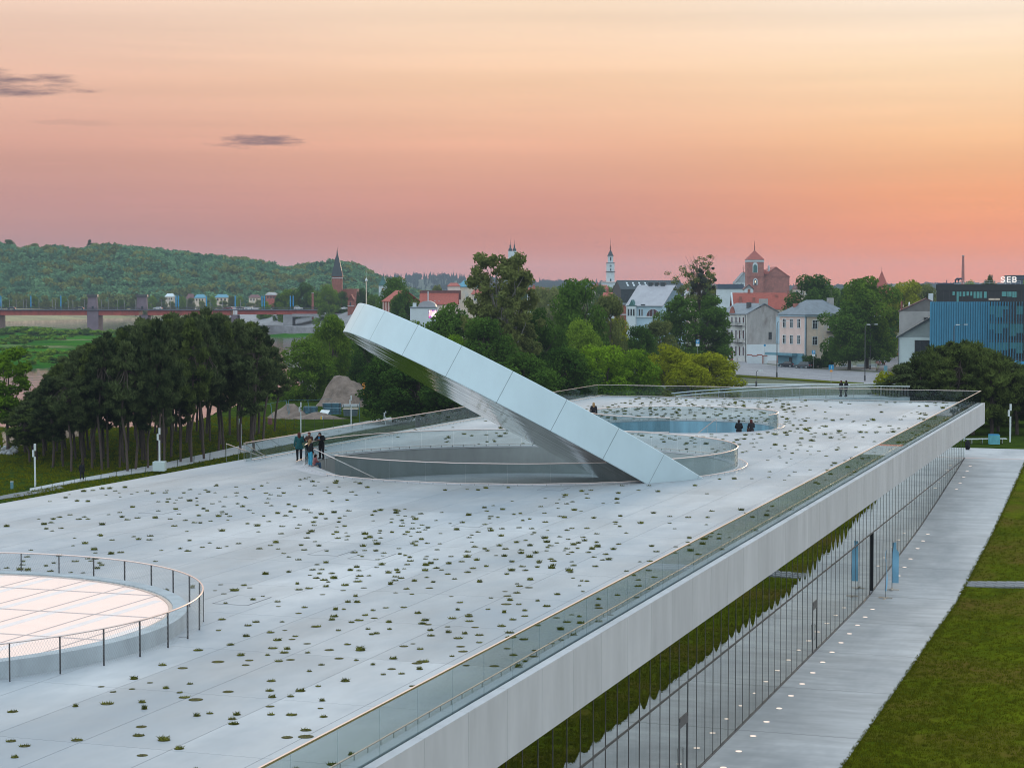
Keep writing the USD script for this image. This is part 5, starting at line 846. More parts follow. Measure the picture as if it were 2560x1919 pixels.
# ------------------------------------------------------------------ cars
def car(name, label, cat, loc, rot, paint, suv=False, s=1.0, group=None, lights=True):
    t = thing(name, label, cat, loc, rot, group); L, W, H = 4.5 * s, 1.8 * s, (1.66 if suv else 1.45) * s; b = .30 * s; wl = .92 * s
    prof = [(-L / 2, .42 * s), (-L / 2 + .06, .85 * s), (-L / 2 + .25, wl), (L / 2 - 1.15, wl), (L / 2 - .35, wl - .14), (L / 2 - .02, .62 * s), (L / 2, .38 * s), (L / 2 - .12, b), (-L / 2 + .1, b)]
    def sl(y, k): return np.array([(x * k, y, z) for x, z in prof])
    obj('body', MB().loft(sl(-W / 2, .97), sl(-W / 2 + .1, 1), False).loft(sl(-W / 2 + .1, 1), sl(W / 2 - .1, 1), False).loft(sl(W / 2 - .1, 1), sl(W / 2, .97), False).add(np.vstack([sl(-W / 2, .97), [(0, -W / 2, .6)]]), [(k + 1 if k < 8 else 0, k, 9) for k in range(9)]).add(np.vstack([sl(W / 2, .97), [(0, W / 2, .6)]]), [(k, k + 1 if k < 8 else 0, 9) for k in range(9)]), paint, t, smooth=30)
    x0, x1, r0, r1 = -L / 2 + (.15 if suv else .35), L / 2 - 1.2, -L / 2 + (.45 if suv else .95), L / 2 - 2.0
    lo = np.array([(x0, -W / 2 + .1, wl - .02), (x1, -W / 2 + .1, wl - .02), (x1, W / 2 - .1, wl - .02), (x0, W / 2 - .1, wl - .02)]); hi = np.array([(r0, -W / 2 + .28, H), (r1, -W / 2 + .28, H), (r1, W / 2 - .28, H), (r0, W / 2 - .28, H)])
    obj('cabin', MB().loft(lo, hi), paint, t); mid = lambda a, c, f: a + (c - a) * f
    for nm, (a, bq) in dict(side_window=(0, 1), windscreen=(1, 2), side_window_2=(2, 3), rear_window=(3, 0)).items():
        P = [mid(lo[a], hi[a], .12), mid(lo[bq], hi[bq], .12), mid(lo[bq], hi[bq], .88), mid(lo[a], hi[a], .88)]; c = np.mean(P, 0); n = np.cross(P[1] - P[0], P[3] - P[0]); n /= np.linalg.norm(n)
        P = [c + (p - c) * .92 + n * .012 for p in P]; obj(nm.replace('_2', ''), MB().add(P, [(0, 1, 2, 3)]), 'car_glass', t)
    for sx in (-1.36 * s, 1.38 * s):
        for sy in (-1, 1):
            w_ = obj('wheel', MB().tube([(sx, sy * (W / 2 - .2), .33 * s), (sx, sy * (W / 2 + .01), .33 * s)], [.33 * s] * 2, 16), 'rubber', t); obj('rim', MB().tube([(sx, sy * (W / 2 + .01), .33 * s), (sx, sy * (W / 2 + .02), .33 * s)], [.2 * s] * 2, 10), 'steel', w_)
    for sy in (-1, 1): obj('headlight', MB().box(L / 2 - .2, L / 2 + .005, sy * W * .36 - .2, sy * W * .36 + .2, .62 * s, .76 * s), 'white_paint', t); obj('tail_light', MB().box(-L / 2 - .005, -L / 2 + .2, sy * W * .38 - .17, sy * W * .38 + .17, .7 * s, .92 * s), 'tail_light' if lights else 'red_paint', t)
    obj('number_plate', MB().box(L / 2 - .01, L / 2 + .012, -.26, .26, .42 * s, .53 * s), 'white_paint', t); obj('number_plate', MB().box(-L / 2 - .012, -L / 2 + .01, -.26, .26, .62 * s, .73 * s), 'white_paint', t); return t
R0 = YAW
car('parked_car', 'black estate car parked at the kerb before the blue entrance', 'car', on(1968, 917, ZR), R0 + math.radians(140), 'car_black', lights=False); car('parked_suv', 'dark grey off-road car parked right behind the black estate car', 'car', on(2007, 920, ZR), R0 + math.radians(145), 'car_grey', True, lights=False)
car('parked_car', 'red car parked nose out in the side street', 'car', on(2201, 912, ZR), R0 - math.radians(92), 'car_wine'); car('parked_car', 'white car parked just behind the red one in the side street', 'car', on(2197, 905, ZR), R0 - math.radians(92), 'car_white'); car('moving_car', 'black car coming down the side street', 'car', on(2221, 885, ZR), R0 - math.radians(90), 'car_black')
for x, y, lab, p, r in [(27, -3.4, 'dark car on the bridge near the left edge', 'car_black', 180), (198, -3.4, 'black car on the bridge just left of the stone tower', 'car_black', 180), (394, -2.5, 'white car on the bridge half hidden by the pines', 'car_white', 180), (570, -3, 'wine red car on the bridge right of the pine tops', 'car_wine', 180), (601, 3, 'dark car with pale roof on the bridge between banner lamps', 'car_grey', 0), (622, 3, 'white car on the far lane of the bridge', 'car_white', 0), (746, -3.4, 'white van-like car near the right end of the bridge', 'car_white', 0), (860, -3, 'white car with dark windows at the bridge end by the disc tip', 'car_white', 180)]:
    p_ = at(x, 725, 1000 + y); car('bridge_car', lab, 'car', (p_[0], p_[1], bz(773.5) + .02), R0 + math.radians(r), p, suv='van' in lab)

# ------------------------------------------------------------------ trees
def cards(clusters, n, size, g, flat=.8, up=.35, thin=.62, inner=.55, along=False):
    C = np.array([c[:3] for c in clusters]); R = np.array([c[3] for c in clusters]); k = g.choice(len(C), n, p=R ** 2 / (R ** 2).sum())
    d = g.normal(size=(n, 3)); d /= np.linalg.norm(d, axis=1, keepdims=True); p = C[k] + d * (R[k] * (inner + (1.05 - inner) * np.sqrt(g.uniform(size=n))))[:, None] * (1, 1, flat)
    nr = d + .75 * g.normal(size=(n, 3)) + (0, 0, up); nr /= np.linalg.norm(nr, axis=1, keepdims=True); t = d * .55 + (0, 0, .75) + .45 * g.normal(size=(n, 3)) if along else np.cross(nr, g.normal(size=(n, 3))); t /= np.linalg.norm(t, axis=1, keepdims=True); b = np.cross(nr, t); b /= np.linalg.norm(b, axis=1, keepdims=True) + 1e-9; s = (size * g.uniform(.55, 1.35, n))[:, None]
    v = np.stack([p - t * s, p + b * s * thin, p + t * s, p - b * s * thin], 1).reshape(-1, 3); i = np.arange(n) * 4; return v, np.vstack([np.stack([i, i + 1, i + 2], 1), np.stack([i, i + 2, i + 3], 1)])
def limb(m, a, b, r0, r1, g, n=4, wob=.06, sides=5):
    a, b = np.array(a, float), np.array(b, float); L = np.linalg.norm(b - a); P = [a + (b - a) * t + g.normal(size=3) * wob * L * math.sin(math.pi * t) + (0, 0, .10 * L * math.sin(math.pi * t)) for t in np.linspace(0, 1, n)]; m.tube(P, np.linspace(r0, r1, n), sides)
HGT, WID = {}, {}
def tree_kind(name, seed, H, W, z0, ncl, nleaf, size, leafm, barkm='bark', env=None, rcl=(.11, .2), limbs=14, fork=.35, inner=.5, flat=.8, extra=None, thin=.62, up=.35, along=False, tr=.032):
    g = np.random.default_rng(seed); k = kind_of(name); cl = []; env = env or (lambda h: math.sqrt(max(0, 1 - ((h - .45) / .58) ** 2)))
    while len(cl) < ncl:
        h = g.uniform(0, 1); a = g.uniform(0, 6.283); e = env(h)
        if g.uniform() > .25 + .75 * e: continue
        rr = W / 2 * e * g.uniform(.35, .92); r = W * g.uniform(*rcl); cl.append((rr * math.cos(a), rr * math.sin(a), z0 + (H - z0) * (.06 + .88 * h), r))
    m = MB(); top = (g.normal() * .2, g.normal() * .2, z0 + (H - z0) * fork); limb(m, (0, 0, -.5), top, W * tr, W * tr * .7, g, 5, .02, 7); limb(m, top, (g.normal() * W * .06, g.normal() * W * .06, H * .9), W * .02, W * .004, g, 5, .03)
    for c in sorted(cl, key=lambda c: -c[3])[:limbs]: s = g.uniform(.1, .9); limb(m, np.array(top) * (.7 + .3 * s) if s < .5 else np.array(top) + (0, 0, (H * .9 - top[2]) * (s - .5) * .8), c[:3], W * .012, W * .003, g)
    obj('trunk', m, barkm, k, smooth=True); obj('crown', cards(cl, nleaf, size, g, flat, up, inner=inner, thin=thin, along=along), leafm, k)
    if extra: extra(k, g, cl, m)
    HGT[k], WID[k] = H, W * 1.12; return k
low = lambda h: math.sqrt(max(0, 1 - ((h - .36) / .66) ** 2))
K = {}
for q, lf in enumerate(['dark', 'mid', 'yellow', 'olive', 'bright']):
    for s in (0, 1): K[lf + str(s)] = tree_kind(f'{lf}_tree_{"ab"[s]}', 10 * q + s, 14, 11, 1.2 if s else .6, 60 if s else 78, 15000, .225, 'leaf_' + lf, env=low if s == 0 else None, rcl=(.085, .17), inner=.4)
K['airy'] = tree_kind('airy_tree', 77, 25, 15, 4, 260, 30000, .25, 'leaf_olive', 'pale_bark', env=lambda h: .78 + .22 * math.sin(min(1, h * 1.2) * math.pi) if h < .93 else .7, rcl=(.035, .085), limbs=60, fork=.12, inner=.15)
def twigs(k, g, cl, m):
    tw = MB()
    for i in range(80): a = g.uniform(0, 6.28); b = (math.cos(a) * g.uniform(.5, 5) + 1.0, math.sin(a) * g.uniform(.5, 3.5), g.uniform(22, 30.5)); limb(tw, (1.2, 0, g.uniform(16, 23)), b, .07, .015, g, 4, .05, 3)
    obj('twigs', tw, 'bark', k); mb = MB()
    for i in range(26):
        a = g.uniform(0, 6.28); r = g.uniform(.3, 2.8); s = trimesh.creation.icosphere(2, 1.0); s.vertices *= (.3 + .55 * g.uniform() ** 1.5) * (1 + .35 * (meshkit.noise(s.vertices * 2.5 + i * 7)[:, None] - .5)); s.apply_translation((2.2 + r * math.cos(a), r * math.sin(a), g.uniform(19.5, 27.5))); mb.mesh(s)
    obj('mistletoe', mb, 'mistletoe', k); obj('sparse_leaves', cards([(g.normal() * 3 if q % 2 else 2.2 + g.normal() * 1.8, g.normal() * 2, g.uniform(19, 26) if q % 2 else g.uniform(21, 30), g.uniform(.5, 1.1)) for q in range(70)], 4200, .2, g, inner=.1), 'leaf_olive', k)
K['mistle'] = tree_kind('mistletoe_tree', 78, 21, 17, 2, 105, 24000, .28, 'leaf_dark', env=lambda h: .98 if h < .75 else max(.45, 1.75 - h), rcl=(.06, .13), limbs=24, extra=twigs, inner=.35); HGT[K['mistle']] = 30
for s in range(3): K[f'pine{s}'] = tree_kind(f'pine_{"abc"[s]}', 30 + s, 14.5, 5.0, 4.5 + .7 * (s - 1), 72, 9500, .30, 'needle' if s != 1 else 'needle_green', 'pine_bark', env=lambda h: (.5 + 1.1 * h) if h < .38 else max(.10, 1.0 - ((h - .38) / .66) ** 1.35), rcl=(.05, .12), limbs=26, fork=.6, flat=.8, thin=.22, inner=.1, along=True, tr=.026)
K['lowpine'] = tree_kind('low_pine', 36, 10, 6.5, 1.5, 56, 9000, .28, 'needle_green', 'pine_bark', env=low, rcl=(.06, .14), flat=.75, thin=.22, inner=.1, along=True)
K['shrub'] = tree_kind('shrub', 40, 3, 4, .1, 22, 2600, .15, 'leaf_dark', rcl=(.13, .22), limbs=5)
K['young'] = tree_kind('young_tree', 41, 13, 6.4, 3.2, 44, 5200, .22, 'leaf_bright', env=lambda h: .35 + .75 * h if h < .75 else 1.0 - (h - .75) * 1.6, rcl=(.08, .16), limbs=26, fork=.1, inner=.25)
K['bank'] = tree_kind('bush_yellow', 42, 5, 6, .2, 34, 4200, .17, 'leaf_yellow', rcl=(.1, .18), limbs=8)
def plant(name, kind, cx, ytop, wpx, D, zb, label, group=None, cat='tree', rot=None):
    k = K[kind]; p = at(cx, 725, D); zt = 10.5 - (ytop - 725) * D / FPX; s = 1.14 * wpx * D / FPX / WID[k]
    return put(name, k, label, cat, (p[0], p[1], zb), (cx * 7.13 + ytop) % 6.28 if rot is None else rot, (s, s, (zt - zb) / HGT[k]), group)
MAIN = [
 ('deciduous_tree', 'mid0', 768, 848, 165, 330, -9.3, 'bushy light green tree just right of the pine grove'), ('deciduous_tree', 'mid1', 832, 786, 120, 350, -9.3, 'taller green tree behind the raised tip of the disc'),
 ('deciduous_tree', 'dark1', 872, 820, 110, 372, -9.3, 'dark green tree behind the big earth heap, under the disc tip'), ('deciduous_tree', 'mid1', 800, 830, 95, 400, -9.3, 'green tree between the light bushy tree and the one at the disc tip'), ('deciduous_tree', 'dark0', 925, 845, 120, 340, -9.3, 'dark tree right behind the yellow excavator arm'),
 ('deciduous_tree', 'dark0', 985, 868, 185, 272, -8, 'dense dark green tree right below the raised edge of the disc'), ('deciduous_tree', 'dark1', 1045, 900, 210, 256, -7.5, 'dark green tree behind the middle of the mirrored underside'), ('deciduous_tree', 'dark0', 1140, 940, 170, 250, -7, 'low dark green tree behind the lower middle of the disc'),
 ('deciduous_tree', 'mid1', 1020, 800, 165, 330, -9.2, 'dark green tree in front of the white hall'), ('deciduous_tree', 'dark1', 1125, 758, 170, 335, -9.2, 'broad dark green tree just right of the pink screen'), ('deciduous_tree', 'bright1', 1110, 835, 150, 282, -8.5, 'fresh green tree above the middle of the disc rim'),
 ('airy_tree', 'airy', 1256, 622, 215, 300, -9, 'tallest loose-crowned tree with pale limbs in the centre'), ('deciduous_tree', 'dark0', 1215, 800, 190, 285, -8.5, 'dense dark tree at the foot of the tall central tree'), ('deciduous_tree', 'dark1', 1345, 770, 150, 305, -9, 'dark tree right beside the tall central tree'),
 ('deciduous_tree', 'dark0', 1440, 705, 165, 345, -9.2, 'tall dark green tree between the central tree and the town hall tower'), ('deciduous_tree', 'olive1', 1523, 738, 105, 370, -9.2, 'slim olive green tree left of the black metal house'), ('deciduous_tree', 'olive0', 1372, 715, 90, 640, -9.2, 'small grey-green tree on the skyline right of the central tree'),
 ('deciduous_tree', 'dark1', 1310, 880, 190, 252, -8, 'very dark tree behind the roof right of the disc rim'), ('deciduous_tree', 'dark0', 1408, 872, 175, 262, -8, 'dark green tree over the left corner of the far railing'), ('deciduous_tree', 'bright1', 1500, 862, 170, 270, -8, 'fresh green tree behind the far railing, left part'), ('deciduous_tree', 'bright0', 1580, 868, 165, 275, -8.4, 'fresh green tree behind the far railing below the pale blue house'),
 ('deciduous_tree', 'dark0', 1598, 818, 100, 380, -9.2, 'small dark conical tree before the pale blue house'), ('deciduous_tree', 'olive1', 1648, 802, 120, 390, -9.2, 'pale grey-green willow before the pale blue house'), ('deciduous_tree', 'yellow1', 1540, 800, 90, 395, -9.2, 'olive yellow tree below the black metal house'), ('deciduous_tree', 'mid0', 1460, 800, 130, 330, -9.2, 'mid green tree below the town hall tower'),
 ('deciduous_tree', 'yellow0', 1668, 860, 150, 285, -8.8, 'yellow-green tree behind the far railing, second from its right end'), ('deciduous_tree', 'yellow1', 1770, 884, 185, 300, -9.2, 'rightmost broad yellow-green bush behind the far railing'), ('deciduous_tree', 'yellow0', 1722, 902, 140, 278, -9, 'lower yellow-green bush behind the middle of the far railing'), ('deciduous_tree', 'dark1', 1240, 905, 170, 250, -7.8, 'low dark tree touching the disc rim'),
 ('mistletoe_tree', 'mistle', 1738, 640, 195, 450, -9.3, 'tall dark tree full of round mistletoe balls beside the derelict house'),
 ('deciduous_tree', 'dark0', 2035, 692, 150, 580, -9.3, 'round dark green tree behind the beige house'), ('deciduous_tree', 'mid1', 2168, 690, 190, 492, -9.3, 'large green street tree left of the red cone tower'), ('deciduous_tree', 'dark1', 2124, 752, 140, 486, -9.3, 'dark green street tree right of the beige house'), ('deciduous_tree', 'dark0', 2205, 790, 90, 560, -9.3, 'dark tree along the side street behind the red car'),
 ('deciduous_tree', 'yellow1', 2262, 706, 115, 620, -9.3, 'yellow-green tree above the grey gable house'), ('deciduous_tree', 'olive0', 2310, 708, 90, 660, -9.3, 'loose olive tree left of the bank roof'), ('deciduous_tree', 'dark1', 2475, 688, 62, 720, -9.3, 'round tree showing over the bank roof left of the letters'), ('deciduous_tree', 'mid0', 2420, 703, 60, 820, -9.3, 'small tree top behind the bank roof railing'), ('deciduous_tree', 'mid0', 2566, 700, 60, 640, -9.3, 'green tree at the right frame edge behind the bank'),
 ('young_tree', 'young', 14, 862, 150, 224, -8, 'slender young tree with fresh leaves at the left frame edge'), ('yellow_bush', 'bank', 2232, 928, 115, 214, -5, 'yellow-green bush beside the right pines at the end of the roof'),
 ('deciduous_tree', 'dark0', 985, 697, 105, 640, -9.3, 'big round dark tree right of the green church spire'), ('deciduous_tree', 'dark1', 1010, 722, 90, 600, -9.3, 'dark tree hiding the end of the steep red roof'), ('deciduous_tree', 'olive1', 1092, 714, 40, 900, -9.3, 'small round tree on the skyline above the long red roof'),
 ('deciduous_tree', 'mid0', 820, 712, 70, 960, -9.3, 'green tree just below the needle spire'), ('deciduous_tree', 'dark1', 762, 705, 70, 1030, -9.3, 'tallest tree left of the needle spire by the bridge'), ('deciduous_tree', 'mid1', 722, 722, 66, 1030, -9.3, 'green tree second from the left before the needle spire'), ('deciduous_tree', 'dark0', 700, 736, 40, 1040, -9.3, 'dark tree at the left end of the clump before the needle spire'), ('deciduous_tree', 'mid0', 790, 728, 60, 1025, -9.3, 'green tree behind the slim brick column'), ('deciduous_tree', 'dark0', 855, 730, 50, 1000, -9.3, 'dark green tree right below the needle spire'), ('deciduous_tree', 'bright0', 662, 752, 42, 1060, -9.3, 'light green bush above the right part of the bridge'),
 ('deciduous_tree', 'dark1', 905, 720, 60, 1010, -9.3, 'dark tree behind the slender mast'), ('deciduous_tree', 'mid1', 935, 735, 50, 900, -9.3, 'green tree at the foot of the green spired church')]
for a in MAIN: plant(*a)
for x, y, w_, D, lab in [(2077, 853, 50, 497, 'round dark shrub against the beige house wall'), (2030, 886, 48, 498, 'dark hedge shrub behind the parking sign'), (2060, 893, 40, 499, 'low dark shrub below the beige house windows')]: plant('shrub', 'shrub', x, y, w_, D, -9.4, lab, cat='shrub')
rng = np.random.default_rng(8)
for i in range(28):
    x = -10 + i * 24.5 + rng.uniform(-5, 5)
    near_house = min(abs(x - q) for q in (423, 475, 499, 553, 635, 677)) < 15
    plant('avenue_tree', ['olive0', 'mid1', 'olive1'][i % 3], x, 742 + rng.uniform(-7, 6) + 9 * near_house, 30 * rng.uniform(.8, 1.2), 1395, -9, 'pale green tree in the row at the foot of the wooded hill', 'row of trees at the foot of the wooded hill')
for i in range(64):
    x = 1130 + i * 22.5 + rng.uniform(-9, 9); D = rng.uniform(680, 1200)
    if x > 2330 or 1858 < x < 1985: continue
    plant('town_tree', ['dark0', 'mid1', 'olive1', 'mid0'][i % 4], x, rng.uniform(712, 724) , rng.uniform(40, 62), D, -9.3, 'distant tree among the roofs of the old town', 'distant trees of the old town')
for x, y, kd, lab in [(23, 600, 'dark0', 'round tree standing above the hill skyline at the far left'), (226, 598, 'pine0', 'tall dark conifer standing above the hill skyline'), (262, 608, 'dark1', 'round tree on the hill skyline right of the conifer'), (88, 608, 'olive0', 'pale tree on the hill skyline between the two round ones')]: plant('skyline_tree', kd, x, y, 34 if kd != 'pine0' else 20, 1760, 10.5 + (725 - 622) / FPX * 1760 - 6, lab)
# the pine grove: ridge of the crowns read from the photograph
top = lambda x: np.interp(x, [20, 60, 110, 160, 220, 300, 380, 460, 520, 580, 630, 670, 700], [1010, 985, 925, 872, 842, 808, 780, 772, 762, 770, 790, 818, 860]); n = 0
for D0, n0, x0, x1 in ((203, 13, 120, 420), (213, 17, 55, 520), (225, 19, 60, 640), (238, 17, 120, 670), (252, 15, 300, 690)):
    for k in range(n0):
        x = x0 + (x1 - x0) * (k + rng.uniform(.15, .85)) / n0; D = D0 + rng.uniform(-4, 4); yt = top(x) + abs(rng.normal()) * 22 + (10 if D0 < 220 else 0)
        plant('pine_tree', f'pine{n % 3}', x, yt, rng.uniform(104, 140), D, -8, 'tall dark pine with a bare trunk in the grove beside the riverside path', 'pines of the dense grove beside the riverside path'); n += 1
for x, D in ((60, 222), (105, 218), (75, 232)): plant('pine_tree', 'lowpine', x, 1000 + (x - 60) * -.6, 120, D, -8, 'low spreading pine at the left end of the grove', 'low pines at the left end of the grove')
rtop = lambda x: np.interp(x, [2200, 2250, 2320, 2400, 2440, 2500, 2560, 2640], [1000, 905, 862, 842, 848, 870, 905, 910])
for D0, n0 in ((212, 9), (226, 10), (242, 9)):
    for k in range(n0):
        x = 2225 + 400 * (k + rng.uniform(.15, .85)) / n0; plant('pine_tree', 'lowpine' if k % 3 else f'pine{k % 2}', x, rtop(x) + abs(rng.normal()) * 22, rng.uniform(120, 165), D0 + rng.uniform(-4, 4), -5.2 - (D0 - 212) * .03, 'dark pine of the group behind the right end of the roof', 'dark pines behind the right end of the roof')
# the forest on the hill and the one on the far ridge
def low_crown(seed, n, size, H=11, W=10.5): g = np.random.default_rng(seed); return cards([(g.normal() * W * .2, g.normal() * W * .2, H * g.uniform(.35, .8), W * g.uniform(.2, .33)) for _ in range(9)], n, size, g, .85, inner=.75)
P, S, R, Wh = [], [], [], []
for X in np.arange(-560, 30, 7.2):
    for D in np.arange(1446, 1860, 8.5):
        p = xd(X + rng.uniform(-3, 3), D + rng.uniform(-3.5, 3.5)); z = float(h_hill(p[:1], p[1:2])[0])
        if z < -6.5: continue
        P.append((p[0], p[1], z - 1)); S.append(rng.uniform(.75, 1.35)); R.append(rng.uniform(0, 6.28)); Wh.append(rng.integers(0, 4))
instancer('hill_forest', [(low_crown(1, 330, 1.25), 'forest_leaf'), (low_crown(2, 330, 1.2), 'forest_leaf'), (low_crown(3, 300, 1.2), 'forest_leaf'), (low_crown(4, 300, 1.3), 'leaf_olive')], P, S, R, Wh, label='mixed green forest covering the long hill on the left', cat='forest', kind='stuff')
P, S, R, Wh = [], [], [], []
for k in range(2600):
    X, D = rng.uniform(-330, -105), rng.uniform(515, 1010); p = xd(X, D)
    if not MEADOW.buffer(-6).contains(Point(p[0], p[1])) or meshkit.noise(np.array([[X * .03, D * .012, 4.]]))[0] < .45 - .25 * (D > 860): continue
    P.append((*p[:2], -10.0)); S.append(rng.uniform(.08, .22) * (1 + (D > 860))); R.append(rng.uniform(0, 6.28)); Wh.append(rng.integers(0, 3))
instancer('meadow_scrub', [(low_crown(6, 120, 1.6), 'leaf_mid'), (low_crown(7, 120, 1.6), 'leaf_bright'), (low_crown(8, 110, 1.7), 'leaf_dark')], P, np.array(S)[:, None] * (1.6, 1.6, .8), R, Wh, label='low green scrub and reeds on the river meadow', cat='scrub', kind='stuff')
con = MB(); [con.tube([(0, 0, 16 * a), (0, 0, 16 * b)], [r, .2], 6) for a, b, r in ((0, .5, 3.4), (.28, .75, 2.6), (.55, 1, 1.7))]
P, S, R, Wh = [], [], [], []
for X in np.arange(-420, 1280, 17):
    for D in np.arange(3700, 4300, 40):
        p = xd(X + rng.uniform(-8, 8), D + rng.uniform(-18, 18)); P.append((*p[:2], float(h_far(p[:1], p[1:2])[0]) - 3)); S.append(rng.uniform(.7, 1.25)); R.append(0); Wh.append(0 if rng.uniform() < np.interp(X, [-300, 0, 200], [.9, .7, .2]) else 1)
instancer('ridge_forest', [(con, 'far_forest'), (low_crown(5, 160, 2.4, 13, 15), 'far_forest')], P, S, R, Wh, label='hazy blue forest along the distant ridge', cat='forest', kind='stuff')
# grass on the lawns near the camera
P, S, R, Wh = [], [], [], []
gt = lambda s: tuft(s, 9, .10, .16, .9)
for k in range(30000):
    v = 62 + 95 * rng.uniform() ** 1.5; u = -12.5 + rng.uniform() ** 1.3 * min(40, 6 + (v - 60) * .30)
    if 129.3 < v < 131.5: continue
    P.append((u, v, float(rl(np.array([u]), np.array([v]))[0]) - .01)); S.append(rng.uniform(.7, 1.5)); R.append(rng.uniform(0, 6.28)); Wh.append(rng.integers(0, 3))
for k in range(1600): v = rng.uniform(62, 185); u = -12.62 + abs(rng.normal()) * .12; P.append((u, v, float(gz(v)) + .0)); S.append(rng.uniform(.6, 1.2)); R.append(rng.uniform(0, 6.28)); Wh.append(rng.integers(0, 3))
instancer('lawn_grass', [(gt(s), 'grass_blade') for s in (50, 51, 52)], P, S, R, Wh, label='short grass of the lawn on the right beside the pavement', cat='grass', kind='stuff')
P, S, R, Wh = [], [], [], []
for k in range(14000):
    D = rng.uniform(172, 285); X = rng.uniform(-64, -22) * D / 200; p = xd(X, D)
    if p[0] > -55: continue
    z = float(h_left(p[:1], p[1:2])[0]); P.append((p[0], p[1], z)); S.append(rng.uniform(1.2, 2.6)); R.append(rng.uniform(0, 6.28)); Wh.append(rng.integers(0, 3))
pp = Polygon([q[:2] for q in pa] + [q[:2] for q in pb[::-1]]).buffer(.15); import shapely
ok = ~shapely.contains_xy(pp, np.array(P)[:, 0], np.array(P)[:, 1])
P, S, R, Wh = (list(np.array(a)[ok]) for a in (P, S, R, Wh))
instancer('meadow_grass', [(gt(s), 'grass_blade') for s in (53, 54, 55)], P, S, R, Wh, label='grass of the lawn on the left under the pines', cat='grass', kind='stuff')
# sand and rubble at the river bank
sd = [on(x, y, -8.3) for x, y in [(-40, 1085), (60, 1078), (140, 1080), (240, 1072), (250, 1095), (130, 1115), (40, 1128), (-40, 1135)]]
sp = Polygon([p[:2] for p in sd]); x0, y0, x1, y1 = sp.bounds; sdd = lambda x, y: shapely.distance(shapely.points(x, y), sp.exterior) * np.where(shapely.contains_xy(sp, x, y), 1, -1)
struct('sand_bank', grid(np.arange(x0, x1, 1.2), np.arange(y0, y1, 1.2), lambda x, y: -8.9 + np.clip(sdd(x, y) / 4, -.3, 1) * (1.0 + 1.2 * meshkit.fbm(np.stack([x * .2, y * .2, 0 * x], -1), 3)), lambda x, y: sdd(x, y) > -1), 'sand', True)
bs = [on(x, y, -8.6) for x, y in [(-60, 1058), (150, 1062), (160, 1078), (-60, 1092)]]
for k in range(5): a, b = bs[0] + (bs[3] - bs[0]) * k / 5, bs[1] + (bs[2] - bs[1]) * k / 5; struct('bank_step', MB().obox((a + b) / 2, np.linalg.norm(b - a), 3.2, -10.5, -9.2 + k * .28, math.atan2(*(b - a)[1::-1])), 'quay_grey')
for k in range(26): p = on(rng.uniform(-10, 40), rng.uniform(1118, 1136), -7.95); s = trimesh.creation.icosphere(1, rng.uniform(.18, .42)); s.vertices *= 1 + .4 * (meshkit.noise(s.vertices * 3 + k)[:, None] - .5); s.apply_translation(p); obj('boulder', MB().mesh(s), 'stone_rubble', label='pale boulder in the rubble heap at the left edge of the lawn', cat='boulder', group='boulders heaped at the left edge of the lawn')

# ------------------------------------------------------------------ lamps and things on the lawns
lt = 'white slim lamp post with stacked lantern boxes '
def lamp_post(x, yt, yb, D, label, zb=None):
    b = at(x, yb, D); hgt = (yb - yt) * D / FPX; t = thing('lamp_post', label, 'lamp post', b, YAW); obj('pole', MB().box(-.075, .075, -.075, .075, -.3, hgt * .70), 'white_paint', t); obj('lamp_box', MB().bevbox(-.24, -.06, -.09, .09, hgt * .70, hgt * .855, .01), 'white_paint', t); obj('lamp_box', MB().bevbox(-.07, .11, -.09, .09, hgt * .84, hgt, .01), 'white_paint', t); return t
lamp_post(88, 1108, 1218, 184, lt + 'at far left before the pines'); t = lamp_post(399, 1069, 1171, 197, lt + 'on a pale concrete block by the path'); obj('block', MB().bevbox(-.6, .6, -.6, .6, -.2, .72, .03), 'mint_wall', t)
lamp_post(603, 1033, 1121, 231, lt + 'beside the left stair rails'); lamp_post(752, 1005, 1085, 254, lt + 'above the teal jacket'); lamp_post(878, 988, 1065, 262, lt + 'before the blue stacks'); lamp_post(964, 1020, 1092, 268, lt + 'behind the left glass railing'); lamp_post(2525, 1009, 1113, 200, lt + 'before the right pines'); 
t = thing('path_bollard', 'short pale bollard at the left edge of the path', 'bollard', at(30, 1232, 182), YAW); obj('post', MB().bevbox(-.12, .12, -.1, .1, -.3, 1.05, .03), 'teal_panel', t); obj('cap', MB().box(-.13, .13, -.11, .11, 1.05, 1.09), 'white_paint', t)
# far right: bench, bin, street glimpses
p = at(2465, 1103, 198); t = thing('bench', 'long pale bench under the pines past the end of the roof', 'bench', (p[0], p[1], -5), YAW + .1); obj('seat', MB().bevbox(-2.1, 2.1, -.3, .3, .42, .5, .02), 'white_paint', t); [obj('leg', MB().box(x, x + .08, -.25, .25, 0, .42), 'steel', t) for x in (-1.6, -.5, .5, 1.6)]
p = at(2485, 1114, 197); t = thing('litter_bin', 'tall teal litter bin beside the pale bench', 'bin', (p[0], p[1], -5), YAW); obj('body', MB().bevbox(-.5, .5, -.4, .4, 0, .93, .03), 'teal_paint', t); obj('lid', MB().bevbox(-.5, .5, -.4, .4, .93, .99, .02), 'blue_paint', t)
p = at(2419, 1127, 190); t = thing('black_bag', 'dark bag standing at the far corner of the glass wall', 'bag', (p[0], p[1], -5), 0); s = trimesh.creation.icosphere(2, .45); s.vertices *= (.6, .6, 1.1); s.vertices *= 1 + .4 * (meshkit.noise(s.vertices * 4)[:, None] - .5); s.apply_translation((0, 0, .42)); obj('sack', MB().mesh(s), 'cloth_black', t, smooth=True)
struct('far_road', MB().prism(Polygon([p[:2] for p in (xd(38, 268, 0), xd(140, 272, 0), xd(140, 290, 0), xd(38, 286, 0))]), -9, -7.3), 'asphalt')
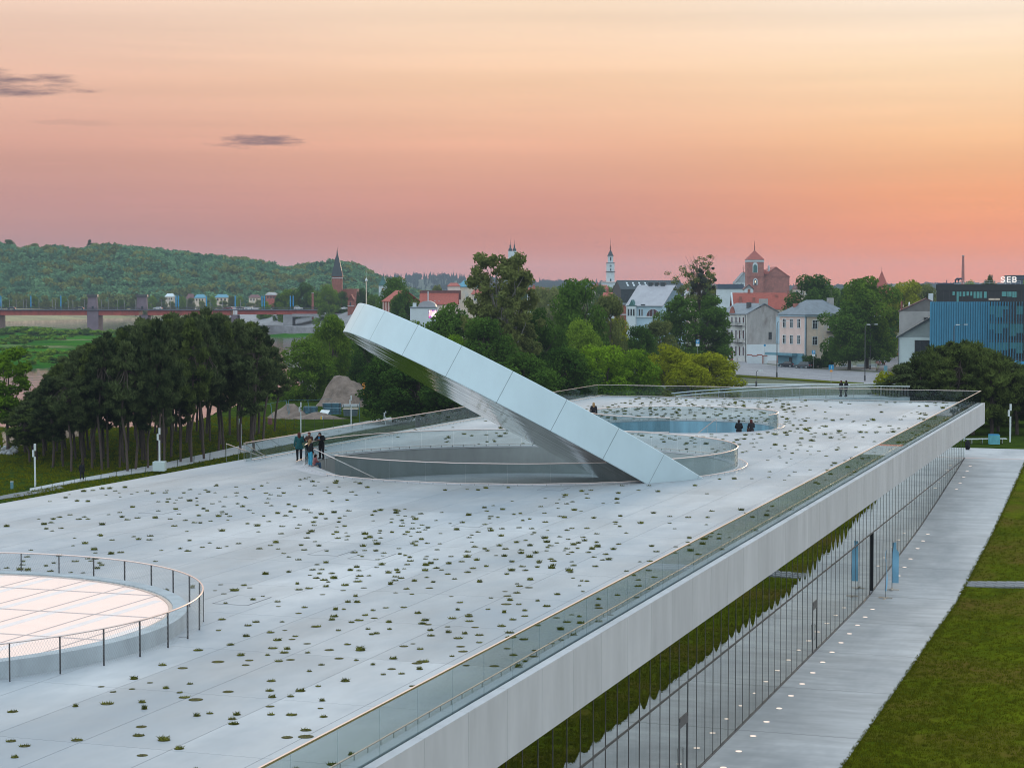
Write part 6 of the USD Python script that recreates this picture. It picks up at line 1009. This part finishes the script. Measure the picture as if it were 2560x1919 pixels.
# flags on the pavement
for (x, y, hgt, wd, fx, lab) in [(-16.96, 127.2, 2.95, .42, .12, 'light blue feather flag on a pole, the far one beside the glass wall'), (-16.98, 124.4, 2.9, .3, 1.45, 'light blue feather flag seen edge-on, the near one beside the glass wall')]:
    t = thing('feather_flag', lab, 'flag', (x, y, float(gz(y)) + .01), fx); obj('base', MB().box(-.45, .45, -.07, .07, 0, .05).box(-.07, .07, -.45, .45, .05, .09), 'plaster_cream', t); obj('pole', MB().tube([(0, 0, .05), (0, 0, 2.4), (.08, 0, hgt + .15)], .018, 6), 'dark_metal', t)
    zz = np.linspace(.45, hgt + .1, 14); v = [(o, .05 * math.sin(z * 3 + o * 4), z + (.12 * o / wd if z > hgt - .2 else 0)) for z in zz for o in (.01, wd * .55, wd * (1 if z < hgt - .3 else .6))]; obj('cloth', (np.array(v), np.array([(i * 3 + j, i * 3 + j + 1, i * 3 + j + 4, i * 3 + j + 3) for i in range(13) for j in range(2)])), 'flag_blue', t, smooth=True)

# ------------------------------------------------------------------ the works yard behind the left railing
def heap(name, label, x, y, D, rx, ry, hz, seed, zb=-8.2):
    p = at(x, y, D); a, b = np.meshgrid(np.linspace(-1.25, 1.25, 34), np.linspace(-1.25, 1.25, 34), indexing='ij'); r = np.sqrt(a * a + b * b); f = meshkit.fbm(np.stack([a * 2.2, b * 2.2, 0 * a + seed], -1), 4); z = hz * np.clip(1 - r ** 1.5, -.15, 1) * (.62 + .75 * f) + .25 * (f - .5) * hz * (r < 1)
    i, j = np.meshgrid(np.arange(33), np.arange(33), indexing='ij'); obj(name, (np.stack([p[0] + rx * (a * CR[0] + b * CF[0] * ry / rx), p[1] + rx * (a * CR[1] + b * CF[1] * ry / rx), zb + z], -1).reshape(-1, 3), np.stack([i * 34 + j, (i + 1) * 34 + j, (i + 1) * 34 + j + 1, i * 34 + j + 1], -1).reshape(-1, 4)), 'earth_mound', smooth=True, label=label, cat='earth heap')
heap('earth_heap', 'big brown heap of earth behind the works yard', 866, 725, 315, 6.0, 6, 6.0, 1, -9.3); heap('earth_heap', 'low brown earth heap before the blue stacks', 722, 725, 284, 3.6, 3, 2.1, 2, -8.4); heap('earth_heap', 'long low earth heap under the blue stacks', 790, 725, 282, 6, 2.5, 1.3, 3, -8.4)
def stack(label, x0, x1, y0, y1, D, n, mat='pallet_blue', name='panel_stack'):
    S = D / FPX; p = at(x0, y1, D); t = thing(name, label, 'stack', p, YAW); W_, H_ = (x1 - x0) * S, (y1 - y0) * S
    for k in range(n): obj('board', MB().box(.02 * (k % 3), W_ - .03 * (k % 2), 0, 1.2, H_ * k / n + .01, H_ * (k + 1) / n - .02), mat, t)
    for u in (.08, .5, .92): obj('strap', MB().box(W_ * u - .03, W_ * u + .03, -.03, 1.23, -.05, H_), 'dark_metal', t)
stack('lower left stack of blue formwork panels in the works yard', 758, 793, 1016, 1034, 286, 6); stack('higher stack of blue-grey formwork panels at centre of the works yard', 806, 852, 1008, 1019, 287, 4); stack('second stack of blue-grey panels below the higher one', 808, 852, 1019.5, 1036, 285, 5); stack('small blue stack at the left of the works yard', 737, 752, 1022, 1030, 288, 3)
stack('pale stack of boards behind the works yard', 855, 897, 1011, 1017, 290, 3, 'plaster_white')
S = 283 / FPX; t = thing('skip_container', 'dark grey waste container at the right of the works yard', 'container', at(857, 1040, 283), YAW); obj('body', MB().loft(np.array([(.15, .1, 0), (2.0, .1, 0), (2.0, 1.6, 0), (.15, 1.6, 0)]), np.array([(0, 0, 1.0), (2.15, 0, 1.0), (2.15, 1.7, 1.0), (0, 1.7, 1.0)])), 'container_grey', t); [obj('rib', MB().box(.25 + k * .42, .31 + k * .42, -.03, .1, .1, .95), 'container_grey', t) for k in range(5)]; obj('rim', MB().box(-.05, 2.2, -.06, 1.76, .98, 1.05), 'steel', t)
t = thing('tarpaulin', 'pale sheet lying over the heap in the works yard', 'sheet', at(796, 1036, 283), YAW); obj('sheet', MB().add([(0, 0, .1), (1.35, -.1, .05), (1.6, 1.2, .55), (.35, 1.3, .65)], [(0, 1, 2, 3)]), 'white_paint', t)
t = thing('yellow_drum', 'small yellow and white drum on the earth heap', 'drum', at(805, 1049, 280), YAW); obj('body', MB().cyl((0, 0), .16, 0, .55, 12), 'plaster_white', t); obj('band', MB().cyl((-.04, 0), .165, .02, .5, 12), 'yellow_paint', t)
t = thing('pink_barrel', 'faded pink barrel standing on the lawn by the heap', 'barrel', at(675, 1061, 262), YAW); obj('body', MB().tube([(0, 0, 0), (0, 0, .12), (0, 0, .45), (0, 0, .8), (0, 0, .86)], [.26, .29, .31, .29, .27], 14), 'pink_plastic', t, smooth=40); obj('rim', MB().cyl((0, 0), .30, .84, .89, 14), 'pink_plastic', t)
t = thing('excavator', 'yellow excavator arm showing between the heap and the dark tree', 'excavator', at(912, 1005, 308), YAW); obj('boom', MB().tube([(.3, 0, 0), (.1, 0, 1.6), (-.2, 0, 2.8), (.4, 0, 3.6)], [.25, .22, .2, .15], 6), 'orange_paint', t); obj('arm', MB().tube([(.0, 0, 2.2), (-.4, 0, .8)], .16, 6), 'yellow_paint', t); obj('bucket', MB().box(-.8, -.1, -.4, .4, .3, .9), 'dark_metal', t)
fe = thing('site_fence', 'tall wire site fence on slanting poles behind the lawn', 'fence', at(658, 1040, 275), YAW); S = 275 / FPX; fx = lambda x: (x - 658) * S; fz = lambda y: (1040 - y) * S
for a, b in (((677, 1008), (681, 1035)), ((715, 1000), (722, 1028)), ((721, 1000), (724, 1025)), ((770, 1000), (773, 1020)), ((899, 1005), (900, 1045))): obj('post', MB().tube([(fx(a[0]), 0, fz(a[1])), (fx(b[0]), 0, fz(b[1] + 8))], .04, 5), 'teal_panel', fe)
for a, b in (((658, 1012), (715, 1000)), ((721, 1000), (770, 1000)), ((770, 1000), (830, 996))): obj('top_wire', MB().tube([(fx(a[0]), 0, fz(a[1])), (fx(b[0]), 0, fz(b[1]))], .022, 4), 'teal_panel', fe)
pf = thing('wire_fence', 'row of thin fence posts with wires along the lawn before the earth heaps', 'fence', at(640, 1080, 258), YAW); S = 258 / FPX
for k in range(12): obj('post', MB().tube([(k * 1.25, k * .3, -.3), (k * 1.25, k * .3, 1.7)], .025, 5), 'dark_metal', pf)
for z in (.4, 1.0, 1.6): obj('wire', MB().tube([(0, 0, z), (13.75, 3.3, z)], .008, 3), 'dark_metal', pf)

# ------------------------------------------------------------------ the footbridge past the far end of the roof
def ramp(name, label, near, Dn, width, kinds):
    """a footbridge: the pixels of its handrail, its distance, its width"""
    R_ = np.array([at(x, y, D) for (x, y), D in zip(near, Dn)]); t = thing(name, label, 'footbridge'); n = len(R_); F_ = R_ + CF * width
    obj('deck', MB().add([*(R_ - (0, 0, 1.2)), *(F_ - (0, 0, 1.2)), *(R_ - (0, 0, 1.75)), *(F_ - (0, 0, 1.75))], [(k, k + 1, n + k + 1, n + k) for k in range(n - 1)] + [(2 * n + k, 2 * n + k + 1, k + 1, k) for k in range(n - 1)] + [(3 * n + k + 1, 3 * n + k, n + k, n + k + 1) for k in range(n - 1)]), 'curb_concrete', t)
    for Q in (R_, F_):
        dense = np.vstack([np.linspace(a, b, 8, endpoint=False) for a, b in zip(Q, Q[1:])] + [Q[-1:]]); obj('handrail', MB().tube(dense, .05, 6), 'white_paint', t); m = MB(); L = np.r_[0, np.cumsum(np.linalg.norm(np.diff(dense, axis=0), axis=1))]
        for s in np.arange(.1, L[-1], .16): p = np.array([np.interp(s, L, dense[:, k]) for k in range(3)]); m.obox(p, .014, .014, p[2] - 1.15, p[2] - .03, YAW)
        m.tube(dense - (0, 0, 1.08), .02, 4); obj('balusters', m, 'steel', t, kind='stuff')
        for s in np.arange(.5, L[-1], 3.2): p = np.array([np.interp(s, L, dense[:, k]) for k in range(3)]); obj('post', MB().obox(p, .05, .05, p[2] - 1.2, p[2], YAW), 'steel', t)
    return t
ramp('footbridge', 'curving pale footbridge with white handrails leaving the far end of the roof', [(1690, 990), (1764, 983), (1900, 974), (2050, 967), (2200, 965), (2275, 966)], [196, 199, 203, 206, 208, 208], 5.5, 0)

# ------------------------------------------------------------------ people
def hull(pts):
    return m3.Manifold.batch_hull([m3.Manifold.sphere(r, 14).translate((float(p[0]), float(p[1]), float(p[2]))) for p, r in pts])
def chain(J, bones, inflate=0.0, length=.05, it=6):
    b = m3.Manifold.batch_boolean([hull([(J[n], r + inflate) for n, r in bn]) for bn in bones], m3.OpType.Add).refine_to_length(length); mm = b.to_mesh(); t = trimesh.Trimesh(mm.vert_properties[:, :3], mm.tri_verts, process=True)
    return trimesh.smoothing.filter_taubin(t, iterations=it)
def person(label, loc, face, scale=1.0, pose=None, top='cloth_black', legs='cloth_dark', shoes='shoe_dark', hair='hair_dark', long_hair=0.0, coat=False, seated=False, extra=None, wide=1.0):
    """joints for a 1.74 m adult facing -y; FACE is the direction looked at (radians from the camera's line of sight: 0 = towards the camera)"""
    w = wide
    J = dict(pelvis=(0, 0, .95), waist=(0, .0, 1.10), chest=(0, .0, 1.30), neck=(0, .01, 1.49), head=(0, -.01, 1.635), chin=(0, -.055, 1.555), nose=(0, -.108, 1.62))
    for s, n in ((-1, 'l'), (1, 'r')):
        J.update({f'hip_{n}': (s * .095 * w, 0, .92), f'knee_{n}': (s * .10 * w, -.02, .50), f'ankle_{n}': (s * .11, .02, .09), f'toe_{n}': (s * .125, -.15, .035), f'heel_{n}': (s * .11, .06, .045), f'sh_{n}': (s * .175 * w, .01, 1.43), f'el_{n}': (s * .235 * w, .03, 1.15), f'wr_{n}': (s * .25 * w, -.05, .91), f'ear_{n}': (s * .082, .005, 1.63), f'eye_{n}': (s * .034, -.088, 1.645)})
    J.update(pose or {}); J = {k: np.array(v, float) for k, v in J.items()}
    for n, s in (('l', -1), ('r', 1)):
        d = J[f'wr_{n}'] - J[f'el_{n}']; d /= np.linalg.norm(d); side = np.cross(d, (0, 1, 0)); side = side / (np.linalg.norm(side) + 1e-9); fwd = np.cross(side, d); J[f'palm_{n}'] = J[f'wr_{n}'] + d * .06
        for q, (off, L) in enumerate([(-.033, .075), (-.011, .088), (.011, .083), (.032, .065)]):
            J[f'k{q}_{n}'] = J[f'wr_{n}'] + d * .09 + fwd * off; J[f'm{q}_{n}'] = J[f'k{q}_{n}'] + d * L * .55 - side * s * .012; J[f't{q}_{n}'] = J[f'm{q}_{n}'] + d * L * .4 - side * s * .03
        J[f'k4_{n}'] = J[f'wr_{n}'] + d * .035 - fwd * .032; J[f't4_{n}'] = J[f'k4_{n}'] + d * .05 - fwd * .032
    B = [[('pelvis', .11), ('hip_l', .09), ('hip_r', .09), ('waist', .10)], [('waist', .105), ('chest', .115), ('sh_l', .06), ('sh_r', .06)], [('chest', .08), ('neck', .05)], [('neck', .05), ('head', .06)], [('head', .092), ('chin', .052)], [('nose', .013), ('head', .02)], [('ear_l', .022), ('ear_r', .022)]]
    arm, leg, hand = [], [], []
    for n in 'lr':
        arm += [[(f'sh_{n}', .056), (f'el_{n}', .042)], [(f'el_{n}', .040), (f'wr_{n}', .028)]]; leg += [[(f'hip_{n}', .094), (f'knee_{n}', .062)], [(f'knee_{n}', .062), (f'ankle_{n}', .043)]]; B += [[(f'ankle_{n}', .036), (f'heel_{n}', .034), (f'toe_{n}', .028)]]
        hand += [[(f'wr_{n}', .026), (f'k0_{n}', .012), (f'k3_{n}', .012)]] + [bn for q in range(4) for bn in ([(f'k{q}_{n}', .0095), (f'm{q}_{n}', .009)], [(f'm{q}_{n}', .009), (f't{q}_{n}', .008)])] + [[(f'k4_{n}', .013), (f't4_{n}', .0095)]]
    t = thing('person', label, 'person', loc, YAW + face); pr = stage.GetPrimAtPath(t); UsdGeom.Xformable(pr).AddScaleOp().Set(Gf.Vec3f(scale, scale, scale))
    obj('body', chain(J, B + arm + leg + hand, 0, .04, 3), 'skin', t, smooth=True)
    tb = [[('pelvis' if coat else 'waist', .115), ('chest', .12), ('sh_l', .062), ('sh_r', .062)], [('pelvis', .12), ('hip_l', .095), ('hip_r', .095), ('waist', .11)], [('chest', .09), ('neck', .055)]] + [[(a, r + .008) for a, r in bn] for bn in arm]
    if coat: J['hem_l'] = J['hip_l'] + (-.03, 0, -.12); J['hem_r'] = J['hip_r'] + (.03, 0, -.12); tb += [[('pelvis', .14), ('hem_l', .11), ('hem_r', .11), ('waist', .13)], [('chest', .15), ('waist', .14)]]
    obj('jacket' if coat else 'top', chain(J, tb, .014, .06, 6), top, t, smooth=True); obj('trousers', chain(J, [[('pelvis', .118), ('hip_l', .094), ('hip_r', .094)]] + [[(a, r + .012) for a, r in bn] for bn in leg], .008, .06, 5), legs, t, smooth=True)
    for n in 'lr': obj('shoe', chain(J, [[(f'ankle_{n}', .04), (f'heel_{n}', .042), (f'toe_{n}', .04)]], .008, .04, 3), shoes, t, smooth=True); e = trimesh.creation.icosphere(1, .012); e.apply_translation(J[f'eye_{n}']); obj('eye', MB().mesh(e), 'black_paint', t)
    h = J['head']; J['h0'] = h + (0, .018, .028); J['h1'] = h + (0, .05, -.01); J['h2'] = h + (0, .055, -.10); J['h3'] = h + (0, .07, -.10 - long_hair); J['hs_l'] = h + (-.06, .03, -.06 - long_hair * .7); J['hs_r'] = h + (.06, .03, -.06 - long_hair * .7)
    hb = [[('h0', .098), ('h1', .095)]] + ([[('h1', .098), ('h2', .095)], [('h2', .092), ('h3', .06)], [('h1', .075), ('hs_l', .06)], [('h1', .075), ('hs_r', .06)]] if long_hair else []); obj('hair', chain(J, hb, .006, .04, 3), hair, t, smooth=True)
    if extra: extra(t, J)
    return t
def leg_walk(a=.16): return dict(knee_l=(-.10, -.12, .52), ankle_l=(-.10, -.18, .10), toe_l=(-.11, -.34, .06), heel_l=(-.10, -.14, .05), knee_r=(.10, .02, .50), ankle_r=(.10, .22, .14), toe_r=(.11, .08, .04), heel_r=(.10, .27, .12))
away = math.pi
G = lambda x, y, z=0.0: on(x, y, z)
person('person in a teal jacket and black trousers, back turned, by the court stairs', G(748, 1151), away + .25, 1.0, dict(el_l=(-.27, -.02, 1.16), wr_l=(-.22, -.20, 1.12), el_r=(.27, .04, 1.16)), 'cloth_teal', 'cloth_black', hair='hair_red', long_hair=.16, coat=True, wide=1.12)
def phone(t, J): p = J['palm_l'] + (-.01, -.04, .05); obj('phone', MB().bevbox(p[0] - .04, p[0] + .04, p[1] - .01, p[1] + .005, p[2] - .08, p[2] + .09, .006), 'black_paint', t)
person('person in a dark top facing the camera and holding up a phone', G(773, 1148), -.35, .97, dict(el_l=(-.27, -.10, 1.17), wr_l=(-.24, -.26, 1.36), el_r=(.25, -.06, 1.17), wr_r=(.03, -.24, 1.23)), 'cloth_brown', 'cloth_dark', shoes='shoe_pale', hair='hair_red', extra=phone)
person('person in light blue trousers with long blond hair at the head of the stairs', G(776, 1165), away - .9, .93, dict(el_r=(.2, -.12, 1.18), wr_r=(.08, -.26, 1.15)), 'cloth_black', 'denim_blue', 'shoe_pale', 'hair_blond', .34)
def sit(drop=.0, back=0.0, knee=.46, leanf=.05): return dict(pelvis=(0, 0, .11), waist=(0, -.02, .27), chest=(0, -leanf, .47), neck=(0, -leanf - .03, .66), head=(0, -leanf - .08, .80), chin=(0, -leanf - .13, .725), nose=(0, -leanf - .19, .785), ear_l=(-.082, -leanf - .07, .80), ear_r=(.082, -leanf - .07, .80), eye_l=(-.034, -leanf - .165, .815), eye_r=(.034, -leanf - .165, .815), hip_l=(-.1, -.02, .09), hip_r=(.1, -.02, .09), knee_l=(-.13, -.42, .20 - drop * .5), knee_r=(.13, -.42, .20 - drop * .5), ankle_l=(-.12, -.50, -.22 - drop), ankle_r=(.12, -.50, -.22 - drop), toe_l=(-.13, -.66, -.28 - drop), toe_r=(.13, -.66, -.28 - drop), heel_l=(-.12, -.46, -.27 - drop), heel_r=(.12, -.46, -.27 - drop), sh_l=(-.175, -leanf - .02, .60), sh_r=(.175, -leanf - .02, .60), el_l=(-.25, -leanf - .10, .34), el_r=(.25, -leanf - .10, .34), wr_l=(-.10, -.34, .26), wr_r=(.10, -.34, .26))
person('small child in a pink top and blue jeans sitting at the head of the stairs', G(786, 1163), away - 1.1, .74, sit(), 'cloth_pink', 'denim', 'shoe_pale', 'hair_dark', .1)
def badge(t, J): p = J['chest'] + (-.05, -.15, .05); obj('print', MB().box(p[0] - .04, p[0] + .05, p[1] - .03, p[1], p[2] - .07, p[2] + .07), 'blue_paint', t)
person('person in a black hooded top leaning forward on the court railing', G(804, 1146.5), -.3, 1.0, dict(chest=(0, -.12, 1.27), neck=(0, -.22, 1.43), head=(0, -.30, 1.54), chin=(0, -.35, 1.47), nose=(0, -.40, 1.52), ear_l=(-.08, -.29, 1.54), ear_r=(.08, -.29, 1.54), eye_l=(-.034, -.38, 1.55), eye_r=(.034, -.38, 1.55), sh_l=(-.18, -.14, 1.40), sh_r=(.18, -.14, 1.40), el_l=(-.32, -.24, 1.22), el_r=(.32, -.24, 1.22), wr_l=(-.10, -.36, 1.22), wr_r=(.10, -.36, 1.22)), 'cloth_black', 'cloth_dark', hair='cloth_black', extra=badge)
person('person with blond hair and dark coat seen from behind past the disc rim', G(1484, 1062), away, 1.0, leg_walk(), 'cloth_dark', 'cloth_dark', hair='hair_blond', long_hair=.22, coat=True)
person('left one of the two people in black sitting at the edge of the blue court', G(1847, 1080), away - .15, 1.0, sit(leanf=.08), 'cloth_black', 'cloth_dark', hair='hair_dark'); person('right one of the two people sitting at the edge of the blue court', G(1879, 1078.5), away + .25, .98, sit(leanf=.02), 'cloth_dark', 'cloth_brown', hair='hair_red', long_hair=.05)
for x, lab, hr_ in ((2102.5, 'left one of two people walking on the distant footbridge', 'hair_red'), (2115, 'right one of two people walking on the distant footbridge', 'hair_dark')): p = at(x, 990, 209.5); person(lab, (p[0], p[1], 10.5 - (966.3 - 725) * 207 / FPX - 1.2), away + .6, 1.0, leg_walk(), 'cloth_black', 'cloth_dark', hair=hr_, coat=True)
p = on(205, 1199.5, -7.9); person('lone person in black walking away on the path below the pines', (p[0], p[1], -7.9), away, .98, leg_walk(), 'cloth_black', 'cloth_black', 'shoe_pale', 'hair_dark', coat=True)
# ------------------------------------------------------------------ haze
HAZE = 0.00008
usdkit.material(stage, '/World/Looks/haze_air', {'v': ('principled_volume', {'color': (.58, .68, .84), 'density': HAZE, 'anisotropy': 0.2})}, [], volume='v.volume')
if HAZE > 0: obj('haze', MB().box(-5200, 5200, -700, 6200, -15.5, 95), 'haze_air', kind='stuff', label='thin evening haze over the river and the town', cat='haze')
